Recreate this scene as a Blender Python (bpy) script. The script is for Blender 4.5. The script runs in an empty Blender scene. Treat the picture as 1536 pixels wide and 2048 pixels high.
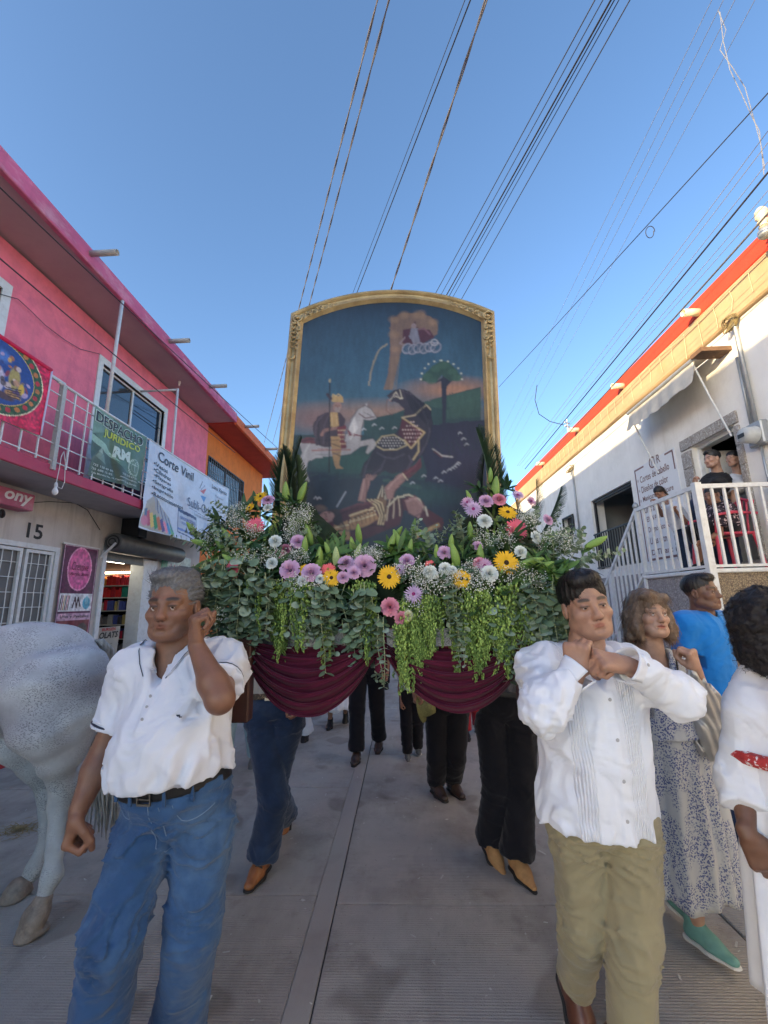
import bpy, bmesh, math, random
import numpy as np
from mathutils import Vector, Matrix
R = math.radians
random.seed(7); rng = np.random.default_rng(7)
scene = bpy.context.scene
# ------------------------------------------------------------------ camera, world, sun, exposure
CAM_H = 1.58
PITCH, ROLL, YAW, FPX = R(12.0), R(1.3), R(2.2), 850.0
_fw = Vector((-math.sin(YAW)*math.cos(PITCH), math.cos(YAW)*math.cos(PITCH), math.sin(PITCH)))
_r0 = Vector((math.cos(YAW), math.sin(YAW), 0)); _u0 = _r0.cross(_fw)
_rt = _r0*math.cos(ROLL) - _u0*math.sin(ROLL); _up = _r0*math.sin(ROLL) + _u0*math.cos(ROLL)
cam_d = bpy.data.cameras.new('camera'); cam = bpy.data.objects.new('camera', cam_d)
scene.collection.objects.link(cam); scene.camera = cam
cam_d.sensor_fit = 'VERTICAL'; cam_d.sensor_height = 24; cam_d.sensor_width = 18
cam_d.lens = 24*FPX/2048; cam_d.clip_start = .05; cam_d.clip_end = 3000
cam.matrix_world = Matrix(((_rt.x,_up.x,-_fw.x,0),(_rt.y,_up.y,-_fw.y,0),(_rt.z,_up.z,-_fw.z,CAM_H),(0,0,0,1)))

world = bpy.data.worlds.new('World'); scene.world = world; world.use_nodes = True
SUN_EL = R(10.6); SUN_AZ = R(-130)         # azimuth from +Y towards +X
wn = world.node_tree.nodes; wl = world.node_tree.links
sky = wn.new('ShaderNodeTexSky'); sky.sky_type = 'NISHITA'; sky.sun_disc = False
sky.sun_elevation = SUN_EL; sky.sun_rotation = SUN_AZ
sky.air_density = 1.0; sky.dust_density = 3.0; sky.ozone_density = 2.9; sky.altitude = 900
wl.new(sky.outputs[0], wn['Background'].inputs[0]); wn['Background'].inputs[1].default_value = 0.15
sun_d = bpy.data.lights.new('sun', 'SUN'); sun_d.energy = 3.0; sun_d.angle = R(.5); sun_d.color = (1, .78, .48)
sun = bpy.data.objects.new('sun', sun_d); scene.collection.objects.link(sun)
_sd = Vector((math.sin(SUN_AZ)*math.cos(SUN_EL), math.cos(SUN_AZ)*math.cos(SUN_EL), math.sin(SUN_EL)))
sun.rotation_euler = _sd.to_track_quat('Z', 'Y').to_euler(); sun.location = _sd*60
vs = scene.view_settings; vs.view_transform = 'Standard'; vs.look = 'None'; vs.gamma = 1; vs.use_curve_mapping = False
vs.exposure = 1.65
# ------------------------------------------------------------------ helpers
COL = scene.collection
def ray(px, py): return _rt*((px-768)/FPX) + _up*((1024-py)/FPX) + _fw
def at(px, py, Y):                       # the point of the place seen at a pixel, Y metres down the street
    d = ray(px, py); return Vector((0, 0, CAM_H)) + d*(Y/d.y)
def atX(px, py, X):
    d = ray(px, py); return Vector((0, 0, CAM_H)) + d*(X/d.x)
def srgb(r, g=None, b=None):
    if g is None: r, g, b = (int(r[i:i+2], 16) for i in (0, 2, 4))
    return tuple(((c/255)/12.92 if c/255 <= .04045 else ((c/255+.055)/1.055)**2.4) for c in (r, g, b))
def tag(o, label=None, cat=None, group=None, kind=None):
    if label: o['label'] = label
    if cat: o['category'] = cat
    if group: o['group'] = group
    if kind: o['kind'] = kind
    return o
def empty(name, loc=(0,0,0), label=None, cat=None, group=None, kind=None, rz=0):
    o = bpy.data.objects.new(name, None); COL.objects.link(o); o.location = loc; o.rotation_euler = (0,0,rz)
    o.empty_display_size = .1
    return tag(o, label, cat, group, kind)
def link(name, me, parent=None, loc=None):
    o = bpy.data.objects.new(name, me); COL.objects.link(o)
    if parent is not None: o.parent = parent
    if loc is not None: o.location = loc
    return o
def mesh(name, V, F, mat=None, smooth=False, cols=None):
    me = bpy.data.meshes.new(name)
    if isinstance(F, np.ndarray):
        V = np.asarray(V, np.float32); nf, k = F.shape
        me.vertices.add(len(V)); me.vertices.foreach_set('co', V.ravel())
        me.loops.add(nf*k); me.loops.foreach_set('vertex_index', F.astype(np.int32).ravel())
        me.polygons.add(nf); me.polygons.foreach_set('loop_start', np.arange(0, nf*k, k, dtype=np.int32))
        me.update(calc_edges=True)
    else:
        me.from_pydata([tuple(v) for v in V], [], F)
    if mat is not None: me.materials.append(mat)
    if cols is not None:
        a = me.color_attributes.new('Col', 'FLOAT_COLOR', 'POINT')
        c = np.ones((len(V), 4), np.float32); c[:, :3] = cols; a.data.foreach_set('color', c.ravel())
    if smooth: me.polygons.foreach_set('use_smooth', np.ones(len(me.polygons), bool))
    me.validate(); me.update()
    return me
class MB:                                  # collects simple shapes into one mesh
    def __init__(s): s.V = []; s.F = []; s.M = []; s.m = 0
    def add(s, V, F):
        n = len(s.V); s.V += [Vector(v) for v in V]; s.F += [tuple(i+n for i in f) for f in F]; s.M += [s.m]*len(F); return s
    def box(s, a, b, bev=0):
        x0,y0,z0 = (min(a[i],b[i]) for i in range(3)); x1,y1,z1 = (max(a[i],b[i]) for i in range(3))
        if bev <= 0:
            return s.add([(x0,y0,z0),(x1,y0,z0),(x1,y1,z0),(x0,y1,z0),(x0,y0,z1),(x1,y0,z1),(x1,y1,z1),(x0,y1,z1)],
              [(0,3,2,1),(4,5,6,7),(0,1,5,4),(1,2,6,5),(2,3,7,6),(3,0,4,7)])
        bm = bmesh.new(); bmesh.ops.create_cube(bm, size=1)
        for v in bm.verts: v.co = Vector(((x0+x1)/2+v.co.x*(x1-x0), (y0+y1)/2+v.co.y*(y1-y0), (z0+z1)/2+v.co.z*(z1-z0)))
        bmesh.ops.bevel(bm, geom=bm.edges[:], offset=min(bev, .45*min(x1-x0,y1-y0,z1-z0)), segments=1, affect='EDGES')
        bm.verts.index_update(); s.add([v.co for v in bm.verts], [[v.index for v in f.verts] for f in bm.faces]); bm.free(); return s
    def obox(s, c, ax, ay, az):            # oriented box: centre and three half-axis vectors
        c, ax, ay, az = map(Vector, (c, ax, ay, az))
        return s.add([c+ax*i+ay*j+az*k for k in (-1,1) for j in (-1,1) for i in (-1,1)],
          [(0,2,3,1),(4,5,7,6),(0,1,5,4),(1,3,7,5),(3,2,6,7),(2,0,4,6)])
    def bar(s, p, q, w, d=None, up=(0,0,1)):
        p, q = Vector(p), Vector(q); t = (q-p).normalized(); u = Vector(up)
        if abs(t.dot(u)) > .98: u = Vector((0,1,0))
        a = t.cross(u).normalized(); b = a.cross(t)
        return s.obox((p+q)/2, a*w/2, b*(d or w)/2, t*((q-p).length/2))
    def tube(s, pts, r, n=8, cap=True):
        pts = [Vector(p) for p in pts]; N = len(pts); rs = r if hasattr(r, '__len__') else [r]*N
        t0 = (pts[1]-pts[0]).normalized(); u = t0.orthogonal().normalized(); base = len(s.V); V = []; F = []
        for i, p in enumerate(pts):
            t = (pts[min(i+1,N-1)]-pts[max(i-1,0)]).normalized()
            u = (u - t*u.dot(t)); u = u.normalized() if u.length > 1e-6 else t.orthogonal().normalized(); w = t.cross(u)
            V += [p + (u*math.cos(2*math.pi*j/n) + w*math.sin(2*math.pi*j/n))*rs[i] for j in range(n)]
        for i in range(N-1):
            for j in range(n): F.append((i*n+j, i*n+(j+1)%n, (i+1)*n+(j+1)%n, (i+1)*n+j))
        if cap: F += [tuple(range(n))[::-1], tuple((N-1)*n+j for j in range(n))]
        return s.add(V, F)
    def lathe(s, prof, c, axis=(0,0,1), n=16):
        a = Vector(axis).normalized(); u = a.orthogonal().normalized(); w = a.cross(u); c = Vector(c); V = []; F = []
        for r, h in prof: V += [c+a*h+(u*math.cos(2*math.pi*j/n)+w*math.sin(2*math.pi*j/n))*r for j in range(n)]
        for i in range(len(prof)-1):
            for j in range(n): F.append((i*n+j, i*n+(j+1)%n, (i+1)*n+(j+1)%n, (i+1)*n+j))
        F += [tuple(range(n))[::-1], tuple((len(prof)-1)*n+j for j in range(n))]
        return s.add(V, F)
    def quad(s, a, b, c, d): return s.add([a,b,c,d], [(0,1,2,3)])
    def me(s, name, mat, smooth=False):
        me = bpy.data.meshes.new(name); me.from_pydata([tuple(v) for v in s.V], [], s.F)
        for m in (mat if isinstance(mat, (list, tuple)) else [mat]): me.materials.append(m)
        if len(me.materials) > 1: me.polygons.foreach_set('material_index', s.M)
        if smooth: me.polygons.foreach_set('use_smooth', [True]*len(me.polygons))
        me.update(); return me
    def build(s, name, mat, parent=None, smooth=False, **k):
        return tag(link(name, s.me(name, mat, smooth), parent), **k)
def copy_tree(o, loc=None, rot=None, parent=None, **t):
    c = o.copy(); COL.objects.link(c); c.parent = parent
    if loc is not None: c.location = loc
    if rot is not None: c.rotation_euler = rot
    for ch in o.children: copy_tree(ch, parent=c)
    return tag(c, **t)
# ------------------------------------------------------------------ materials
_mats = {}
def M(name, col=(.5,.5,.5), rough=.75, var=.12, vs_=6.0, bump=0.0, bs=60.0, metal=0, spec=.5, dirt=None, dirt_s=2.5, dirt_a=.35,
      emit=None, attr=False, trans=0, sheen=0, stretch=None, fleck=None, sub=0, alpha=1, streak=None):
    if name in _mats: return _mats[name]
    m = bpy.data.materials.new(name); m.use_nodes = True; _mats[name] = m
    nt = m.node_tree; N = nt.nodes; Lk = nt.links; b = N['Principled BSDF']
    def nd(t, **kw):
        n = N.new(t)
        for k, v in kw.items(): setattr(n, k, v)
        return n
    tc = nd('ShaderNodeTexCoord'); vec = tc.outputs['Object']
    if stretch:
        mp = nd('ShaderNodeMapping'); mp.inputs['Scale'].default_value = stretch; Lk.new(vec, mp.inputs[0]); vec = mp.outputs[0]
    def noise(sc, det=4, r=.6, v=None):
        n = nd('ShaderNodeTexNoise'); n.inputs['Scale'].default_value = sc; n.inputs['Detail'].default_value = det
        n.inputs['Roughness'].default_value = r; Lk.new(v or vec, n.inputs['Vector']); return n.outputs['Fac']
    def mix(f, a, c, mode='MIX'):
        x = nd('ShaderNodeMix', data_type='RGBA', blend_type=mode)
        for s_, v in ((0, f), (6, a), (7, c)):
            if isinstance(v, (int, float)): x.inputs[s_].default_value = v
            elif isinstance(v, tuple): x.inputs[s_].default_value = (*v, 1)[:4]
            else: Lk.new(v, x.inputs[s_])
        return x.outputs[2]
    def ramp(f, lo, hi):
        r_ = nd('ShaderNodeMapRange'); r_.inputs[1].default_value = lo; r_.inputs[2].default_value = hi; Lk.new(f, r_.inputs[0]); return r_.outputs[0]
    if attr:
        at_ = nd('ShaderNodeAttribute', attribute_name='Col'); c = at_.outputs['Color']
        if tuple(col) != (.5,.5,.5): c = mix(1.0, c, tuple(col), 'MULTIPLY')
    else:
        c = nd('ShaderNodeRGB'); c.outputs[0].default_value = (*col, 1); c = c.outputs[0]
    if var:
        g = ramp(noise(vs_, 6), .3, .7)
        hs = nd('ShaderNodeHueSaturation'); Lk.new(c, hs.inputs['Color'])
        mr = nd('ShaderNodeMapRange'); mr.inputs[3].default_value = 1-var; mr.inputs[4].default_value = 1+var; Lk.new(g, mr.inputs[0]); Lk.new(mr.outputs[0], hs.inputs['Value'])
        c = hs.outputs[0]
    if dirt:
        f = ramp(noise(dirt_s, 8, .68), .48, .72)
        mu = nd('ShaderNodeMath', operation='MULTIPLY'); mu.inputs[1].default_value = dirt_a; Lk.new(f, mu.inputs[0]); c = mix(mu.outputs[0], c, dirt)
    if streak:                              # rain streaks and grime running down: (colour, amount)
        mp2 = nd('ShaderNodeMapping'); mp2.inputs['Scale'].default_value = (4,4,.28); Lk.new(tc.outputs['Object'], mp2.inputs[0]); f = ramp(noise(1.6, 6, .65, mp2.outputs[0]), .50, .74)
        g2 = ramp(noise(.55, 3, .5, tc.outputs['Object']), .35, .65); m1 = nd('ShaderNodeMath', operation='MULTIPLY'); Lk.new(f, m1.inputs[0]); Lk.new(g2, m1.inputs[1])
        m2 = nd('ShaderNodeMath', operation='MULTIPLY'); m2.inputs[1].default_value = streak[1]; Lk.new(m1.outputs[0], m2.inputs[0]); c = mix(m2.outputs[0], c, streak[0])
    if fleck:                               # (colour, scale, threshold)
        f = ramp(noise(fleck[1], 3, .7), fleck[2], fleck[2]+.06); c = mix(f, c, fleck[0])
    Lk.new(c, b.inputs['Base Color'])
    b.inputs['Roughness'].default_value = rough; b.inputs['Metallic'].default_value = metal
    b.inputs['Specular IOR Level'].default_value = spec
    if trans: b.inputs['Transmission Weight'].default_value = trans
    if sheen: b.inputs['Sheen Weight'].default_value = sheen
    if sub:
        b.inputs['Subsurface Weight'].default_value = sub; b.inputs['Subsurface Radius'].default_value = (.012,.005,.003); b.inputs['Subsurface Scale'].default_value = .6
    if emit: b.inputs['Emission Color'].default_value = (*emit[:3], 1); b.inputs['Emission Strength'].default_value = emit[3]
    if bump:
        bp = nd('ShaderNodeBump'); bp.inputs['Strength'].default_value = 1; bp.inputs['Distance'].default_value = bump
        Lk.new(noise(bs, 5, .65), bp.inputs['Height']); Lk.new(bp.outputs[0], b.inputs['Normal'])
    m['nodes_vec'] = 1
    return m
# flat print: shapes painted into the colour attribute of a fine grid
class Ras:
    def __init__(s, w, h, nx, ny, bg):
        s.w, s.h, s.nx, s.ny = w, h, nx, ny
        s.X, s.Y = np.meshgrid(np.linspace(0, w, nx), np.linspace(0, h, ny)); s.C = np.zeros((ny, nx, 3)); s.C[:] = bg
    def put(s, m, c, a=1.0):
        m = (m*a)[..., None]; s.C = s.C*(1-m) + np.array(c)*m
    def poly(s, P, c, a=1.0):
        P = np.array(P, float); n = len(P); lo_, hi_ = P.min(0), P.max(0)
        j0, j1 = [int(np.clip(v/s.h*(s.ny-1), 0, s.ny)) for v in (lo_[1]-.01*s.h, hi_[1]+.01*s.h)]; i0, i1 = [int(np.clip(v/s.w*(s.nx-1), 0, s.nx)) for v in (lo_[0]-.01*s.w, hi_[0]+.01*s.w)]; j1 += 1; i1 += 1
        X_, Y_ = s.X[j0:j1,i0:i1], s.Y[j0:j1,i0:i1]; m = np.zeros(X_.shape, bool)
        for i in range(n):
            x0, y0 = P[i]; x1, y1 = P[(i+1) % n]
            if y0 == y1: continue
            k = ((Y_ < y0) != (Y_ < y1)) & (X_ < (x1-x0)*(Y_-y0)/(y1-y0)+x0); m ^= k
        mm = (m*a)[..., None]; s.C[j0:j1,i0:i1] = s.C[j0:j1,i0:i1]*(1-mm)+np.array(c)*mm
    def ell(s, cx, cy, rx, ry, c, a=1.0, rot=0, ring=None, soft=0):
        ca, sa = math.cos(rot), math.sin(rot); dx, dy = s.X-cx, s.Y-cy
        q = np.sqrt(((dx*ca+dy*sa)/rx)**2 + ((-dx*sa+dy*ca)/ry)**2)
        m = (q < 1).astype(float) if not soft else np.clip((1-q)/soft, 0, 1)
        if ring: m = ((q < 1) & (q > 1-ring)).astype(float)
        s.put(m, c, a)
    def line(s, P, w, c, a=1.0):
        for i in range(len(P)-1):
            a0, b0 = np.array(P[i], float), np.array(P[i+1], float); d = b0-a0; L2 = max(d@d, 1e-12)
            t = np.clip(((s.X-a0[0])*d[0]+(s.Y-a0[1])*d[1])/L2, 0, 1)
            dist = np.hypot(s.X-a0[0]-t*d[0], s.Y-a0[1]-t*d[1]); s.put(np.clip((w/2-dist)/(w*.25)+.5, 0, 1), c, a)
    def half(s, blur=1):                    # average blocks of 2 x 2: smooth edges
        C = s.C
        for _ in range(blur): C = (C+np.roll(C,1,0)+np.roll(C,-1,0)+np.roll(C,1,1)+np.roll(C,-1,1))/5
        s.ny, s.nx = s.ny//2, s.nx//2; C = C[:s.ny*2,:s.nx*2]; s.C = (C[::2,::2]+C[1::2,::2]+C[::2,1::2]+C[1::2,1::2])/4; s.X, s.Y = np.meshgrid(np.linspace(0, s.w, s.nx), np.linspace(0, s.h, s.ny))
    def warp(s, amp, f, seed=0):             # uneven hand-painted edges
        q = np.stack([s.X*f, s.Y*f, s.X*0+seed], -1); di = amp*vnoise(q)+amp*.5*vnoise(q*2.3+5); dj = amp*vnoise(q+17)+amp*.5*vnoise(q*2.3+29)
        j, i = np.indices(s.X.shape); s.C = s.C[np.clip(np.rint(j+dj), 0, s.ny-1).astype(int), np.clip(np.rint(i+di), 0, s.nx-1).astype(int)]
    def noise(s, amp, sx, sy, seed=0):
        s.C *= (1+amp*(vnoise(np.stack([s.X*sx, s.Y*sy, s.X*0+seed], -1)))[..., None])
    def mesh(s, name, mat, fn):            # fn maps (u metres, v metres) arrays to xyz
        P = fn(s.X.ravel(), s.Y.ravel()); i = np.arange(s.ny*s.nx).reshape(s.ny, s.nx)
        F = np.stack([i[:-1,:-1], i[:-1,1:], i[1:,1:], i[1:,:-1]], -1).reshape(-1, 4)
        return mesh(name, P, F, mat, True, np.clip(s.C.reshape(-1, 3), 0, 1))
_perm = rng.permutation(256); _rv = rng.uniform(-1, 1, 256).astype(np.float32)
def vnoise(p):                             # smooth value noise in -1..1, p (...,3)
    p = np.asarray(p, np.float32); i = np.floor(p).astype(np.int32); f = p-i; f = f*f*(3-2*f); r = 0
    def h(dx, dy, dz): return _rv[_perm[(_perm[(_perm[(i[...,0]+dx) & 255]+i[...,1]+dy) & 255]+i[...,2]+dz) & 255]]
    for dx in (0,1):
        wx = f[...,0] if dx else 1-f[...,0]
        for dy in (0,1):
            wy = f[...,1] if dy else 1-f[...,1]
            for dz in (0,1):
                wz = f[...,2] if dz else 1-f[...,2]; r = r + h(dx,dy,dz)*wx*wy*wz
    return r
_tc = {}
def text2d(s, bold=0.0, shear=0.0, space=1.0):
    k = (s, bold, shear, space)
    if k in _tc: return _tc[k]
    cu = bpy.data.curves.new('t', 'FONT'); cu.body = s; cu.align_x = 'CENTER'; cu.align_y = 'CENTER'; cu.offset = bold; cu.shear = shear
    cu.resolution_u = 3; cu.space_character = space; cu.fill_mode = 'FRONT'
    o = bpy.data.objects.new('t', cu); COL.objects.link(o); dg = bpy.context.evaluated_depsgraph_get(); dg.update()
    me = o.evaluated_get(dg).to_mesh(); V = np.array([v.co[:2] for v in me.vertices]); F = [tuple(p.vertices) for p in me.polygons]
    bpy.data.objects.remove(o); bpy.data.curves.remove(cu)
    lo, hi = V.min(0), V.max(0); V = (V-(lo+hi)/2); _tc[k] = (V, F, hi-lo); return _tc[k]
def text_on(name, s, mat, parent, fn, cx, cy, w=None, h=None, bold=0, shear=0, rot=0, space=1.0, out=.003, arc=0):
    """lettering on a surface: fn(u, v, offset) -> xyz; v grows downwards; w/h = size in metres"""
    V, F, sz = text2d(s, bold, shear, space); sx = w/sz[0] if w else h/sz[1]; sy = h/sz[1] if h else sx
    x, y = V[:,0]*sx, V[:,1]*sy
    ca, sa = math.cos(rot), math.sin(rot); u = cx + x*ca - y*sa; v = cy - (x*sa + y*ca) + arc*(x/(w or 1))**2
    P = fn(u, v, np.full(len(u), out)); return link(name, mesh(name, P, F, mat), parent)
# ------------------------------------------------------------------ materials of the place
m_conc = M('road_concrete', (.44,.405,.365), .86, .20, 1.1, .006, 150, dirt=(.25,.225,.20), dirt_s=1.7, dirt_a=.85, fleck=((.62,.60,.56), 30, .70))
def add_grooves(m, scale=72, dist=.0048):
    nt = m.node_tree; b = nt.nodes['Principled BSDF']; bp0 = b.inputs['Normal'].links[0].from_node
    tc = nt.nodes.new('ShaderNodeTexCoord'); w = nt.nodes.new('ShaderNodeTexWave'); w.bands_direction = 'Y'; w.inputs['Scale'].default_value = scale/6.2832*2
    w.inputs['Distortion'].default_value = 2.6; w.inputs['Detail'].default_value = 4; w.inputs['Detail Scale'].default_value = 3.5; w.inputs['Detail Roughness'].default_value = .7
    nt.links.new(tc.outputs['Object'], w.inputs['Vector'])
    nz = nt.nodes.new('ShaderNodeTexNoise'); nz.inputs['Scale'].default_value = 1.1; nz.inputs['Detail'].default_value = 4; nt.links.new(tc.outputs['Object'], nz.inputs['Vector'])
    mr = nt.nodes.new('ShaderNodeMapRange'); mr.inputs[1].default_value = .40; mr.inputs[2].default_value = .58; mr.inputs[3].default_value = dist*.25; mr.inputs[4].default_value = dist; nt.links.new(nz.outputs[0], mr.inputs[0])
    bp = nt.nodes.new('ShaderNodeBump'); nt.links.new(mr.outputs[0], bp.inputs['Distance']); nt.links.new(w.outputs['Fac'], bp.inputs['Height'])
    nt.links.new(bp0.outputs[0], bp.inputs['Normal']); nt.links.new(bp.outputs[0], b.inputs['Normal'])
add_grooves(m_conc)
def road_stains(m):
    nt = m.node_tree; N = nt.nodes; L_ = nt.links; b = N['Principled BSDF']; src = b.inputs['Base Color'].links[0].from_socket; tc = N.new('ShaderNodeTexCoord')
    for sc, loc, lo, hi, amt, det in (((.9,.22,1), 0, .48, .66, .45, 5), ((1,1,1), 9, .60, .64, .55, 2), ((22,22,1), 3, .66, .70, .6, 3), ((3.2,3.2,1), 5, .56, .68, .35, 6)):
        mp = N.new('ShaderNodeMapping'); mp.inputs['Scale'].default_value = sc; mp.inputs['Location'].default_value = (loc, loc, 0); L_.new(tc.outputs['Object'], mp.inputs[0])
        n = N.new('ShaderNodeTexNoise'); n.inputs['Scale'].default_value = 1.5; n.inputs['Detail'].default_value = det; n.inputs['Roughness'].default_value = .7; L_.new(mp.outputs[0], n.inputs['Vector'])
        r = N.new('ShaderNodeMapRange'); r.inputs[1].default_value = lo; r.inputs[2].default_value = hi; r.inputs[4].default_value = amt; L_.new(n.outputs[0], r.inputs[0])
        x = N.new('ShaderNodeMix'); x.data_type = 'RGBA'; x.blend_type = 'MULTIPLY'; L_.new(r.outputs[0], x.inputs[0]); L_.new(src, x.inputs[6]); x.inputs[7].default_value = (.50,.47,.44,1); src = x.outputs[2]
    v = N.new('ShaderNodeTexVoronoi'); v.feature = 'DISTANCE_TO_EDGE'; v.inputs['Scale'].default_value = .36; nz = N.new('ShaderNodeTexNoise'); nz.inputs['Scale'].default_value = 3; nz.inputs['Detail'].default_value = 5
    L_.new(tc.outputs['Object'], nz.inputs['Vector']); ad = N.new('ShaderNodeMix'); ad.data_type = 'RGBA'; ad.inputs[0].default_value = .22; L_.new(tc.outputs['Object'], ad.inputs[6]); L_.new(nz.outputs['Color'], ad.inputs[7]); L_.new(ad.outputs[2], v.inputs['Vector'])
    r = N.new('ShaderNodeMapRange'); r.inputs[1].default_value = .0026; r.inputs[2].default_value = .001; r.inputs[4].default_value = .0; L_.new(v.outputs['Distance'], r.inputs[0])
    x = N.new('ShaderNodeMix'); x.data_type = 'RGBA'; L_.new(r.outputs[0], x.inputs[0]); L_.new(src, x.inputs[6]); x.inputs[7].default_value = (.07,.065,.06,1); L_.new(x.outputs[2], b.inputs['Base Color'])
road_stains(m_conc)
m_strip = M('smooth_concrete', (.36,.335,.305), .86, .16, 3, .004, 160, dirt=(.26,.235,.21), dirt_s=3, dirt_a=.4)
m_joint = M('joint_dirt', (.05,.048,.045), .95, .2)
m_walk = M('sidewalk_concrete', (.33,.29,.29), .85, .15, 2, .002, 200, dirt=(.2,.17,.17), dirt_a=.5)
m_kerb = M('red_kerb_paint', (.42,.03,.04), .6, .15, 5, .002, 120, dirt=(.22,.1,.1), dirt_a=.5)
m_pink = M('pink_stucco', (.88,.215,.30), .88, .12, 3, .006, 45, dirt=(.62,.13,.22), dirt_s=3.2, dirt_a=.6, fleck=((.42,.10,.15), 13, .70), streak=((.42,.13,.19), .55))
m_pinkf = M('worn_pink_fascia', (.60,.13,.25), .85, .15, 5, .004, 60, streak=((.25,.10,.12), .7), dirt=(.72,.5,.55), dirt_s=7, dirt_a=.55, stretch=(1,.35,1))
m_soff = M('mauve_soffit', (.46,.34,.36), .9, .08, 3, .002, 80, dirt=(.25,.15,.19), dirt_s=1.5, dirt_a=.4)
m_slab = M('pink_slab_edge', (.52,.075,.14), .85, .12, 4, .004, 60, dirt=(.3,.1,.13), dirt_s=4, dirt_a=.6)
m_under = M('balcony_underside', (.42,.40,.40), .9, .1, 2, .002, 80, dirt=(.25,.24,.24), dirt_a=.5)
m_cream = M('old_cream_wall', (.60,.55,.50), .88, .07, 2, .003, 60, streak=((.25,.21,.17), .7), dirt=(.40,.34,.28), dirt_s=1.6, dirt_a=.55, fleck=((.3,.25,.22), 9, .74))
m_orange = M('orange_wall', (.80,.21,.035), .85, .1, 3, .003, 60, dirt=(.55,.12,.03), dirt_a=.5, streak=((.40,.13,.05), .6))
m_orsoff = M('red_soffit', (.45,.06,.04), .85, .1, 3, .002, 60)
m_orfas = M('orange_fascia', (.75,.16,.06), .85, .12, 4, .003, 60, dirt=(.7,.35,.2), dirt_s=6, dirt_a=.4)
m_white = M('white_wall_paint', (.85,.83,.77), .85, .05, 2, .003, 50, streak=((.50,.46,.38), .6), dirt=(.58,.54,.46), dirt_s=1.1, dirt_a=.5, fleck=((.42,.4,.36), 6, .77))
m_tan = M('tan_cornice', (.48,.34,.19), .85, .1, 3, .003, 70, dirt=(.45,.3,.13), dirt_a=.6)
m_parap = M('orange_parapet', (.66,.055,.02), .75, .08, 3, .003, 70, dirt=(.6,.06,.03), dirt_a=.4)
m_wmetal = M('white_metal', (.72,.73,.72), .45, .06, 9, .0008, 120, dirt=(.42,.36,.3), dirt_s=14, dirt_a=.35)
m_black = M('black_metal', (.02,.02,.022), .5, .1)
m_glass = M('dark_window_glass', (.02,.025,.03), .06, 0, spec=.8)
m_glass2 = M('sky_tinted_glass', (.03,.05,.08), .04, 0, spec=1.0, metal=.35)  # blue of the reflected sky put into the pane's own colour
m_gpane = M('frosted_grey_pane', (.17,.17,.165), .55, .15, 5)
m_pvc = M('grey_pvc_pipe', (.42,.40,.37), .55, .12, 12, dirt=(.25,.22,.2), dirt_a=.4)
m_cpvc = M('cream_pipe', (.70,.62,.42), .6, .1, 9)
m_steel = M('galvanised_steel', (.38,.40,.41), .45, .12, 9, metal=.5)
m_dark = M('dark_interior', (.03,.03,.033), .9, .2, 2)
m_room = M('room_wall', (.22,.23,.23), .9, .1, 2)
m_wire = M('black_cable', (.025,.025,.03), .6, 0)
m_wireg = M('grey_cable', (.22,.22,.23), .6, .1)
def stones(name, cols, scale, bump=.012, mortar=(.2,.18,.15)):
    m = bpy.data.materials.new(name); m.use_nodes = True; nt = m.node_tree; N = nt.nodes; L_ = nt.links; b = N['Principled BSDF']
    tc = N.new('ShaderNodeTexCoord'); v = N.new('ShaderNodeTexVoronoi'); v.inputs['Scale'].default_value = scale; L_.new(tc.outputs['Object'], v.inputs['Vector'])
    e = N.new('ShaderNodeTexVoronoi'); e.feature = 'DISTANCE_TO_EDGE'; e.inputs['Scale'].default_value = scale; L_.new(tc.outputs['Object'], e.inputs['Vector'])
    r = N.new('ShaderNodeValToRGB'); r.color_ramp.interpolation = 'CONSTANT'
    for i, c in enumerate(cols):
        el = r.color_ramp.elements[i] if i < 2 else r.color_ramp.elements.new(0)
        el.position = i/len(cols); el.color = (*c, 1)
    sx = N.new('ShaderNodeSeparateColor'); L_.new(v.outputs['Color'], sx.inputs[0]); L_.new(sx.outputs[0], r.inputs[0])
    mr = N.new('ShaderNodeMapRange'); mr.inputs[1].default_value = .02; mr.inputs[2].default_value = .12; L_.new(e.outputs['Distance'], mr.inputs[0])
    x = N.new('ShaderNodeMix'); x.data_type = 'RGBA'; L_.new(mr.outputs[0], x.inputs[0]); x.inputs[6].default_value = (*mortar, 1); L_.new(r.outputs[0], x.inputs[7])
    L_.new(x.outputs[2], b.inputs['Base Color']); b.inputs['Roughness'].default_value = .6
    bp = N.new('ShaderNodeBump'); bp.inputs['Distance'].default_value = bump; L_.new(mr.outputs[0], bp.inputs['Height']); L_.new(bp.outputs[0], b.inputs['Normal'])
    return m
m_terr = stones('pebbledash_cladding', [(.40,.31,.20),(.27,.19,.12),(.58,.50,.38),(.16,.11,.075),(.34,.27,.19),(.22,.17,.12)], 42, .007, (.15,.11,.08))
m_terr2 = stones('grey_purple_cladding', [(.36,.33,.33),(.26,.23,.24),(.46,.42,.40),(.3,.26,.25)], 42, .004, (.24,.21,.2))
m_surr = stones('stone_chip_surround', [(.44,.40,.35),(.30,.27,.25),(.55,.52,.47),(.36,.31,.27)], 38, .004, (.27,.24,.21))

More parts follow.
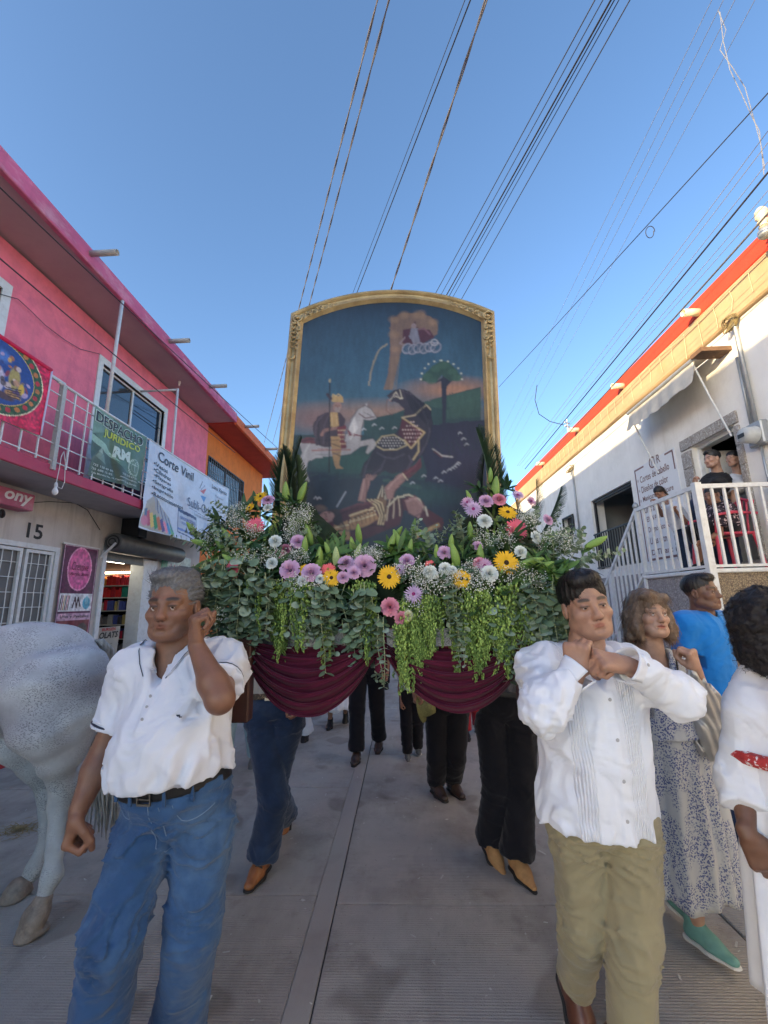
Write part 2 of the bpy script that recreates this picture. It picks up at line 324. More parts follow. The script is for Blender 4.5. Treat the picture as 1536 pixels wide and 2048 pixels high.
def holed(mb, fixed, u0, u1, v0, v1, holes):
    """wall in a plane of constant X (fixed=(x0,x1)), u=Y, v=Z, cut by (ya,yb,za,zb) openings"""
    us = sorted({u0, u1, *[h[0] for h in holes], *[h[1] for h in holes]}); 
    for a, b in zip(us[:-1], us[1:]):
        hs = sorted([h for h in holes if h[0] <= a+1e-6 and h[1] >= b-1e-6], key=lambda h: h[2]); z = v0
        for h in hs:
            if h[2] > z+1e-6: mb.box((fixed[0], a, z), (fixed[1], b, h[2]))
            z = h[3]
        if z < v1-1e-6: mb.box((fixed[0], a, z), (fixed[1], b, v1))
    return mb
# ------------------------------------------------------------------ ground, road, pavement
g = MB(); g.quad((-400,-400,-.02),(400,-400,-.02),(400,400,-.02),(-400,400,-.02)); g.build('ground', m_walk, kind='structure')
road = MB().box((-4.18,-18,-.03),(6.2,60,-.012)).build('road', m_joint, kind='structure')
def slab_me(x0,x1,y0,y1): return MB().box((x0,y0,-.03),(x1,y1,0), bev=.006)
joL = [-18,-12,-7,-3.2,-1.2,.85,2.73,4.13,6.05,8.2,10.4,12.6,15,18,22]; joR = [-18,-12,-7,-2.6,-.7,.8,2.66,4.95,7.0,9.1,11.4,14,17,20,24]
for xs, jo, mm in (((-4.16,-2.35),joL,0),((-2.343,-.5225),joL,0),((-.406,1.552),joR,0),((1.562,3.3),joR,0),((3.312,6.1),joR,0)):
    for a, b in zip(jo[:-1], jo[1:]):
        o = slab_me(xs[0], xs[1], a+.0035, b-.0035).build('concrete_slab', m_conc, road)
MB().box((-.521,-18,-.03),(-.412,22,.0005), bev=.003).build('joint_strip', m_strip, road)
for xa, xb in ((-4.16,6.1),): MB().box((xa,24.01,-.03),(xb,59,0)).build('concrete_slab', m_conc, road)
lit = MB(); lr = random.Random(11)
for i in range(900):
    x = lr.uniform(-3.2,3.0); y = lr.uniform(1.6,9)**1.0; s = lr.uniform(.002,.006)*(1 if lr.random() < .9 else 1.9); a = lr.uniform(0,6.28); c = Vector((x,y,.0035)); d = Vector((math.cos(a),math.sin(a),lr.uniform(-.2,.4)))*s*lr.uniform(1,3.2); n_ = Vector((-math.sin(a),math.cos(a),lr.uniform(-.2,.2)))*s
    lit.add([c-d-n_,c+d-n_*.5,c+d*.9+n_,c-d*.7+n_*.8], [(0,1,2,3)])
lit.build('road_litter', M('pale_petals', (.55,.54,.50), .8, .2, 9), kind='stuff', label='tiny pale petals and paper scraps strewn over the concrete road', cat='litter')
kerb = MB()
for i in range(22): kerb.box((-4.30,-14.8+i*1.8+.004,-.02),(-4.181,-14.8+(i+1)*1.8-.004,.125), bev=.01)
kerb.build('kerb', m_kerb, kind='structure')
MB().box((-5.3,-16,-.02),(-4.302,40,.118)).build('pavement', m_walk, kind='structure')
# straw litter on the road
for k, (px, py) in enumerate(((38,1660),(210,1552))):
    c = ray(px, py); c = Vector((0,0,CAM_H)) + c*(-CAM_H/c.z); b = MB()
    for i in range(260):
        r_ = abs(random.gauss(0,.5)); t = random.uniform(0,6.28); p = c+Vector((r_*math.cos(t)*.22, r_*math.sin(t)*.14, .006+.012*random.random()*(1-min(r_,1))))
        a = random.uniform(0,6.28); l = random.uniform(.008,.028); d = Vector((math.cos(a),math.sin(a),random.uniform(-.2,.2)))*l; n = Vector((-d.y,d.x,0))*.12
        b.add([p-d-n,p+d-n,p+d+n,p-d+n], [(0,1,2,3)])
    b.build('straw_litter', M('straw', (.30,.22,.09), .9, .3, 40), kind='stuff', label=['scattered brown straw on the concrete beside the horse hooves','small patch of straw on the concrete behind the horse'][k], cat='straw')
# ------------------------------------------------------------------ left: pink two-storey house
pink = empty('pink_building', (-5.3,0,0), 'two storey bright pink building with white railed balcony over a cream ground floor', 'building')
pink.location = (0,0,0)
holed(MB(), (-5.3,-5.55), -4.2, 10.96, 3.44, 6.56, [(3.2,4.78,3.46,5.86),(6.76,8.78,3.46,5.93)]).build('upper_wall', m_pink, pink)
holed(MB(), (-5.302,-5.55), -4.2, 10.96, 0.0, 3.262, [(4.2,6.36,.30,2.52),(7.33,9.02,.45,2.6)]).build('lower_wall', m_cream, pink)
MB().box((-5.298,-4.2,3.268),(-4.5,10.9,3.43), bev=.01).build('balcony_slab', m_slab, pink)
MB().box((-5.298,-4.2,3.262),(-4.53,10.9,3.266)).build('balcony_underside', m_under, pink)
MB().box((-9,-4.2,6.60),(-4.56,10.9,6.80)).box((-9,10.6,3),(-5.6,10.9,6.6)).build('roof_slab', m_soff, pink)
MB().box((-4.558,-4.2,6.575),(-4.47,10.9,6.845), bev=.012).build('roof_fascia', m_pinkf, pink)
MB().box((-9,-4.2,0),(-8.8,10.9,6.6)).build('rear_wall', m_cream, pink)
MB().box((-8.8,-4.2,3.27),(-5.56,10.9,3.4)).build('floor_slab', m_room, pink)
for y0 in (5.19,7.36,9.17,11.5,13.4):
    o = MB().lathe([(.045,-.1),(.045,.42),(.036,.42),(.036,-.05)], (-4.48,y0,6.74), (1,0,.0), 14)
    (o.build('drain_spout', m_pvc, pink, True) if y0 < 11 else None)
def window(parent, y0, y1, z0, z1, fr=.10, mull=(), x=-5.3, sgn=1, panes=(m_glass,), mat=None, rails=(), out=.02):
    w = MB(); f = mat or m_wmetal
    for a, b in (((y0-fr, z0-fr),(y1+fr, z0)),((y0-fr,z1),(y1+fr,z1+fr)),((y0-fr,z0),(y0,z1)),((y1,z0),(y1+fr,z1))):
        w.box((x-.05*sgn,a[0],a[1]),(x+out*sgn,b[0],b[1]))
    fo = w.build('window', f, parent); i = MB()
    for m_ in mull: i.box((x-.09*sgn,m_-.022,z0),(x-.05*sgn,m_+.022,z1))
    for e in (y0+.02,y1-.02): i.box((x-.09*sgn,e-.02,z0),(x-.05*sgn,e+.02,z1))
    for e in (z0+.02,z1-.02,*rails): i.box((x-.092*sgn,y0,e-.018),(x-.052*sgn,y1,e+.018))
    i.build('sash', f, fo); es = [y0, *mull, y1]
    for k in range(len(es)-1): MB().box((x-.08*sgn,es[k]+.01,z0+.01),(x-.074*sgn,es[k+1]-.01,z1-.01)).build('pane', panes[k % len(panes)], fo)
    return fo
window(pink, 3.2, 4.78, 3.46, 5.86, .13, mull=(4.0,), panes=(m_glass,))
w1 = window(pink, 6.76, 8.78, 3.46, 5.93, .12, mull=(7.75,), panes=(m_glass, m_glass2))
for z_ in (5.5,5.08,4.66,4.24,3.82): MB().tube([(-5.325,7.78,z_),(-5.325,8.76,z_)], .008, 6).build('grille_bar', m_black, w1)
# balcony railing
rail = empty('balcony_railing', (0,0,0)); rail.parent = pink
MB().tube([(-4.5,y,4.575+.004*math.sin(y*2)) for y in np.arange(2.4,5.13,.45)], .024, 10).build('top_rail', m_wmetal, rail, True)
MB().tube([(-4.5,y,4.555+.004*math.sin(y*3)) for y in np.arange(5.0,10.7,.45)], .021, 10).build('top_rail', m_wmetal, rail, True)
for z_ in (3.475,3.71,3.94,4.165,4.385): MB().bar((-4.5,2.4,z_),(-4.5,10.62,z_),.013).build('rail', m_wmetal, rail)
for i in range(35):
    y = 2.42+i*.241; MB().bar((-4.5,y,3.43),(-4.5,y,4.56),.017 if i%4 else .02).build('baluster', m_wmetal, rail)
MB().box((-4.53,5.06,3.36),(-4.47,5.12,4.55)).build('newel', M('scraped_white_metal', (.5,.5,.47), .6, .2, 20, dirt=(.2,.18,.16), dirt_s=20, dirt_a=.8), rail)
MB().tube([(-4.5,5.94,4.56),(-4.5,5.99,6.575)], .028, 12).build('balcony_post', m_wmetal, pink, True)
MB().tube([(-5.3,7.86,5.96),(-4.52,7.86,5.96)], .022, 10).build('clothes_arm', m_wmetal, pink, True)
MB().tube([(-4.5,7.86,3.43),(-4.5,7.86,5.985)], .024, 10).build('balcony_post', m_wmetal, pink, True)
MB().box((-5.302,7.75,2.9),(-4.95,8.0,3.255)).build('beam_end', m_black, pink)
# soffit lamp holder, light bulb on its cord
b = MB().tube([(-4.9,8.6,6.58),(-4.9,8.6,6.52)], .03, 10).tube([(-4.9,8.6,6.52),(-4.9,8.6,6.47)], .022, 8); b.build('lamp_holder', m_wmetal, pink)
bulb = empty('light_bulb', (-4.47,5.16,3.15), 'white globe light bulb hanging from a cord under the balcony railing', 'light bulb')
MB().lathe([(.012,-.115),(.028,-.10),(.036,-.075),(.035,-.055),(.024,-.03),(.016,-.01),(.016,.0)], (0,0,0), n=16).build('globe', M('unlit_opal_glass', (.8,.8,.78), .25, .02), bulb, True)
MB().lathe([(.02,0),(.02,.04),(.012,.055)], (0,0,0), n=12).build('socket', m_wmetal, bulb)
MB().tube([(0,0,.05),(.005,.01,.25),(0,.02,.42),(0,.05,.50),(0,.10,.36),(0,.13,.1),(.0,.10,.0),(0,.04,-.0),(0,.01,.05)], .0045, 6).build('cord', m_wmetal, bulb)
# number fifteen and its white grille door
fnL = lambda x: (lambda u, v, o: np.stack([x+o, u, v*-1.0], -1))     # u = Y, v = -Z
text_on('house_number', '15', M('black_paint', (.02,.02,.02), .6), pink, fnL(-5.3), 5.87, -2.70, w=.27, h=.22, bold=.02)
gd = empty('grille_door', (0,0,0)); gd.parent = pink
def frame(mb, x, y0, y1, z0, z1, t, d): return mb.box((x-d,y0,z0),(x,y0+t,z1)).box((x-d,y1-t,z0),(x,y1,z1)).box((x-d,y0+t,z1-t),(x,y1-t,z1)).box((x-d,y0+t,z0),(x,y1-t,z0+t))
frame(MB(), -5.29, 4.2, 6.36, .30, 2.52, .07, .06).build('door_frame', m_wmetal, gd)
for y0, y1 in ((4.28,5.74),(5.79,6.28)):
    lf = frame(MB(), -5.31, y0, y1, .38, 2.44, .045, .04).build('door_leaf', m_wmetal, gd)
    MB().box((-5.37,y0+.02,.4),(-5.36,y1-.02,2.42)).build('pane', m_gpane, lf)
    n = max(2, round((y1-y0)/.14)); 
    for i in range(1,n): y = y0+(y1-y0)*i/n; MB().tube([(-5.33,y+.006*math.sin(z*9),z) for z in np.linspace(.4,2.42,12)], .0065, 5).build('grille_bar', m_wmetal, lf)
    for z_ in np.arange(.6,2.4,.205): MB().tube([(-5.335,y0+.03,z_),(-5.335,y1-.03,z_)], .0065, 5).build('grille_bar', m_wmetal, lf)
# shop: jambs, rolling shutter, lit shelves
MB().box((-5.56,8.54,.45),(-5.28,9.02,2.56)).build('shop_pillar', m_wmetal, pink)
MB().box((-5.36,7.30,.45),(-5.27,7.40,2.6)).build('shop_jamb', m_wmetal, pink)
MB().box((-5.6,6.9,.12),(-5.05,9.3,.30)).box((-5.6,7.3,.30),(-5.2,9.1,.455)).build('shop_step', m_under, pink)
sh = empty('roller_shutter', (0,0,0)); sh.parent = pink
m_shut = M('grey_shutter_steel', (.13,.135,.13), .5, .15, 8, metal=.4)
MB().lathe([(.155,0),(.17,.02),(.17,2.25),(.155,2.27)], (-5.12,7.31,2.74), (0,1,0), 20).build('shutter_hood', m_shut, sh, True)
for i in range(5): MB().lathe([(.15-.026*i,-.008*i),(.15-.026*i,-.012-.008*i),(.138-.026*i,-.012-.008*i)], (-5.12,7.31,2.74), (0,1,0), 20).build('shutter_coil', m_black if i%2 else m_shut, sh)
MB().bar((-5.05,7.29,2.72),(-5.28,7.24,2.45),.035).build('bracket', m_wmetal, sh)
MB().box((-5.34,7.40,2.42),(-5.29,8.52,2.58)).build('shutter_slat', m_shut, sh)
shop = empty('shop_interior', (0,0,0)); shop.parent = pink
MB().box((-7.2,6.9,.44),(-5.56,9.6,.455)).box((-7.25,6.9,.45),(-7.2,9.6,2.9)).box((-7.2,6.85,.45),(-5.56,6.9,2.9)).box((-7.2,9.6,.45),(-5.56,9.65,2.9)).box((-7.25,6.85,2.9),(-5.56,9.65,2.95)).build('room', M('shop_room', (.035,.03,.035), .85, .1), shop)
MB().box((-5.7,7.5,2.47),(-5.66,8.5,2.50)).build('tube_lamp', M('tube_light', (.9,.9,.9), .5, 0, emit=(1,.93,.75,6)), shop)
MB().box((-7.1,9.52,2.36),(-5.62,9.56,2.40)).build('tube_lamp', M('pink_tube_light', (.9,.5,.5), .5, 0, emit=(1,.60,.32,7)), shop)
shelf_cols = [(.60,.30,.05),(.6,.42,.06),(.7,.04,.05),(.7,.05,.10),(.5,.03,.05),(.25,.03,.25),(.1,.14,.5),(.02,.25,.20),(.03,.3,.25),(.2,.2,.22),(.08,.08,.1),(.3,.3,.33),(.5,.5,.5),(.55,.45,.2)]
for j, z_ in enumerate((.62,.92,1.22,1.52,1.80,2.06)):
    MB().box((-7.18,9.25,z_),(-5.60,9.58,z_+.02)).build('shelf', m_wmetal, shop)
    x = -7.1
    while x < -5.72:
        w_ = random.uniform(.035,.10) if j > 2 else random.uniform(.07,.16); h_ = random.uniform(.15,.24)
        k_ = (0,1,0,2,2,3,3,2,5,5)[min(9, int((x+7.1)*7))] if j == 5 else ((10,9,10,2,4,2,8,7,8,8)[min(9, int((x+7.1)*7))] if j == 4 else random.choice((6,9,10,11,12,13,10,10,6,3)))
        MB().box((x,9.28+random.uniform(0,.05),z_+.022),(x+w_,9.55,z_+.022+h_), bev=.008).build('stationery', M('goods_%d' % k_, shelf_cols[k_], .5, .15, 9), shop); x += w_+.010
MB().box((-6.1,7.45,.46),(-5.72,7.62,1.9)).build('rack', m_dark, shop)
# red-lettered price board standing in the doorway
pb = empty('price_board', (-5.36,7.72,.455), 'cream menu board with red and black lettering leaning in the shop doorway', 'sign')
MB().obox((0,0,.40),(.012,0,.0),(0,.34,0),(.02,0,.40)).build('board', M('board_cream', (.42,.38,.31), .6, .08, 4), pb)
fb = lambda u, v, o: np.stack([.0165+o+(-v-.40)*.05, u, -v], -1)
text_on('lettering', 'BURGEN', M('red_print', (.45,.02,.03), .5), pb, fb, .02, -.76, w=.36, h=.055, bold=.03)
text_on('lettering', 'OLATS', M('black_paint'), pb, fb, .04, -.66, w=.5, h=.11, bold=.03, shear=.15)
for i in range(10): text_on('lettering', random.choice(('Grande 25','Chico 15','Fresa 20','Nuez 20','Coco 18')), M('black_paint'), pb, fb, .06, -.50+i*.04, w=.2, h=.016)
# pink projecting shop sign at the picture's edge
ps = empty('shop_sign', (-5.3,5.0,2.9), 'faded pink hanging fascia sign at the left edge below the balcony', 'sign')
MB().box((.0,-.9,.02),(.22,.55,.25), bev=.01).build('panel', M('pink_vinyl', (.46,.10,.17), .6, .15, 7, dirt=(.5,.35,.35), dirt_s=6, dirt_a=.6), ps)
text_on('lettering', 'ony', M('white_print', (.75,.72,.72), .5), ps, lambda u,v,o: np.stack([.222+o,u,-v],-1), .30, -.135, w=.42, h=.16, bold=.03, shear=.2)
for i in range(4): MB().lathe([(.055-.008*i,0),(.06-.008*i,.01),(.055-.008*i,.02)], (.11,.2-.05*i,-.08-.01*i), (.3,1,.2), 14).build('coil_end', m_black, ps)
# ------------------------------------------------------------------ left: orange house beyond
orb = empty('orange_building', (0,0,0), 'orange painted two storey building with red eaves next to the pink one', 'building')
holed(MB(), (-5.3,-5.55), 10.962, 15.67, 0, 6.52, [(11.1,13.75,4.1,5.68)]).build('wall', m_orange, orb)
MB().box((-9,15.4,0),(-5.552,15.67,6.5)).build('side_wall', m_orange, orb)
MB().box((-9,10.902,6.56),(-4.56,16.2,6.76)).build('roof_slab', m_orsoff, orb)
MB().box((-4.558,10.902,6.54),(-4.47,16.2,6.80), bev=.01).build('roof_fascia', m_orfas, orb)
for y0 in (11.52,13.4): MB().lathe([(.045,-.1),(.045,.42),(.036,.42),(.036,-.05)], (-4.48,y0,6.72), (1,0,.0), 12).build('drain_spout', m_pvc, orb, True)
w2 = window(orb, 11.1, 13.75, 4.1, 5.68, .03, mull=(12.4,), mat=m_black)
for y in np.arange(11.2,13.7,.13): MB().tube([(-5.26,y,4.1),(-5.26,y,5.68)], .008, 5).build('grille_bar', m_wireg, w2)
for z_ in (4.5,4.9,5.3): MB().tube([(-5.262,11.1,z_),(-5.262,13.75,z_)], .008, 5).build('grille_bar', m_wireg, w2)
lowb = empty('low_building', (0,0,0), 'low pale building beyond the orange house', 'building')
MB().box((-9,16.3,0),(-5.3,44,4.3)).build('wall', m_cream, lowb); MB().box((-9,16.3,4.302),(-5.2,44,4.42)).build('roof', m_under, lowb)
for y in (18,22,26,31): MB().box((-5.299,y,0),(-5.28,y+1.2,2.2)).build('door', m_gpane, lowb)
farb = empty('far_building', (0,0,0), 'distant building closing the end of the street', 'building')
MB().box((-14,60,0),(14,64,5)).build('wall', m_cream, farb)
for x in (-9,-5,-1,3,7): MB().box((x,59.98,1),(x+1.4,60.0,2.6)).build('window', m_gpane, farb)
# ------------------------------------------------------------------ right: white house with orange parapet
wh = empty('white_building', (0,0,0), 'white single storey building with orange parapet, tan cornice and raised porch', 'building')
holed(MB(), (4.5,4.8), -4, 16, 2.0, 5.11, [(5.53,6.38,2.0,3.80),(8.16,9.97,2.2,3.80),(11.0,11.7,3.2,3.72)]).build('wall', m_white, wh)
MB().box((4.46,-4,0),(4.8,16,1.998)).build('dado', m_terr2, wh)
MB().box((4.43,-4,5.112),(7,16,5.56), bev=.02).build('cornice', m_tan, wh)
MB().box((4.44,-4,5.562),(4.7,16,5.83), bev=.01).build('parapet', m_parap, wh)
MB().box((4.8,-4,5.0),(9,16,5.1)).box((9,-4,0),(9.2,16,5.5)).build('roof', m_under, wh)
for y0 in (2.6,5.66,7.82,9.99,12.6): MB().lathe([(.055,-.05),(.055,.24),(.045,.24),(.045,-.05)], (4.46,y0,5.62), (-1,0,0), 16).build('drain_spout', m_cpvc, wh, True)
# interior rooms seen through the openings
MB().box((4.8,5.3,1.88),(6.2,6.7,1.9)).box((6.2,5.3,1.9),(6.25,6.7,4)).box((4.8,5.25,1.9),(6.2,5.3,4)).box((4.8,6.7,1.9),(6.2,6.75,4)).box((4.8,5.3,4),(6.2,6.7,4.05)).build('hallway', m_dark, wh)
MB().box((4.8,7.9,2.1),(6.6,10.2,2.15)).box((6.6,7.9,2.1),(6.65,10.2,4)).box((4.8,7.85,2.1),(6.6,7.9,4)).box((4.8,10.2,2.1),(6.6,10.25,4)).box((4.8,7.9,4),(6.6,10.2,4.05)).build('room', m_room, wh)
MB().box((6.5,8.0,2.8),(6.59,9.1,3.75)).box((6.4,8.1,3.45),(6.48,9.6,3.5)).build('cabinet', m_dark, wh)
# stone surround, door leaf
sd = empty('door', (0,0,0)); sd.parent = wh
for i in range(7):
    z0 = 1.88+i*.27; MB().box((4.47,6.385,z0+.003),(4.56,6.60,z0+.267), bev=.006).build('surround_stone', m_surr, sd); MB().box((4.47,5.43,z0+.003),(4.56,5.525,z0+.267), bev=.006).build('surround_stone', m_surr, sd)
for i in range(4): MB().box((4.47,5.43+i*.293+.003,3.805),(4.56,5.43+(i+1)*.293-.003,3.97), bev=.006).build('surround_stone', m_surr, sd)
frame(MB(), 4.62, 5.53, 6.38, 1.9, 3.8, .045, .05).build('door_frame', m_wmetal, sd)
MB().box((4.66,6.28,1.95),(5.35,6.33,3.7)).build('door_leaf', m_wmetal, sd)
MB().box((4.56,9.9,2.2),(4.6,9.97,3.8)).box((4.56,8.16,3.74),(4.6,9.97,3.8)).build('opening_frame', m_black, wh)
br = empty('window_railing', (0,0,0)); br.parent = wh
MB().box((4.47,8.16,2.98),(4.50,9.97,3.01)).box((4.47,8.16,2.22),(4.50,9.97,2.25)).build('rail', m_black, br)
for i in range(17): MB().box((4.475,8.2+i*.107,2.25),(4.495,8.22+i*.107,2.98)).build('baluster', m_black, br)
frame(MB(), 4.49, 11.0, 11.7, 3.2, 3.72, .03, .04).box((4.6,11,3.2),(4.62,11.7,3.72)).build('small_window', m_black, wh)
for y in (8.95,9.0): pass
# painted salon sign
fnR = lambda u, v, o: np.stack([4.5-o, -u, -v], -1)           # u = -Y, v = -Z
m_signp = M('sign_brown_paint', (.22,.13,.12), .7, .1, 20)
m_signb = M('sign_white_panel', (.74,.75,.75), .7, .02)
sg = empty('salon_sign', (4.497,7.4,3.05), 'white painted salon price sign with CNR monogram beside the stone doorway', 'sign')
sg.location = (0,0,0)
MB().box((4.492,6.76,2.17),(4.4995,8.0,3.95)).build('sign_panel', m_signb, sg)
for q0, q1 in (((7.945,2.2),(7.975,3.93)),((7.66,3.90),(7.944,3.93)),((6.80,3.90),(7.02,3.93)),((6.8,3.6),(6.83,3.899)),((6.9,2.2),(7.85,2.24))): MB().box((4.489,*q0),(4.4915,*q1)).build('border', m_signp, sg)
text_on('monogram', 'C', m_signp, sg, fnR, -7.40, -3.90, w=.17, h=.21, out=.0115); text_on('monogram', 'N', m_signp, sg, fnR, -7.36, -3.90, w=.10, h=.13, out=.012); text_on('monogram', 'R', m_signp, sg, fnR, -7.20, -3.91, w=.10, h=.15, out=.0115)
for i, s_ in enumerate(('Cortes de cabello','Diseños de color','Manicure y Pedicure','Uñas acrílicas','EN VARIOS g','Diagnóstico de c','Uñas al tm','D TÉ anc')):
    w_ = (.88,.8,.9,.62,.62,.70,.52,.6)[i]; text_on('lettering', s_, m_signp, sg, fnR, -7.86+w_/2+(.06 if i > 3 else .03), -(3.70-i*.192), w=w_, h=.125, bold=.012, out=.011)
    if i < 4: text_on('bullet', '*', m_signp, sg, fnR, -7.9, -(3.70-i*.192), w=.05, h=.06, out=.011)
# awning above the door
aw = empty('awning', (0,0,0), 'small dirty white cloth awning with scalloped edge folded above the doorway', 'awning')
nu, nv = 60, 12; P = []
for j in range(nv+1):
    for i in range(nu+1):
        s_ = i/nu; t = j/nv; y = 5.53+(7.26-5.53)*s_; z = 4.79-.34*t-(.025*abs(math.sin(s_*math.pi*7))*t) + .01*math.sin(s_*9)
        P.append((4.16-.10*t+.014*math.sin(s_*38+t*3)*t+.01*math.sin(s_*17+1)*t, y, z))
F = np.array([(j*(nu+1)+i, j*(nu+1)+i+1, (j+1)*(nu+1)+i+1, (j+1)*(nu+1)+i) for j in range(nv) for i in range(nu)])
m_awn = M('old_white_awning_cloth', (.60,.54,.44), .9, .1, 6, .002, 60, dirt=(.35,.32,.28), dirt_a=.5)
link('valance', mesh('valance', P, F, m_awn, True), aw)
MB().quad((4.16,5.53,4.79),(4.16,7.26,4.79),(4.49,7.26,4.90),(4.49,5.53,4.90)).build('cover', m_awn, aw)
for y in (5.56,7.23): MB().tube([(4.14,y,4.76),(4.3,y-.0,4.2),(4.47,y,3.66)], .012, 8).build('support_rod', m_wmetal, aw)
MB().tube([(4.15,5.5,4.80),(4.15,7.3,4.80)], .03, 10).build('roller', m_steel, aw); MB().box((4.1,5.3,4.78),(4.5,5.52,4.84)).build('wall_bracket', M('rusty_steel', (.16,.09,.05), .8, .3, 20), aw)
# electric meter, conduits
mt = empty('electric_meter', (4.5,5.13,3.5), 'grey round electricity meter with steel conduit running up to the cornice', 'meter')
MB().box((-.10,-.12,-.14),(-.002,.12,.16), bev=.015).build('meter_box', m_steel, mt)
MB().lathe([(.115,.0),(.115,.02),(.105,.04),(.10,.12),(.085,.15),(.02,.16)], (-.1,0,0), (-1,0,0), 24).build('glass_cover', M('meter_glass', (.45,.47,.47), .1, .1, 12), mt, True)
MB().box((-.265,-.05,-.03),(-.262,.05,.02)).build('dial', m_black, mt)
MB().tube([(-.05,0,.16),(-.05,0,1.5),(-.05,-.0,1.62)], .026, 10).build('conduit', m_steel, mt, True)
MB().tube([(-.05,.07,.16),(-.05,.07,1.1)], .018, 8).tube([(-.05,0,-.14),(-.05,0,-.5),(-.02,.0,-1.3)], .015, 8).build('conduit', m_steel, mt, True)
b = MB()
for k in range(9): b.tube([Vector((-.06,0,1.55))+Vector((-.03+.05*math.sin(t*5+k), .09*math.cos(t*6.1+k*.9), .10*math.sin(t*5.3+k*.5)))*(.4+.6*t) for t in np.linspace(0,1.2,14)], .007, 5)
b.build('cable_tangle', M('yellowed_cable', (.20,.15,.06), .6, .4, 30), mt)
for y0, zt, zb in ((10.7,4.9,3.25),):
    c2 = empty('electric_meter', (4.5,y0,3.15), 'second smaller electricity meter further along the white wall above the right flowers', 'meter')
    MB().lathe([(.10,0),(.10,.03),(.085,.12),(.03,.14)], (-.02,0,0), (-1,0,0), 18).build('glass_cover', M('meter_glass'), c2, True)
    MB().tube([(-.03,0,.1),(-.03,0,1.65)], .022, 8).tube([(-.03,0,-.1),(-.03,0,-.6)], .02, 8).build('conduit', m_steel, c2, True)
    b = MB()
    for k in range(6): b.tube([Vector((-.06,0,1.68))+Vector((-.03+.06*math.sin(t*5+k), .12*math.cos(t*6.1+k*.9), .08*math.sin(t*5.3+k*.5)))*(.4+.6*t) for t in np.linspace(0,1.2,14)], .008, 5)
    b.build('cable_tangle', M('yellowed_cable'), c2)
# string lights along the cornice
b = MB(); y = 3.6; pts = []
while y < 13: pts.append((4.40, y, 5.47+.03*math.sin(y*3))); y += .25
b.tube(pts, .004, 5, cap=False)
for k in range(30):
    y = 3.8+k*.31; L_ = random.uniform(.2,.42); b.tube([(4.40,y,5.47),(4.405,y+.02*math.sin(k),5.47-L_*.5),(4.40,y+.03*math.sin(k*2),5.47-L_)], .0035, 4, cap=False)
b.build('string_lights', M('clear_wire', (.75,.6,.35), .4, 0), label='icicle string lights hanging along the tan cornice of the white building', cat='string lights')
# ------------------------------------------------------------------ porch, cladding, stairs, railing
pch = empty('porch', (0,0,0), 'raised porch clad in brown pebbledash with white tiles steps on the right', 'porch')
MB().box((3.56,5.06,0),(4.458,6.30,1.82)).build('core', m_under, pch)
for r_ in range(3):
    for c_ in range(3):     # near end panels facing the camera
        x0 = 3.505+c_*.60; MB().box((x0+.003,5.0,.03+r_*.6),(min(x0+.597,6.2),5.058,.03+(r_+1)*.6-.006), bev=.004).build('cladding_panel', m_terr, pch)
for r_ in range(3):
    for c_ in range(2): MB().box((3.50,5.062+c_*.62+.003,.03+r_*.6),(3.558,5.062+(c_+1)*.62-.003,.03+(r_+1)*.6-.006), bev=.004).build('cladding_panel', m_terr2, pch)
MB().box((3.47,4.97,1.822),(4.458,6.34,1.87), bev=.01).build('floor_slab', m_wmetal, pch)
for i in range(10):
    z1 = 1.82-(i+1)*.18+.02; y0 = 6.342+i*.205
    MB().box((3.52,y0,0 if i > 0 else 0),(4.458,y0+.205,max(.03,z1)), bev=.006).build('step', m_terr2, pch)
pr = empty('porch_railing', (0,0,0)); pr.parent = pch
def railing(p, q, n, h0, h1, bw=.026):
    p, q = Vector(p), Vector(q); MB().bar(p+Vector((0,0,h1)), q+Vector((0,0,h1)), .04, .05).build('top_rail', m_wmetal, pr)
    MB().bar(p+Vector((0,0,h0)), q+Vector((0,0,h0)), .04, .03).build('bottom_rail', m_wmetal, pr)
    for i in range(1, n): c = p.lerp(q, i/n); MB().bar(c+Vector((0,0,h0)), c+Vector((0,0,h1-.02)), bw, up=(0,1,0)).build('baluster', m_wmetal, pr)
railing((3.5,5.03,1.87),(3.5,6.30,1.87), 8, .03, .965)
railing((3.53,5.0,1.87),(5.2,5.0,1.87), 12, .03, .965)
MB().bar((3.5,5.0,.2),(3.5,5.0,2.88), .075, up=(0,1,0)).build('post', m_wmetal, pr)
MB().bar((3.5,6.32,.0),(3.5,6.32,2.86), .05, up=(0,1,0)).build('post', m_wmetal, pr)
MB().lathe([(.03,0),(.045,.03),(.03,.07),(.01,.09)], (3.5,6.32,2.86), n=12).build('finial', m_steel, pr, True)
railing((3.5,6.35,1.84),(3.5,8.35,.15), 15, .05, .98)
MB().bar((3.5,8.37,0),(3.5,8.37,1.2), .05, up=(0,1,0)).build('post', m_wmetal, pr)
MB().bar((3.5,7.35,0),(3.5,7.35,2.0), .05, up=(0,1,0)).build('post', m_wmetal, pr)
# rest of the terrace towards the camera
MB().box((4.2,-12,0),(4.458,4.96,.12)).build('right_pavement', m_walk, kind='structure')
nb = empty('neighbour_building', (0,0,0), 'further white building beyond the orange parapet house', 'building')
MB().box((4.6,16.05,0),(9,45,4.9)).build('wall', m_white, nb); MB().box((4.5,16.05,4.902),(9,45,5.3)).build('parapet', m_tan, nb)
for y in (18,22,27): MB().box((4.58,y,0),(4.6,y+1.3,2.4)).build('door', m_dark, nb)
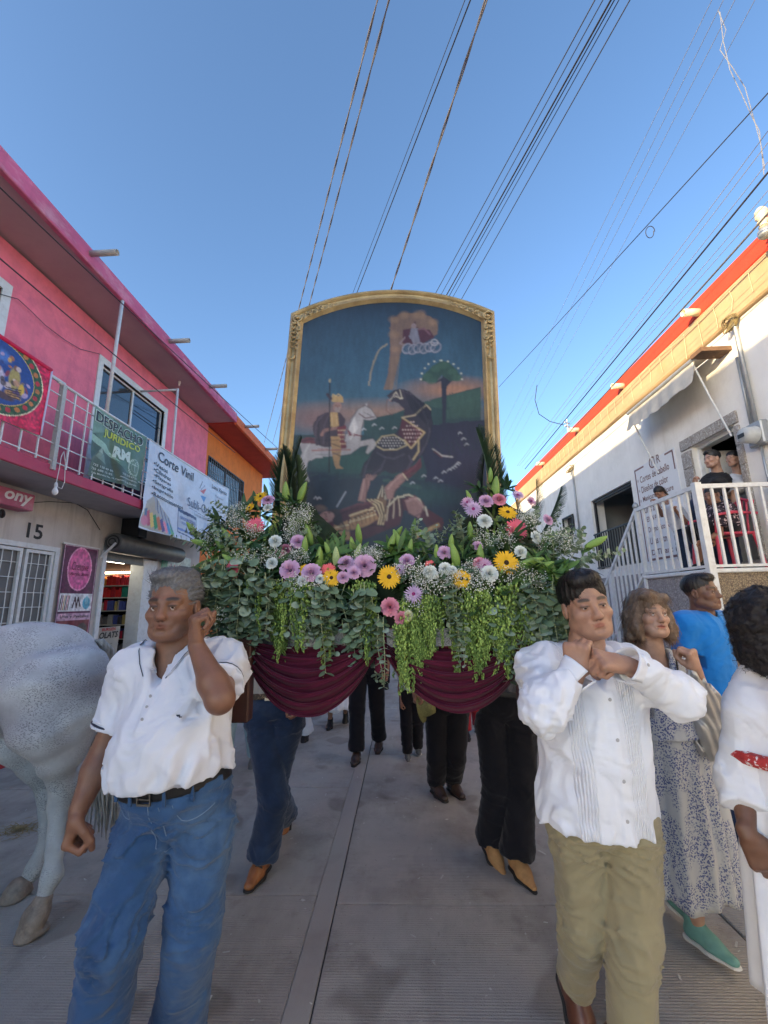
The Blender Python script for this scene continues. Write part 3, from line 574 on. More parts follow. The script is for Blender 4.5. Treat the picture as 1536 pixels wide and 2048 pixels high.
# service mast on the roof
ms = empty('service_mast', (4.55,10.86,5.56), 'white service mast with crossed insulators on the orange parapet', 'mast')
MB().tube([(0,0,0),(0,0,.72)], .018, 8).build('pole', m_wmetal, ms)
for z_ in (.52,.62): MB().bar((-.09,-.06,z_),(.09,.06,z_), .03).build('crossbar', m_wmetal, ms)
ib = empty('insulator_bracket', (4.2,4.2,5.55), 'cream ceramic insulator on a bracket at the right edge above the parapet', 'insulator')
MB().lathe([(.03,0),(.055,.02),(.03,.05),(.06,.08),(.03,.11),(.065,.14),(.06,.22),(.035,.26)], (0.02,.02,.08), n=16).build('insulator', m_cpvc, ib, True)
MB().lathe([(.06,0),(.075,.02),(.075,.07),(.06,.09)], (.02,.02,-.03), n=16).build('clamp', m_steel, ib, True)
MB().tube([(.02,.02,0),(.1,.02,-.02),(.3,.02,-.02)], .016, 8).build('arm', m_steel, ib)
# ------------------------------------------------------------------ overhead cables: (pixel, distance) ends turned into points above the street
def cable(name, p, q, r, mat, sag=.12, twist=0, label='', n=24, extra=None, group=None, cat='cable'):
    A, B = Vector(p), Vector(q); A2 = A+(A-B)*.5
    pts = []; N = 60 if twist else n
    for i in range(N+1):
        t = i/N; t2 = t; c = A2.lerp(B, t2); c.z -= sag*4*t2*(1-t2)-sag*.9
        pts.append(c)
    b = MB()
    if twist:
        dd = (B-A2).normalized(); u = dd.orthogonal().normalized(); w = dd.cross(u); L_ = (B-A2).length; N = int(L_*12)
        for ph in (0, math.pi):
            b.tube([A2.lerp(B, i/N)-Vector((0,0,sag*4*(i/N)*(1-i/N)-sag*.9))+(u*math.cos(i*twist+ph)+w*math.sin(i*twist+ph))*r*1.1 for i in range(N+1)], r, 5, cap=False)
    else: b.tube(pts, r, 6, cap=False)
    return b.build(name, mat, label=label, cat=cat, group=group)
pole_grp = 'overhead cables along the street'
def cab2(xa, xb, yb, Ya, Yb, r, mat, **k):     # from the top of the frame at pixel (xa,0) to pixel (xb,yb)
    return cable('overhead_cable', at(xa,0,Ya), at(xb,yb,Yb), r*.98, mat, **k)
m_tw = M('twisted_grey_cable', (.13,.12,.12), .5, .3, 30)
cab2(755, 528, 890, 2.9, 22, .0065, m_tw, twist=.5, label='leftmost of the twisted overhead cables above the painting', group=pole_grp)
cab2(778, 545, 890, 2.9, 22, .0065, m_tw, twist=.5, label='second twisted overhead cable from the left, almost beside the leftmost', group=pole_grp)
cab2(930, 560, 965, 3.0, 24, .004, m_wire, label='thin upper cable of the pair meeting the frame left of its crown', group=pole_grp)
cab2(941, 566, 965, 3.0, 24, .007, m_wire, label='thicker lower cable of the pair meeting the frame left of its crown', group=pole_grp)
cab2(972, 640, 1010, 3.0, 26, .0085, m_tw, twist=.45, label='thick twisted cable that reaches the very crown of the frame', group=pole_grp)
for k, (xa, xb, r, s_) in enumerate(((1190,640,.006,'dark outer left cable'),(1206,650,.005,'hair thin second cable'),(1222,658,.010,'thickest middle cable'),(1229,664,.006,'dark cable touching the thickest one'),(1238,672,.005,'hair thin fifth cable'),(1260,690,.006,'separate dark outer right cable'))):
    cab2(xa, xb, 1010, 3.1, 26, r, m_wire, label=s_+' of the bundle meeting the frame right of its crown', group=pole_grp)
for k, (xa, xb, s_) in enumerate(((1424,985,'first'),(1447,1000,'second'),(1470,1010,'third'),(1510,1024,'fourth'))):
    cab2(xa, xb, 900, 3.4, 24, .0032, m_wireg, label=s_+' faint grey cable from the left over the right half of the sky', group=pole_grp)
# service cable crossing with a coil
A, B = at(1560,160,3.4), at(998,775,11.5); cable('service_cable', A, B, .007, m_wire, sag=.02, label='black service cable with a small coil crossing diagonally to the frame', cat='cable')
c = at(1301,463,5.6); b = MB(); u, w = _rt, _up
b.tube([c+(u*math.cos(t)*.065+w*math.sin(t)*.085)+_fw*(.004*t) for t in np.linspace(0,6.6,26)], .006, 6, cap=False); b.build('cable_coil', m_wire, label='small loop of spare cable hanging on the service cable', cat='cable coil')
for k, (y1_, x2, y2, r, mm, s_) in enumerate(((262,1010,962,.004,m_wireg,'thin topmost cable'),(282,1014,962,.004,m_wireg,'thin second cable'),(318,1020,965,.004,m_wireg,'thin third cable'),(345,1026,968,.011,m_wire,'thick black upper cable'),(378,1032,970,.004,m_wireg,'thin cable under the thick black one'),(420,1050,962,.012,m_tw,'thick lower cable nearest the parapet'),(402,1040,966,.004,m_wireg,'thin cable above the lowest thick one'))):
    A = atX(1536, y1_, 3.75); B = atX(x2+24, y2-30, 3.75); A2 = A + (A-B).normalized()*1.6
    b = MB(); b.tube([A2.lerp(B, t) + Vector((0,0,-.10*math.sin(t*math.pi)*(k % 3)*.3)) for t in np.linspace(0,1,24)], r, 6, cap=False)
    b.build('overhead_cable', mm, label=s_+' of the bundle running above the right parapet', cat='cable', group='cables above the right parapet')
b = MB(); b.tube([at(1074,770,10.6),at(1070,800,10.6),at(1078,828,10.7),at(1100,843,10.8),at(1132,851,10.9)], .009, 6, cap=False); b.build('service_drop', m_wire, label='curved black drop cable reaching the service mast', cat='cable')
b = MB(); b.tube([at(1436,20,3.6),at(1452,60,3.6),at(1440,100,3.6),at(1465,135,3.6),at(1490,175,3.65),at(1497,200,3.65),at(1510,245,3.7),at(1522,290,3.7),at(1530,340,3.75)], .0035, 5, cap=False)
b.tube([at(1440,24,3.6),at(1446,80,3.6),at(1460,140,3.6),at(1484,190,3.65),at(1507,240,3.7),at(1519,262,3.7),at(1528,350,3.75)], .0035, 5, cap=False); b.build('loose_cable', m_wireg, label='thin loose tangled grey wire dangling in the sky at upper right', cat='cable')
# cables hung along the left eaves
for (p, q, r, s_) in (((0,372),(565,905),.008,'upper black cable strung in front of the pink eaves'),((0,512),(470,905),.008,'lower black cable sloping across the pink wall and balcony')):
    A = atX(p[0], p[1], -4.2); B = atX(q[0], q[1], -4.2); A2 = A+(A-B).normalized()*1.5
    b = MB(); b.tube([A2.lerp(B,t)-Vector((0,0,.05*math.sin(t*math.pi))) for t in np.linspace(0,1,20)], r, 6, cap=False); b.build('wall_cable', m_wire, label=s_, cat='cable')
pts = [atX(x,y,-5.26) for x, y in ((-40,560),(0,588),(36,598),(62,622),(90,650),(130,680),(160,698),(200,708))]
MB().tube(pts, .005, 5, cap=False).build('wall_wire', m_wire, label='thin brown wire stapled to the pink wall between windows', cat='cable')
pts = [atX(x,y,-5.28) for x, y in ((50,1006),(100,1003),(150,1006),(175,1020),(200,1060))]
MB().tube(pts, .006, 5, cap=False).build('wall_wire', m_wire, label='black wire looping along the cream wall above number 15', cat='cable')
# ------------------------------------------------------------------ banners on the left house
def banner_fn(x0, y0, y1, ztl, ztr, zbl, zbr, W, H, amp=.02, lean=.0, sag=0.0, phase=0):
    """u across in metres 0..W (increasing Y), v down 0..H, o = offset towards the street"""
    def fn(u, v, o=0):
        u = np.asarray(u, float); v = np.asarray(v, float); s = u/W; t = v/H
        zt = ztl+(ztr-ztl)*s - sag*4*s*(1-s); zb = zbl+(zbr-zbl)*s
        x = x0 + o + lean*t + amp*(np.sin(s*9+t*3+phase)*.6*t + np.sin(s*21-t*4+phase)*.28*t + .5*np.exp(-((s+t*.7-.55)/.06)**2)*t - .5*np.exp(-((s-.2-t*.3)/.04)**2)*t)
        return np.stack([x, y0+(y1-y0)*s, zt+(zb-zt)*t], -1)
    return fn
m_print = M('vinyl_print', (.5,.5,.5), .45, .05, 5, attr=True, spec=.4)
# nativity: round printed picture on a magenta cloth
nv_ = empty('nativity_banner', (0,0,0), 'magenta cloth with a round nativity print hung over the balcony rail', 'banner')
W_, H_ = 1.45, .95
r_ = Ras(W_, H_, 150, 100, srgb(214,16,70)); cx, cy = .78, .40
r_.ell(cx, cy, .60, .50, srgb(232,214,170)); r_.ell(cx, cy, .585, .485, srgb(52,84,40))
r_.noise(.5, 34, 34, 3)
for k in range(26):
    a = k*.2417; r_.ell(cx+.52*math.cos(a), cy+.43*math.sin(a), .035, .032, srgb(190,40,40) if k%2 else srgb(200,120,50))
r_.ell(cx, cy, .47, .385, srgb(220,180,80)); r_.ell(cx, cy, .46, .375, srgb(40,70,140))
r_.ell(cx-.2, cy-.16, .22, .16, srgb(200,90,60), .8, soft=.6); r_.ell(cx+.02, cy-.2, .14, .1, srgb(90,130,200), .8, soft=.6)
r_.poly([(cx-.34,cy+.26),(cx-.3,cy-.02),(cx-.2,cy-.1),(cx-.1,cy),(cx-.06,cy+.3)], srgb(120,60,50))
for (x, y, sx, sy, c_) in ((-.12,-.12,.055,.11,(150,120,90)),(-.12,-.2,.03,.035,(120,80,60)),(.02,.10,.075,.18,(205,190,205)),(0,-.04,.035,.04,(190,140,120)),(.2,.0,.08,.16,(180,160,90)),(.2,-.14,.035,.04,(140,95,75)),(.3,.12,.05,.12,(220,180,60)),(-.22,.1,.08,.07,(120,150,210)),(-.12,.16,.09,.06,(225,225,235)),(-.12,.12,.03,.03,(210,150,130)),(.2,.2,.11,.05,(190,140,80)),(-.28,.0,.04,.05,(215,225,230)),(.06,.26,.2,.05,(90,60,60))): r_.ell(cx+x, cy+y, sx, sy, srgb(*c_), soft=.25)
nr = random.Random(4)
for k in range(46):
    a, q = nr.uniform(0,6.28), nr.uniform(0,1)**.6; r_.ell(cx+.40*q*math.cos(a), cy+.05+.30*q*math.sin(a), nr.uniform(.015,.05), nr.uniform(.02,.06), srgb(*nr.choice(((205,150,120),(120,70,60),(225,200,190),(190,120,60),(90,60,110),(60,70,130),(150,60,60),(230,180,90),(70,50,50),(200,170,200),(140,110,90)))), .85, soft=.3, rot=nr.uniform(0,3))
for k in range(5): r_.line([(cx+.12+k*.01,cy+.14+k*.025),(cx+.3,cy+.10+k*.03)], .012, srgb(60,40,40))
r_.noise(.18, 60, 60, 9)
fn = banner_fn(-4.455, 3.36, 4.82, 4.62, 4.615, 3.62, 3.72, W_, H_, .02)
link('cloth', r_.mesh('nativity_cloth', m_print, fn), nv_)
MB().tube([tuple(fn(np.array([u]),np.array([0.0]),-.01)[0]) for u in np.linspace(0,W_,10)], .03, 8).build('rolled_edge', M('magenta_cloth', srgb(214,16,70), .7, .1), nv_, True)
MB().tube([tuple(fn(np.array([W_]),np.array([v]),.004)[0]) for v in np.linspace(0,H_,8)], .012, 6).build('hem_cord', M('lilac_ribbon', (.62,.60,.80), .6, .05), nv_, True)
# green law-office banner
dj = empty('law_office_banner', (0,0,0), 'green banner lettered DESPACHO JURIDICO hanging on the balcony railing', 'banner')
W_, H_ = 1.2, 1.03
r_ = Ras(W_, H_, 150, 130, srgb(92,122,100)); r_.poly([(0,.38),(.25,.52),(.75,.78),(1.2,.9),(1.2,1.03),(0,1.03)], srgb(72,92,78)); r_.poly([(0,.0),(.4,0),(.25,.3),(0,.42)], srgb(120,150,130)); r_.poly([(0,.42),(.33,.5),(.62,.66),(.3,.60),(0,.52)], srgb(170,205,180), .7)
r_.ell(.95, .66, .15, .15, srgb(150,170,150), .9, ring=.12); r_.ell(.95, .66, .09, .09, srgb(150,170,150), .8, ring=.1); r_.line([(.95,.58),(.95,.74)], .012, srgb(190,205,190)); r_.line([(.88,.62),(1.02,.62)], .01, srgb(190,205,190))
for k in range(9): a = .5+k*.27; r_.ell(.95+.14*math.sin(a), .67+.14*math.cos(a), .03, .012, srgb(180,200,180), .9, rot=a); r_.ell(.95-.14*math.sin(a), .67+.14*math.cos(a), .03, .012, srgb(180,200,180), .9, rot=-a)
r_.poly([(.10,.72),(.2,.6),(.3,.66),(.36,.78),(.2,.74)], srgb(120,145,130), .8); r_.poly([(.14,.64),(.2,.56),(.26,.64)], srgb(160,180,165), .6)
r_.noise(.15, 5, 12, 4); r_.noise(.12, 40, 40, 5)
fn = banner_fn(-4.455, 5.64, 6.93, 4.53, 4.545, 3.46, 3.56, W_, H_, .055, sag=.03)
link('cloth', r_.mesh('law_cloth', m_print, fn), dj)
m_blk = M('black_print', (.015,.015,.02), .5, 0); m_yel = M('yellow_green_print', srgb(190,200,70), .5, 0); m_wht = M('white_print2', srgb(205,222,208), .5, 0); m_wht2 = M('small_white_print', srgb(190,200,190), .5, 0)
text_on('lettering', 'DESPACHO', m_wht, dj, fn, .56, .135, w=1.09, h=.185, bold=.055, out=.006); text_on('lettering', 'DESPACHO', m_blk, dj, fn, .56, .135, w=1.06, h=.16, bold=.02, out=.010)
text_on('lettering', 'JURIDICO', m_yel, dj, fn, .62, .32, w=.84, h=.15, bold=.03, out=.008)
text_on('lettering', 'RM', m_wht, dj, fn, .64, .52, w=.34, h=.19, bold=.06, out=.007)
for k, (s_, u_, v_, w__) in enumerate((('735 128 49 85',.31,.845,.42),('735 210 67 361',.86,.845,.42),('735 688 15 82',.29,.905,.42),('despachojuridicorm@gmail.com',.86,.905,.50),('Calle Morelos No. 14, Centro',.40,.965,.60),('Lic. en Derecho',.9,.965,.36))):
    text_on('lettering', s_, m_wht2, dj, fn, u_, v_, w=w__, h=.034, bold=.02, out=.006)
# white vinyl-cutting banner
vb = empty('print_shop_banner', (0,0,0), 'large white print shop banner lettered Corte Vinil and Subli-Graf on the balcony', 'banner')
W_, H_ = 3.55, 1.66
r_ = Ras(W_, H_, 200, 120, srgb(206,214,226)); r_.ell(2.6, 1.3, .9, .5, srgb(150,180,215), .5, soft=1); r_.ell(1.2,.5,.9,.6,srgb(225,230,238),.6,soft=1)
r_.poly([(.0,1.62),(.1,1.15),(.3,1.0),(.9,1.30),(1.1,1.66)], srgb(170,160,140), .8)
for k, c_ in enumerate(((70,110,160),(190,90,120),(225,200,120),(60,150,110),(200,120,90),(90,80,140),(230,140,160),(70,140,190),(110,180,120))):
    r_.poly([(.08+.1*k,1.30+.02*k),(.15+.1*k,1.26+.02*k),(.27+.1*k,1.52+.01*k),(.18+.1*k,1.58+.01*k)], srgb(*c_))
for k in range(8): r_.line([(.3+.08*k,1.0+.045*k),(.44+.08*k,1.24+.045*k)], .022, srgb(60,90,150) if k%2 else srgb(150,170,200))
r_.ell(.16,1.5,.14,.11,srgb(210,120,150),soft=.3); r_.poly([(1.2,1.02),(1.85,1.1),(1.85,1.6),(1.2,1.52)], srgb(190,200,215)); r_.line([(1.2,1.02),(1.85,1.1),(1.85,1.6),(1.2,1.52),(1.2,1.02)], .022, srgb(60,80,130)); r_.poly([(1.2,1.02),(1.85,1.1),(1.85,1.16),(1.2,1.08)], srgb(60,80,120)); r_.poly([(1.2,1.42),(1.85,1.49),(1.85,1.54),(1.2,1.47)], srgb(110,140,200))
r_.poly([(1.42,1.5),(1.5,1.36),(1.56,1.5)], srgb(50,50,60)); r_.poly([(1.62,1.5),(1.7,1.38),(1.74,1.52)], srgb(60,50,50))
r_.poly([(1.98,.42),(2.28,.30),(2.16,.46)], srgb(215,110,110)); r_.poly([(2.02,.52),(2.28,.50),(2.18,.66)], srgb(90,150,210)); r_.line([(1.98,.36),(2.08,.18)], .02, srgb(50,60,90)); r_.line([(2.04,.38),(2.2,.24)], .014, srgb(70,90,150))
r_.line([(1.55,.93),(2.55,1.0)], .012, srgb(90,100,130)); r_.poly([(2.3,1.1),(2.9,1.2),(3.3,1.5),(2.6,1.6),(2.2,1.5)], srgb(120,160,210), .35)
for k in range(7): r_.line([(2.4+.12*k,1.5-.02*k),(2.6+.12*k,1.15)], .03, srgb(150,150,170), .5)
r_.noise(.08, 4, 4, 4); r_.noise(.05, 30, 30, 7)
fn = banner_fn(-4.445, 6.99, 10.56, 4.54, 4.56, 2.93, 2.9, W_, H_, .075, sag=.04, phase=1)
link('cloth', r_.mesh('vinil_cloth', m_print, fn), vb)
MB().tube([tuple(fn(np.array([u]),np.array([0.0]),0)[0]) for u in np.linspace(0,W_,14)], .012, 6).build('top_rope', m_wmetal, vb, True)
m_nav = M('navy_print', srgb(50,55,75), .5, 0); m_gry = M('grey_print', srgb(110,120,135), .5, 0); m_blu = M('blue_print', srgb(70,90,160), .5, 0)
text_on('lettering', 'Corte Vinil', m_nav, vb, fn, .98, .20, w=1.36, h=.20, bold=.012, out=.009)
for k, s_ in enumerate(('•Vasos','•Cilindros','•Playeras','•Serigrafía','•Impresión','•Reconocimientos')): text_on('lettering', s_, m_nav, vb, fn, (.42,.5,.52,.56,.58,.78)[k], .40+k*.115, w=(.5,.62,.62,.74,.78,1.15)[k], h=.085, bold=.012, out=.009)
text_on('lettering', 'Subli-Graf', M('serif_print', srgb(90,105,135), .5, 0), vb, fn, 2.02, .80, w=1.1, h=.20, bold=.005, out=.009)
text_on('lettering', 'Lona de colores', m_gry, vb, fn, 2.1, 1.02, w=.7, h=.07, out=.009)
text_on('lettering', 'Lona Xpress', m_nav, vb, fn, 2.98, .17, w=.86, h=.13, bold=.012, out=.009)
for k in range(7): text_on('lettering', ('Tarjetas','Volantes','Tazas','Gorras','Sellos','Folders','Stickers')[k], m_gry, vb, fn, 2.98, .36+k*.11, w=.5, h=.06, out=.008)
text_on('lettering', 'GRADUACIONES', m_blu, vb, fn, 1.53, 1.22, w=.54, h=.07, rot=-.1, out=.009); text_on('lettering', 'TODO LISTO', m_blu, vb, fn, 1.53, 1.33, w=.46, h=.05, rot=-.1, out=.009)
text_on('lettering', 'LONAS', m_gry, vb, fn, 2.85, 1.12, w=.5, h=.11, rot=1.2, out=.009)
# maroon beauty-supply banner beside the door
mb_ = empty('beauty_banner', (0,0,0), 'tall maroon beauty shop banner with a pink oval logo beside door 15', 'banner')
W_, H_ = .76, 2.0
r_ = Ras(W_, H_, 80, 200, srgb(92,22,66)); r_.ell(.38, .38, .265, .355, srgb(236,150,185)); r_.ell(.38, .38, .24, .33, srgb(216,90,150)); r_.ell(.38,.38,.24,.33, srgb(235,130,175), .5, soft=.8)
for p in ([(.02,.02),(.74,.02),(.74,1.98),(.02,1.98),(.02,.02)],): r_.line(p, .012, srgb(225,190,205))
r_.poly([(.03,.78),(.74,.78),(.74,1.06),(.03,1.06)], srgb(222,220,222)); r_.poly([(.03,1.09),(.74,1.09),(.74,1.20),(.03,1.20)], srgb(200,160,180)); r_.poly([(.03,1.2),(.74,1.2),(.74,1.6),(.03,1.6)], srgb(120,50,60)); r_.poly([(.03,1.64),(.74,1.64),(.74,1.95),(.03,1.95)], srgb(190,150,165))
for k in range(6): r_.line([(.07+.035*k,.82),(.05+.035*k,1.03)], .02, srgb(*((60,30,40),(150,80,90),(200,160,90),(40,30,40),(190,60,90),(110,70,60))[k]))
r_.ell(.61,.93,.09,.10,srgb(90,165,190)); r_.ell(.61,.88,.04,.07,srgb(140,200,215)); r_.line([(.32,1.0),(.36,.84),(.40,1.0),(.42,.84),(.48,.98)], .026, srgb(60,20,40)); r_.ell(.2,1.38,.1,.13,srgb(190,150,110)); r_.ell(.58,1.38,.12,.13,srgb(95,80,75)); r_.ell(.36,1.45,.1,.08,srgb(170,40,60))
r_.ell(.2,1.8,.1,.1,srgb(90,40,60)); r_.ell(.55,1.8,.14,.1,srgb(150,90,110)); r_.noise(.35, 26, 26, 2); r_.noise(.15, 60, 60, 5)
fn = banner_fn(-5.262, 6.40, 7.16, 2.60, 2.60, .62, .62, W_, H_, .012)
link('cloth', r_.mesh('maroon_cloth', m_print, fn), mb_)
text_on('lettering', 'Creative', M('rose_print', srgb(130,30,80), .5, 0), mb_, fn, .38, .34, w=.36, h=.13, out=.007, shear=.2); text_on('lettering', 'Acrylic Store', M('rose_print'), mb_, fn, .38, .47, w=.40, h=.07, out=.007, bold=.02, shear=.2)
text_on('lettering', 'Uñas y Pestañas', m_blk, mb_, fn, .38, 1.145, w=.6, h=.06, out=.006)
MB().box((-5.28,6.37,2.59),(-5.255,7.19,2.615)).build('hanging_rod', m_wmetal, mb_)
# small sign with bottles right of the shop
bs_ = empty('bottle_poster', (0,0,0), 'green and white poster with pink bottles on the wall past the shop', 'poster')
W_, H_ = 1.3, .75; r_ = Ras(W_, H_, 100, 60, srgb(190,205,195)); r_.poly([(0,0),(.3,0),(.12,.75),(0,.75)], srgb(80,150,120))
for k in range(6): r_.poly([(.35+.15*k,.7),(.35+.15*k,.35),(.39+.15*k,.2),(.42+.15*k,.2),(.46+.15*k,.35),(.46+.15*k,.7)], srgb(*((205,130,150),(190,110,130),(225,205,205),(215,160,170),(200,200,205),(190,120,140))[k]))
r_.noise(.2, 20, 20, 1); fn = banner_fn(-5.27, 9.15, 10.45, 2.74, 2.74, 1.99, 1.99, W_, H_, .004); link('print', r_.mesh('bottle_print', m_print, fn), bs_)
MB().box((-5.299,9.13,1.97),(-5.29,10.47,2.76)).build('backing', m_wmetal, bs_)
# ------------------------------------------------------------------ sculpting: smooth solids on a grid, meshed by surface nets
def V3(*a): return np.array(a if len(a) == 3 else a[0], np.float32)
def rotm(yaw=0, pitch=0, roll=0):      # local x right, y forward, z up
    return np.array((Matrix.Rotation(yaw,3,'Z') @ Matrix.Rotation(pitch,3,'X') @ Matrix.Rotation(roll,3,'Y')), np.float32)
class Sdf:
    def __init__(s, h): s.h = h; s.ops = []; s.post = []
    def cone(s, a, b, ra, rb=None, k=.012, flat=None, sub=False, col=None):
        """rounded cone a->b; flat=(axis vector, factor): thinner (factor<1) across that axis"""
        a, b = V3(a), V3(b); rb = ra if rb is None else rb; r = max(ra, rb)*(1/min(1, flat[1]) if flat and flat[1] < 1 else 1)
        s.ops.append(('c', np.minimum(a,b)-r, np.maximum(a,b)+r, (a,b,ra,rb,flat), k, sub)); return s
    def ell(s, c, r, Rm=None, k=.012, sub=False):
        c, r = V3(c), V3(r); Rm = np.eye(3, dtype=np.float32) if Rm is None else Rm
        e = np.sqrt(((Rm*r[None,:])**2).sum(1)); s.ops.append(('e', c-e, c+e, (c,r,Rm), k, sub)); return s
    def chain(s, pts, rs, k=.012, **kw):
        for i in range(len(pts)-1): s.cone(pts[i], pts[i+1], rs[i], rs[i+1], k, **kw)
        return s
    def half(s, p, n): s.post.append(('h', V3(p), V3(n)/np.linalg.norm(n))); return s     # cut away the side n points to
    def halfbox(s, p, n, lo, hi): s.post.append(('hb', V3(p), V3(n)/np.linalg.norm(n), V3(lo), V3(hi))); return s
    def cut(s, p, n): s.ops.append(('H', None, None, (V3(p), V3(n)/np.linalg.norm(n)), 0, True)); return s    # cuts what was added so far
    def disp(s, fn): s.post.append(('d', fn)); return s
    @staticmethod
    def _d(kind, par, P):
        if kind == 'c':
            a, b, ra, rb, flat = par; ba = b-a; L2 = max(float(ba@ba), 1e-9); q = P-a; t = np.clip((q@ba)/L2, 0, 1)
            v = q-t[...,None]*ba
            if flat: ax = V3(flat[0])/np.linalg.norm(flat[0]); pr = v@ax; v = v+(pr*(1/flat[1]-1))[...,None]*ax
            d = np.sqrt((v*v).sum(-1))-(ra+(rb-ra)*t); return d*min(1, flat[1]) if flat and flat[1] < 1 else d
        c, r, Rm = par; q = (P-c)@Rm; k0 = np.sqrt(((q/r)**2).sum(-1)); k1 = np.sqrt(((q/(r*r))**2).sum(-1))+1e-9
        return k0*(k0-1)/k1
    def mesh(s):
        h = s.h; pad = 3*h; add = [o for o in s.ops if not o[5]]
        lo = np.min([o[1] for o in add], 0)-pad; hi = np.max([o[2] for o in add], 0)+pad
        n = np.ceil((hi-lo)/h).astype(int)+1; f = np.full(n, 9., np.float32)
        ax = [lo[i]+h*np.arange(n[i], dtype=np.float32) for i in range(3)]
        for kind, a, b, par, k, sub in s.ops:
            if kind == 'H':
                pl = ((ax[0]-par[0][0])*par[1][0])[:,None,None]+((ax[1]-par[0][1])*par[1][1])[None,:,None]+((ax[2]-par[0][2])*par[1][2])[None,None,:]
                np.maximum(f, pl, out=f); continue
            i0 = np.clip(np.floor((a-k-2*h-lo)/h).astype(int), 0, n-1); i1 = np.clip(np.ceil((b+k+2*h-lo)/h).astype(int)+1, 1, n)
            if (i1 <= i0).any(): continue
            sl = tuple(slice(i0[i], i1[i]) for i in range(3)); P = np.stack(np.meshgrid(*[ax[i][sl[i]] for i in range(3)], indexing='ij'), -1)
            d = s._d(kind, par, P); g = f[sl]
            if sub: d = -d; hh = np.maximum(k-np.abs(g-d), 0)/k; f[sl] = np.maximum(g, d)+hh*hh*k*.25
            else: hh = np.maximum(k-np.abs(g-d), 0)/k; f[sl] = np.minimum(g, d)-hh*hh*k*.25
        for p in s.post:
            if p[0] == 'd':
                idx = np.nonzero(np.abs(f) < 4*h+.02); P = np.stack([ax[i][idx[i]] for i in range(3)], -1); f[idx] += p[1](P).astype(np.float32)
            else:
                if p[0] == 'h': sl = (slice(None),)*3
                else:
                    i0 = np.clip(((p[3]-lo)/h).astype(int), 0, n-1); i1 = np.clip(((p[4]-lo)/h).astype(int)+1, 1, n)
                    if (i1 <= i0).any(): continue
                    sl = tuple(slice(i0[i], i1[i]) for i in range(3))
                pl = ((ax[0][sl[0]]-p[1][0])*p[2][0])[:,None,None]+((ax[1][sl[1]]-p[1][1])*p[2][1])[None,:,None]+((ax[2][sl[2]]-p[1][2])*p[2][2])[None,None,:]
                f[sl] = np.maximum(f[sl], pl)
        return nets(f, lo, h)
def nets(f, lo, h):
    f[0]=f[-1]=9; f[:,0]=f[:,-1]=9; f[:,:,0]=f[:,:,-1]=9
    S = f < 0; nx, ny, nz = f.shape
    c = [S[dx:nx-1+dx, dy:ny-1+dy, dz:nz-1+dz] for dx in (0,1) for dy in (0,1) for dz in (0,1)]
    allv = c[0].copy(); anyv = c[0].copy()
    for q in c[1:]: allv &= q; anyv |= q
    act = anyv & ~allv; I = np.nonzero(act); idx = np.full(act.shape, -1, np.int32); idx[I] = np.arange(len(I[0]))
    vals = {}
    for dx in (0,1):
        for dy in (0,1):
            for dz in (0,1): vals[dx,dy,dz] = f[I[0]+dx, I[1]+dy, I[2]+dz]
    acc = np.zeros((len(I[0]),3), np.float32); cnt = np.zeros(len(I[0]), np.float32)
    K = list(vals)
    for a in K:
        for ax_ in range(3):
            if a[ax_] == 1: continue
            b = list(a); b[ax_] = 1; va, vb = vals[a], vals[tuple(b)]; m = (va < 0) != (vb < 0)
            t = np.where(m, va/np.where(m, va-vb, 1), 0); p = np.zeros_like(acc); p[:] = a; p[:,ax_] += t; acc[m] += p[m]; cnt += m
    V = (acc/cnt[:,None]+np.stack(I,-1))*h+lo; Fs = []
    for ax_ in range(3):
        sl0 = [slice(None)]*3; sl1 = [slice(None)]*3; sl0[ax_] = slice(0,-1); sl1[ax_] = slice(1,None)
        A = S[tuple(sl0)]; B = S[tuple(sl1)]; e = np.nonzero(A != B); u, v = [i for i in range(3) if i != ax_]
        ok = (e[u] > 0) & (e[v] > 0) & (e[u] < f.shape[u]-1) & (e[v] < f.shape[v]-1); e = [q[ok] for q in e]
        def cell(du, dv): q = [x.copy() for x in e]; q[u] -= du; q[v] -= dv; return idx[q[0], q[1], q[2]]
        Q = np.stack([cell(1,1), cell(0,1), cell(0,0), cell(1,0)], -1); inside = A[tuple(e)]
        if ax_ == 1: inside = ~inside
        Q[~inside] = Q[~inside][:, ::-1]; Fs.append(Q)
    return V, np.concatenate(Fs)
def merge(parts):
    Vs, Fs, n = [], [], 0
    for V, F in parts: Vs.append(V); Fs.append(F+n); n += len(V)
    return np.concatenate(Vs), np.concatenate(Fs)
def folds(amp, s=(14,14,14), warp=.6, seed=0, sharp=1.0, mask=None):
    """cloth creases: ridged noise, stretched by the scale s"""
    s = V3(*s)
    def fn(P):
        q = P*s+seed*7.3; w = vnoise(q*.5+3)*warp; n = vnoise(q+w[...,None]); r = 1-np.abs(n)*2; r = np.clip(r, -1, 1); d = -amp*np.sign(r)*np.abs(r)**sharp
        return d*mask(P) if mask else d
    return fn
def smooth_mask(c, r):
    c = V3(c)
    return lambda P: np.clip(1-np.sqrt(((P-c)**2).sum(-1))/r, 0, 1)
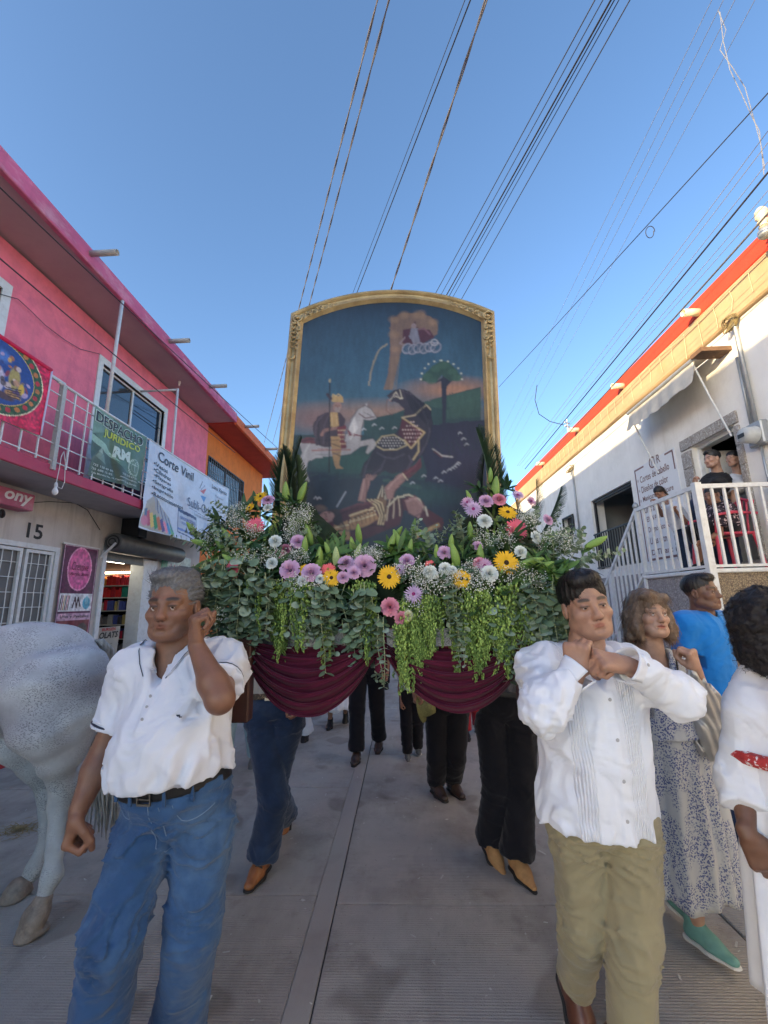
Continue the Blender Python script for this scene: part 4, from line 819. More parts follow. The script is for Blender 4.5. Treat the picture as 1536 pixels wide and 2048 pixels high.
# ------------------------------------------------------------------ people
def skin_mat(name, col): return M(name, col, .42, .10, 26, .0010, 300, attr=True, spec=.45, sub=.12)
def cloth_mat(name, col=(.5,.5,.5), rough=.9, bs=900, bump=.0006, wr=.006, **k):
    if name in _mats: return _mats[name]
    m = M(name, col, rough, .04, 8, bump, bs, sheen=.2, spec=.25, **k); crease(m, wr); return m
def crease(m, dist=.006, scale=(5,5,9)):
    nt = m.node_tree; N = nt.nodes; L_ = nt.links; b = N['Principled BSDF']; l0 = b.inputs['Normal'].links
    tc = N.new('ShaderNodeTexCoord'); mp = N.new('ShaderNodeMapping'); mp.inputs['Scale'].default_value = scale; mp.inputs['Rotation'].default_value = (.5,.35,0); L_.new(tc.outputs['Object'], mp.inputs[0])
    n = N.new('ShaderNodeTexNoise'); n.noise_type = 'RIDGED_MULTIFRACTAL'; n.inputs['Scale'].default_value = 1.6; n.inputs['Detail'].default_value = 2.2; n.inputs['Distortion'].default_value = .9; L_.new(mp.outputs[0], n.inputs['Vector'])
    bp = N.new('ShaderNodeBump'); bp.inputs['Distance'].default_value = dist; bp.inputs['Strength'].default_value = .8; L_.new(n.outputs[0], bp.inputs['Height'])
    if l0: L_.new(l0[0].from_node.outputs[0], bp.inputs['Normal'])
    L_.new(bp.outputs[0], b.inputs['Normal'])
_faces = {}
def head_ops(S, c, Rm, sc, age=0.3, fem=False, wide=1.0, mouth=0.0):
    """skull, face features and neck root at head centre c (between the ears at eye level); Rm columns: right, forward, up"""
    def T(x, y, z): return c+Rm@(V3(x*wide, y, z)*sc)
    def E(p, r, k=.012, sub=False, R2=None): S.ell(T(*p), V3(r)*sc*V3(wide,1,1), Rm if R2 is None else Rm@R2, k*sc, sub)
    def C(p, q, a, b=None, k=.012, sub=False): S.cone(T(*p), T(*q), a*sc, (a if b is None else b)*sc, k*sc, sub=sub)
    j = .9 if fem else 1.0
    E((0,-.018,.035), (.0745,.096,.084)); E((0,.020,-.026), (.0665*j,.066,.086), .02)
    E((0,.020,-.068), (.055*j,.062,.044), .02); C((-.012*j,.064,-.098),(.012*j,.064,-.098), .020*j, k=.03)
    for s in (-1, 1):
        E((s*.043,.052,-.030), (.025,.024,.020), .022)                      # cheekbone
        C((s*.050*j,.0,-.062),(s*.032*j,.05,-.092), .022, .020, k=.025)    # jaw line
        C((s*.012,.078,.020),(s*.046,.064,.018), .0095, .010, k=.014)      # brow ridge
        E((s*.031,.084,-.002), (.019,.011,.0110), .010, sub=True)          # socket
        E((s*.031,.0705,-.002), (.0165,.0155,.0135), .004)                 # lids over the eyeball
        C((s*.022,.0865,-.0045),(s*.040,.083,-.0045), .0030, .0026, k=.002, sub=True)   # lid opening
        C((s*.0120,.0925,-.0385),(s*.0140,.086,-.040), .0082, .0074, k=.008)  # nostril wing
        E((s*.0072,.0955,-.0460), (.0035,.004,.0028), .002, sub=True)
        E((s*.076,-.012,-.014), (.009,.019,.031), .006, R2=rotm(0,.15,0)); E((s*.083,-.010,-.012), (.005,.010,.018), .004, sub=True)
        if age > .2: C((s*.019,.094,-.048),(s*.034,.078,-.075), .0028, .003, k=.012*age+.006, sub=True)     # fold beside the mouth
        if age > .6: C((s*.004,.096,.052),(s*.040,.084,.050), .0016, k=.006, sub=True); C((s*.004,.092,.064),(s*.038,.080,.062), .0016, k=.006, sub=True); C((s*.009,.096,.012),(s*.009,.094,.026), .0014, k=.004, sub=True); C((s*.046,.074,-.006),(s*.058,.060,-.014), .0014, k=.005, sub=True)
        if age > .4: C((s*.018,.086,-.018),(s*.040,.080,-.020), .0025, k=.010, sub=True); E((s*.036,.050,-.082), (.016,.018,.014), .02)
    C((0,.080,.006),(0,.0985,-.030), .0078, .0112, k=.016); E((0,.0975,-.034), (.0125,.0108,.0092), .008)   # nose
    E((0,.074,-.063), (.029,.014,.017), .016)                              # mouth mound
    C((-.023,.0800,-.0625),(0,.0885,-.0600), .0034, .0046, k=.006); C((.023,.0800,-.0625),(0,.0885,-.0600), .0034, .0046, k=.006)
    C((-.016,.0820,-.0710-mouth),(.016,.0820,-.0710-mouth), .0050, k=.007); C((0,.0845,-.0710-mouth),(0,.0846,-.0711-mouth), .0055, k=.007)
    C((-.025,.0845,-.0660-mouth*.5),(.025,.0845,-.0660-mouth*.5), .0013+mouth*.5, k=.003, sub=True); C((-.008,.0925,-.0655-mouth*.5),(.008,.0925,-.0655-mouth*.5), .002+mouth*.5, k=.003, sub=True)
    C((-.006,.088,-.083),(.006,.088,-.083), .004, k=.014, sub=True)
    return T
def face_colors(V, c, Rm, sc, skin, brow, wide=1.0, stubble=0, fem=False, lips=None, blush=.12, hairc=None):
    L_ = ((V-c)@Rm)/sc/V3(wide,1,1); x, y, z = L_[:,0], L_[:,1], L_[:,2]; ax_ = np.abs(x)
    C = np.ones((len(V),3))*np.array(skin)
    def mixc(m, col): m = np.clip(m,0,1)[:,None]; C[:] = C*(1-m)+np.array(col)*m
    face = (y > .02)
    mixc(face*blush*np.exp(-(((ax_-.04)/.022)**2+((z+.035)/.022)**2)), (skin[0]*1.25, skin[1]*.75, skin[2]*.75))
    mixc(face*blush*np.exp(-((x/.02)**2+((z+.035)/.02)**2)), (skin[0]*1.2, skin[1]*.75, skin[2]*.75))
    lp = lips or (skin[0]*.85, skin[1]*.50, skin[2]*.50)
    mixc(face*(y > .07)*np.clip(1.6-1.6*((x/.024)**2+((z+.066)/.0115)**2), 0, 1)*.75, lp)
    mixc(face*(y > .05)*np.clip(2.2*np.exp(-(((ax_-.031)/.0185)**2)**2)*np.exp(-((z-.0235-.10*(.031-np.abs(ax_-.029))+.002)/.0058)**2)-.25, 0, 1)*(.9 if not fem else .6), brow)
    mixc(face*(y > .05)*.22*np.exp(-(((ax_-.031)/.02)**2+((z+.002)/.013)**2)), (skin[0]*.55, skin[1]*.5, skin[2]*.5))  # eye socket shade painted into the skin colour
    mixc(face*(y > .06)*np.clip(1.5*np.exp(-(((ax_-.031)/.015)**2)**2)*np.exp(-((z-.0012)/.0028)**2), 0, 1)*.8, (.02,.014,.012))
    mixc((y > .085)*np.exp(-(((ax_-.0065)/.004)**2+((z+.049)/.004)**2)), (skin[0]*.25,skin[1]*.2,skin[2]*.2))
    if stubble: mixc(face*stubble*np.clip((-.045-z)/.02,0,1)*np.clip(1-((x/.02)**2+((z+.066)/.010)**2)*-1,0,1)*.5, (skin[0]*.5,skin[1]*.5,skin[2]*.55))
    C *= (1+.09*vnoise(V*38)+.06*vnoise(V*110+4))[:,None]
    if hairc is not None: pass
    return C
def eyes(parent, c, Rm, sc, wide, look=(0,0), n=0):
    for s in (-1, 1):
        o = c+Rm@(V3(s*.031*wide, .0715, -.003)*sc); b = MB(); r = .0128*sc
        prof = [(r*math.sin(t), -r*math.cos(t)) for t in np.linspace(.15, math.pi-.48, 12)]
        d = Rm@(V3(look[0], 1, look[1])); b.lathe([(a, h_) for a, h_ in prof], (0,0,0), tuple(d), 18)
        i = len(b.F); b.m = 1; rr = r*math.sin(math.pi-.48); hh = r*math.cos(.48)
        b.lathe([(rr, hh-.0002), (rr*.5, hh+.0007), (.0005, hh+.0009)], (0,0,0), tuple(d), 18); b.m = 2; b.lathe([(rr*.45, hh+.0007),(.0004,hh+.0013)], (0,0,0), tuple(d), 12)
        e = b.build('eye', [M('eye_white', (.62,.58,.55), .25, .02), M('brown_iris', (.045,.02,.01), .15, .1), M('pupil', (.004,.004,.004), .1, 0)], parent, True); e.location = Vector(o.tolist())-parent.location
def hand_ops(S, w, d, n, side, curl=(.5,.6,.7,.8), thumb=(.5,.6), sc=1.0, k=.004, spread=.10, fist=False, mid=None):
    """w wrist, d unit direction of the palm, n palm facing, side = thumb side unit vector"""
    w, d, n, t = V3(w), V3(d), V3(n), V3(side); d = d/np.linalg.norm(d); n = n-d*(n@d); n = n/np.linalg.norm(n); t = t-d*(t@d)-n*(t@n); t = t/np.linalg.norm(t)
    q = lambda a, b, c: w+(d*a+t*b+n*c)*sc
    S.cone(q(-.02,0,0), q(.03,.002,0), .024*sc, .029*sc, .012, flat=(n,.75))
    for b_ in (-.026,-.009,.009,.026): S.cone(q(.022,b_*.75,.002), q(.085-.10*abs(b_-.006)*1.0,b_*1.12,.0), .0155*sc, .0130*sc, .010)
    S.ell(q(.035,.022,.010), V3(.03,.017,.015)*sc, np.stack([d,t,n],-1), .012)
    lens = ((.043,.026,.021),(.047,.030,.022),(.044,.028,.021),(.034,.021,.018)); offs = (.029,.010,-.010,-.028); rr = (.0100,.0102,.0098,.0088); base = (.084,.088,.084,.075)
    for i in range(4):
        p = q(base[i], offs[i], .0); a = 0; cu = curl[i]*1.45
        for j, L_ in enumerate(lens[i]):
            a += cu*(.95,1.15,.75)[j]; dd = d*math.cos(a)+n*math.sin(a)+t*(spread*(1.5-i)*.35*math.cos(a)); dd = dd/np.linalg.norm(dd)
            p2 = p+dd*L_*sc; S.cone(p, p2, rr[i]*(1.02-.07*j)*sc, rr[i]*(.95-.08*j)*sc, k if j else .008); p = p2
    p = q(.020,.028,.008); ds = [d*.62+t*.62*(1-thumb[0])+n*(.35+.5*thumb[0]), d*.8+t*.25*(1-thumb[0]*2)+n*(.4+.4*thumb[0]), d*.85-t*.45*thumb[1]+n*.25]
    for j, L_ in enumerate((.040,.034,.027)):
        dd = ds[j]/np.linalg.norm(ds[j]); p2 = p+dd*L_*sc; S.cone(p, p2, (.0165,.0125,.0115)[j]*sc, (.0128,.0115,.0092)[j]*sc, k if j else .012); p = p2
    return p
def nm(v): v = np.asarray(v, np.float32); return v/np.linalg.norm(v)
from mathutils.bvhtree import BVHTree
def snap(o, origin, direc, extra=0.0):     # first point of a part's surface met from outside along a direction
    me = o.data; tr = BVHTree.FromPolygons([v.co for v in me.vertices], [tuple(q.vertices) for q in me.polygons]); off = (o.parent.location if o.parent else Vector((0,0,0)))
    d = Vector([float(x) for x in direc]).normalized(); h = tr.ray_cast(Vector([float(x) for x in origin])-off, d)
    return V3(*((h[0]+off)-d*extra)) if h[0] is not None else V3(*origin)
def put(name, VF, mat, parent, cols=None, keep=None, **t):
    V, F = VF; o = link(name, mesh(name, V-np.array(parent.location, np.float32), F, mat, True, cols), parent); return tag(o, **t)
def person(label, base, group=None):
    return empty('person', base, label, 'person', group)
def hair_short(S, T, E, style): pass
def strands(parent, VF, c, Rm, sc, mat, style, n=2200, L_=.03, w=.0011, seed=0, lift=.0015, curl=0):
    V, F = VF; rg = np.random.default_rng(seed); f = F[rg.integers(0, len(F), n)]; P = V[f].mean(1); N = np.cross(V[f[:,1]]-V[f[:,0]], V[f[:,2]]-V[f[:,0]]); N /= np.linalg.norm(N,axis=1,keepdims=True)+1e-9
    X, Yf, Z = Rm[:,0], Rm[:,1], Rm[:,2]; L = (P-c)@Rm/sc
    if style == 'back': d = -Yf[None]*1.0+Z[None]*(.15-.9*(L[:,1:2] < -.03))+X[None]*L[:,0:1]*3
    elif style in ('short','tied'): q = P-(c+Rm@(V3(.012,-.05,.13)*sc)); d = q/(np.linalg.norm(q,axis=1,keepdims=True)+1e-9)-Z[None]*.35
    else: d = -Z[None]*1.2+((P-c)*V3(1,1,0))*3
    d = d+rg.normal(0,.16+curl,(n,3)); d -= N*(d*N).sum(1,keepdims=True); d /= np.linalg.norm(d,axis=1,keepdims=True)+1e-9; s = np.cross(d, N)
    l = (L_*sc*rg.uniform(.5,1.2,n))[:,None]; ww = w*rg.uniform(.6,1.4,n)[:,None]; V2, k = [], 4
    for i in range(k+1):
        t = i/k; p = P+d*l*t+N*(lift*(math.sin(t*math.pi)*1.2+.25)-.012*sc*t*t*(l/.05))+s*curl*.02*math.sin(t*7); V2 += [p-s*ww*(1-.8*t), p+s*ww*(1-.8*t)]
    V2 = np.stack(V2, 1).reshape(-1, 3); b0 = np.arange(n)[:,None]*2*(k+1); F2 = np.concatenate([b0+np.array([2*i, 2*i+1, 2*i+3, 2*i+2]) for i in range(k)])
    o = put('hair_strands', (V2, F2), mat, parent); o['kind'] = 'stuff'
def hair(parent, c, Rm, sc, wide, mat, style='short', h=.0035, seed=0, vol=1.0, n=0):
    S = Sdf(h); T = lambda x,y,z: c+Rm@(V3(x*wide,y,z)*sc)
    def Ee(p, r, k=.012, sub=False): S.ell(T(*p), V3(r)*sc*V3(wide,1,1), Rm, k*sc, sub)
    def strand(P):
        L_ = ((P-c)@Rm)/sc; a = np.arctan2(L_[:,0], -(L_[:,1]-.02)); q = np.stack([a*17, L_[:,2]*9+L_[:,1]*14, L_[:,1]*6], -1)
        return .0022*vnoise(q*V3(1.6,1,1)+seed)+.0016*vnoise(q*V3(4,1.2,1)+seed+5)
    def strand_back(P):      # combed straight back: streaks run front to back
        L_ = ((P-c)@Rm)/sc; a = np.arctan2(L_[:,0], L_[:,2]-.0); q = np.stack([a*16, L_[:,1]*7, L_[:,2]*3], -1)
        return .0036*vnoise(q+seed)+.0030*vnoise(q*V3(2.6,1.3,1)+seed+5)
    if style in ('short','back'):
        b = 0.003*vol
        Ee((0,-.024,.046), (.0795+b,.100+b,.082+b)); 
        if style == 'back': Ee((.012,.040,.104), (.050,.046,.026), .02); Ee((0,-.03,.108), (.066,.07,.030), .02)
        else: Ee((0,.030,.100), (.058,.056,.024+.006*vol), .02); Ee((.010,.058,.088), (.046,.022,.014+.004*vol), .016)
        if style == 'back':
            S.ell(T(0,.118,.0), V3(.060,.062,.100)*sc*V3(wide,1,1), Rm, .018, True)
            for s in (-1,1): S.ell(T(s*.060,.088,.020), V3(.030,.052,.072)*sc, Rm, .010, True); S.ell(T(s*.074,.066,-.045), V3(.03,.040,.070)*sc, Rm, .006, True)
        else:
            S.ell(T(0,.115,-.012), V3(.0665,.060,.092)*sc*V3(wide,1,1), Rm, .022, True)                 # face window
            for s in (-1,1): S.ell(T(s*.072,.074,-.030), V3(.03,.046,.078)*sc, Rm, .006, True)
        for s in (-1,1): S.ell(T(s*.088,-.014,-.028), V3(.020,.022,.034)*sc, Rm, .004, True)
        S.half(T(0,.0,-.056), -Rm[:,2]-Rm[:,1]*.7)
        S.disp(strand_back if style == 'back' else strand)
    elif style == 'bob':                                                   # wavy chin-length
        Ee((0,-.026,.040), (.088,.108,.094)); 
        for s in (-1,1):
            for q0, q1, r0, r1 in (((s*.072,.01,.02),(s*.086,.02,-.07),.028,.030),((s*.076,-.03,.0),(s*.092,-.02,-.10),.034,.030),((s*.05,-.08,.0),(s*.06,-.085,-.11),.04,.032),((s*.086,.02,-.07),(s*.076,.034,-.115),.026,.017)):
                S.cone(T(*q0), T(*q1), r0*sc, r1*sc, .014)
        Ee((0,-.08,-.06), (.07,.04,.075)); Ee((.03,.060,.086), (.045,.030,.022), .014); Ee((-.035,.060,.080), (.034,.026,.022), .014)
        S.ell(T(0,.112,-.035), V3(.062,.075,.098)*sc, Rm, .008, True); S.disp(strand)
        S.disp(folds(.006*sc, (30,30,9), .8, 3))
    elif style == 'long':
        Ee((0,-.026,.040), (.085,.104,.090)); S.cone(T(0,-.07,.0), T(.01,-.09,-.26), .066*sc, .045*sc, .02)
        S.cone(T(.05,-.04,0), T(.06,-.03,-.22), .04*sc, .03*sc, .02); S.cone(T(-.05,-.04,0), T(-.055,-.04,-.18), .04*sc, .03*sc, .02)
        S.ell(T(0,.115,-.03), V3(.062,.075,.095)*sc, Rm, .008, True); S.disp(strand)
    elif style == 'tied':
        Ee((0,-.022,.044), (.0815,.101,.083)); Ee((0,-.12,.01), (.038,.032,.038)); S.ell(T(0,.118,-.030), V3(.069,.066,.098)*sc, Rm, .008, True); 
        for s in (-1,1): S.ell(T(s*.085,.0,-.035), V3(.022,.036,.036)*sc, Rm, .004, True)
        S.half(T(0,0,-.065), -Rm[:,2]); S.disp(strand_back)
    elif style == 'curly':
        Ee((0,-.03,.040), (.112,.122,.110)); Ee((0,-.07,-.05), (.098,.070,.085), .03); S.ell(T(0,.125,-.035), V3(.066,.075,.095)*sc, Rm, .01, True)
        for s in (-1,1): S.cone(T(s*.085,-.02,.0), T(s*.09,-.02,-.085), .036*sc, .030*sc, .02)
        S.disp(lambda P: .009*vnoise(P*62+seed)+.005*vnoise(P*140+seed))
    VF = S.mesh(); put('hair', VF, mat, parent)
    if n: strands(parent, VF, c, Rm, sc, mat, style, n, {'short':.028,'back':.045,'bob':.06,'curly':.03,'tied':.03,'long':.08}[style], .0012, seed, .002, {'curly':.6,'bob':.12}.get(style,0))
def frame_to(d_, up=(0,0,1)):              # columns right, forward, up for a facing direction
    f = nm(d_); u = V3(up); r = nm(np.cross(f, u)); u = np.cross(r, f); return np.stack([r, f, u], -1)
def facing(deg, pitch=0, roll=0):          # deg: 0 looks at -Y (towards the camera), positive turns towards the viewer's left (-X)
    a = math.radians(deg); f = V3(-math.sin(a)*math.cos(math.radians(pitch)), -math.cos(a)*math.cos(math.radians(pitch)), math.sin(math.radians(pitch)))
    Rm = frame_to(f)
    if roll: Rm = Rm@rotm(0,0,math.radians(roll))
    return Rm
def shoe(parent, ankle, toe_dir, mat, L=.27, pitch=0, sole=None, style='shoe', h=.005, sc=1.0, heel=.02):
    """ankle joint point; toe_dir horizontal; pitch > 0 lifts the heel; sole bottom lies 0.085 below the ankle when flat"""
    a = V3(ankle); f = nm(V3(toe_dir)); r = nm(np.cross(f, V3(0,0,1))); u = V3(0,0,1); p = pitch
    f2 = f*math.cos(p)-u*math.sin(p); u2 = u*math.cos(p)+f*math.sin(p); g = L/.27*sc
    q = lambda x, y, z: a+r*x*g+f2*y*g+u2*z*g
    S = Sdf(h); S.cone(q(0,-.02,.03), q(0,-.02,-.03), .044*g, .042*g, .02); S.cone(q(0,-.035,-.045), q(.0,.07,-.045), .038*g, .043*g, .02, flat=(u2,.85))
    S.cone(q(0,.02,-.01), q(.0,.11,-.050), .036*g, .030*g, .02); S.cone(q(.0,.07,-.055), q(-.0,.165 if style != 'boot' else .185,-.062), .043*g, (.030 if style != 'boot' else .017)*g, .015, flat=(u2,.75))
    if style == 'boot': S.cone(q(0,-.02,.12), q(0,-.02,.0), .050*g, .045*g, .02)
    S.half(q(0,0,-.078), -u2); o = put('shoe', S.mesh(), mat, parent)
    S = Sdf(h); S.cone(q(0,-.035,-.080), q(0,.07,-.080), .042*g, .047*g, .01, flat=(u2,.3)); S.cone(q(.0,.07,-.080), q(0,.17 if style != 'boot' else .19,-.080), .047*g, (.033 if style != 'boot' else .018)*g, .01, flat=(u2,.3))
    if heel: S.cone(q(0,-.045,-.088), q(0,-.015,-.088), .036*g, .034*g, .008, flat=(u2,.45))
    so = put('sole', S.mesh(), sole or M('black_sole', (.02,.02,.02), .7, .1), o if False else parent); return o
def wrinkle(P, ang, sl, ss, seed, pw=3):      # long sharp creases running at an angle in the x-z plane
    c, s = math.cos(ang), math.sin(ang); u = P[:,0]*c+P[:,2]*s; v = -P[:,0]*s+P[:,2]*c; w = vnoise(P*4.5+seed)*.5
    n = vnoise(np.stack([u*sl+seed+w, v*ss+w*4, P[:,1]*sl*.8+seed*1.7], -1)); return (1-np.abs(n)*1.6).clip(0,1)**pw*np.clip(.45+vnoise(P*3.1+seed+8), 0, 1)
def L3(a, b, t): return V3(a)*(1-t)+V3(b)*t
def A(px, py, Y): return V3(*at(px, py, Y))
def joints(base, deg=0, H=1.7, sh=.20, stride=.0, **over):
    """standing/walking skeleton in world coordinates, scaled to height H; over replaces joints"""
    k = H/1.7; a = math.radians(deg); f = V3(-math.sin(a), -math.cos(a), 0); r = V3(-math.cos(a), math.sin(a), 0)   # r = the person's own right
    b = V3(*base); q = lambda x, y, z: b+r*x*k+f*y*k+V3(0,0,z*k)
    J = dict(head=q(0,.02,1.585), neck=q(0,-.01,1.43), pel=q(0,0,.93), shR=q(sh,0,1.385), shL=q(-sh,0,1.385), elR=q(sh+.05,-.02,1.10), elL=q(-sh-.05,-.02,1.10), wrR=q(sh+.05,.07,.86), wrL=q(-sh-.05,.07,.86),
             hiR=q(.095,0,.90), hiL=q(-.095,0,.90), knR=q(.10,stride*.5+.02,.49), knL=q(-.10,-stride*.35+.02,.49), anR=q(.10,stride,.085), anL=q(-.10,-stride,.085+abs(stride)*.15), f=f, r=r, k=k)
    for n_, v in over.items(): J[n_] = V3(*v) if not isinstance(v, (int, float, str)) else v
    return J
def torso(S, J, o=0.0, w=1.0, belly=0.0, chest=1.0, k=.05, hips=1.0, bust=0):
    f, r, K = J['f'], J['r'], J['k']; N, P = J['neck'], J['pel']; up = nm(N-P); fr = nm(f-up*(f@up)); rt = np.cross(fr, up); Rm = np.stack([rt, fr, up], -1)
    S.ell(L3(N,P,.34)+fr*.005, V3(.165*w*chest*K+o,.112*w*K+o,.20*K+o), Rm, k)
    S.ell(L3(N,P,.66)+fr*(.012+belly*.45)*K, V3(.150*w*K+o+belly*.25,.108*w*K+o+belly*.55,.19*K+o), Rm, k)
    S.ell(P+up*.03+fr*.002, V3(.165*w*hips*K+o,.118*w*hips*K+o,.13*K+o), Rm, k)
    for a_ in ('shR','shL'):
        S.cone(N-up*.062*K, J[a_]-up*.012, .052*K+o, .056*K+o, k); S.cone(L3(N,P,.25), L3(J[a_],L3(N,P,.2),.25), .09*K+o, .07*K+o, k)
        if bust: S.ell(L3(N,P,.36)+fr*.075*K+(J[a_]-N)*.42*V3(1,1,0), V3(.062,.055,.06)*bust*K+o, Rm, .04)
    return Rm
def leg_ops(S, J, side, o, r0=.088, r1=.066, r2=.052, k=.03, end=1.0, flare=0):
    h, kn, an = J['hi'+side], J['kn'+side], J['an'+side]; K = J['k']
    S.cone(h, kn, r0*K+o, r1*K+o, k); e = L3(kn, an, end); m = L3(kn, e, .5); S.cone(kn, m, r1*K+o, (r1*.55+r2*.45)*K+o, k); S.cone(m, e, (r1*.55+r2*.45)*K+o, r2*K+o+flare, k)
def body_mesh(p, J, Rh, skin, brow, sc=1.0, wide=1.0, age=.3, fem=False, h=.0034, arms=None, hand_h=.0042, hands=None, legs=False, mouth=0, stubble=0, neck_r=.056, lips=None, coreR=1.0, show_head=True, core_legs=True):
    parts, cols = [], []
    if show_head:
        S = Sdf(h); T = head_ops(S, J['head'], Rh, sc, age, fem, wide, mouth)
        nb = J['neck']; S.cone(T(0,-.030,-.055), L3(T(0,-.04,-.12), nb, .55), neck_r*sc*(.86 if fem else 1), neck_r*sc*(.88 if fem else 1.04), .02)
        S.cone(L3(T(0,-.04,-.12), nb, .55), nb-nm(J['neck']-J['pel'])*.06, neck_r*sc*1.05, .085*sc, .03)
        for s_ in (-1,1): S.cone(T(s_*.05,-.01,-.07), nb+J['f']*.045+J['r']*.012*-s_*0+J['r']*(.02*s_), .013*sc, .012*sc, .02)
        V, F = S.mesh(); parts.append((V, F)); cols.append(face_colors(V, J['head'], Rh, sc, skin, brow, wide, stubble, fem, lips))
    ic = np.linalg.inv
    for side in 'RL':
        if arms and side not in arms: continue
        S = Sdf(hand_h); sh, el, wr = J['sh'+side], J['el'+side], J['wr'+side]; K = J['k']; th = 1.0*(.86 if fem else 1)
        S.cone(L3(sh,el,.35), el, .050*K*th*J.get('arm',1), .043*K*th*J.get('arm',1), .02); m = L3(el, wr, .30); S.cone(el, m, .042*K*th*J.get('arm',1), .044*K*th*J.get('arm',1), .02); S.cone(m, wr, .044*K*th*J.get('arm',1), .027*K*th, .02, )
        if hands and side in hands:
            hd = dict(hands[side]); hand_ops(S, wr, hd.pop('d'), hd.pop('n'), hd.pop('t'), **hd)
        V, F = S.mesh(); parts.append((V, F)); cols.append(np.ones((len(V),3))*np.array(skin)*V3(.97,.95,.95))
    S = Sdf(.03); torso(S, J, -.02*coreR, k=.04)
    for side in 'RL':
        S.cone(J['sh'+side], L3(J['sh'+side], J['el'+side], .4), .042, .04, .02)
        if core_legs: S.cone(J['hi'+side], J['kn'+side], .070*J['k'], .048*J['k'], .03); S.cone(J['kn'+side], J['an'+side], .046*J['k'], .032*J['k'], .03)
    V, F = S.mesh(); parts.append((V, F)); cols.append(np.ones((len(V),3))*np.array(skin))
    if legs:
        S = Sdf(.006)
        for side in legs:
            m = L3(J['kn'+side], J['an'+side], .3); S.cone(J['kn'+side], m, .046*J['k'], .050*J['k'], .02); S.cone(m, J['an'+side], .050*J['k'], .031*J['k'], .03)
        V, F = S.mesh(); parts.append((V, F)); cols.append(np.ones((len(V),3))*np.array(skin))
    put('body', merge(parts), skin_mat('skin', (.5,.5,.5)), p, np.concatenate(cols))
    if show_head and h < .005: eyes(p, J['head'], Rh, sc, wide, J.get('look', (0,0)))
def trousers(p, J, mat, o=.016, h=.0075, amp=.007, waist=None, flare=.0, r=(.088,.068,.056), belly=0, w=1.0, end=.93, seed=0, hips=1.0):
    S = Sdf(h); torso(S, J, o*.6, w=w, belly=belly, k=.05, hips=hips)
    for side in 'RL': leg_ops(S, J, side, o, *r, k=.014, end=end, flare=flare)
    up = nm(J['neck']-J['pel']); wz = waist if waist is not None else .085
    for side in 'RL': d = nm(J['an'+side]-J['kn'+side]); c = J['kn'+side]+(J['an'+side]-J['kn'+side])*end; S.halfbox(c+d*.02, d, c-.16, c+.16)
    S.half(J['pel']+up*wz, up)
    kn = [J['knR'], J['knL']]; cr = J['pel']-V3(0,0,.10)
    def f(P):
        m = .35+.9*np.exp(-((P[:,2]-kn[0][2])/.10)**2)+.9*np.exp(-((P[:,2]-cr[2])/.09)**2)+1.0*np.exp(-((P[:,2]-.12)/.08)**2)
        q = P*V3(9,9,30)*1.0+seed*3.1; q[:,2] += 5*vnoise(P*6+seed); n = vnoise(q); n2 = vnoise(P*V3(16,16,7)+seed+9)
        q3 = P*V3(22,22,52)+seed; q3[:,2] += 7*vnoise(P*9+seed+4)
        wk = wrinkle(P, .35, 5, 26, seed)+wrinkle(P, -.45, 5, 24, seed+4)
        return -amp*m*(1-2*np.abs(n))*.55-amp*.4*n2-amp*.3*m*(1-2*np.abs(vnoise(q3)))-amp*.75*(.35+m)*wk
    S.disp(f); return put('trousers', S.mesh(), mat, p)
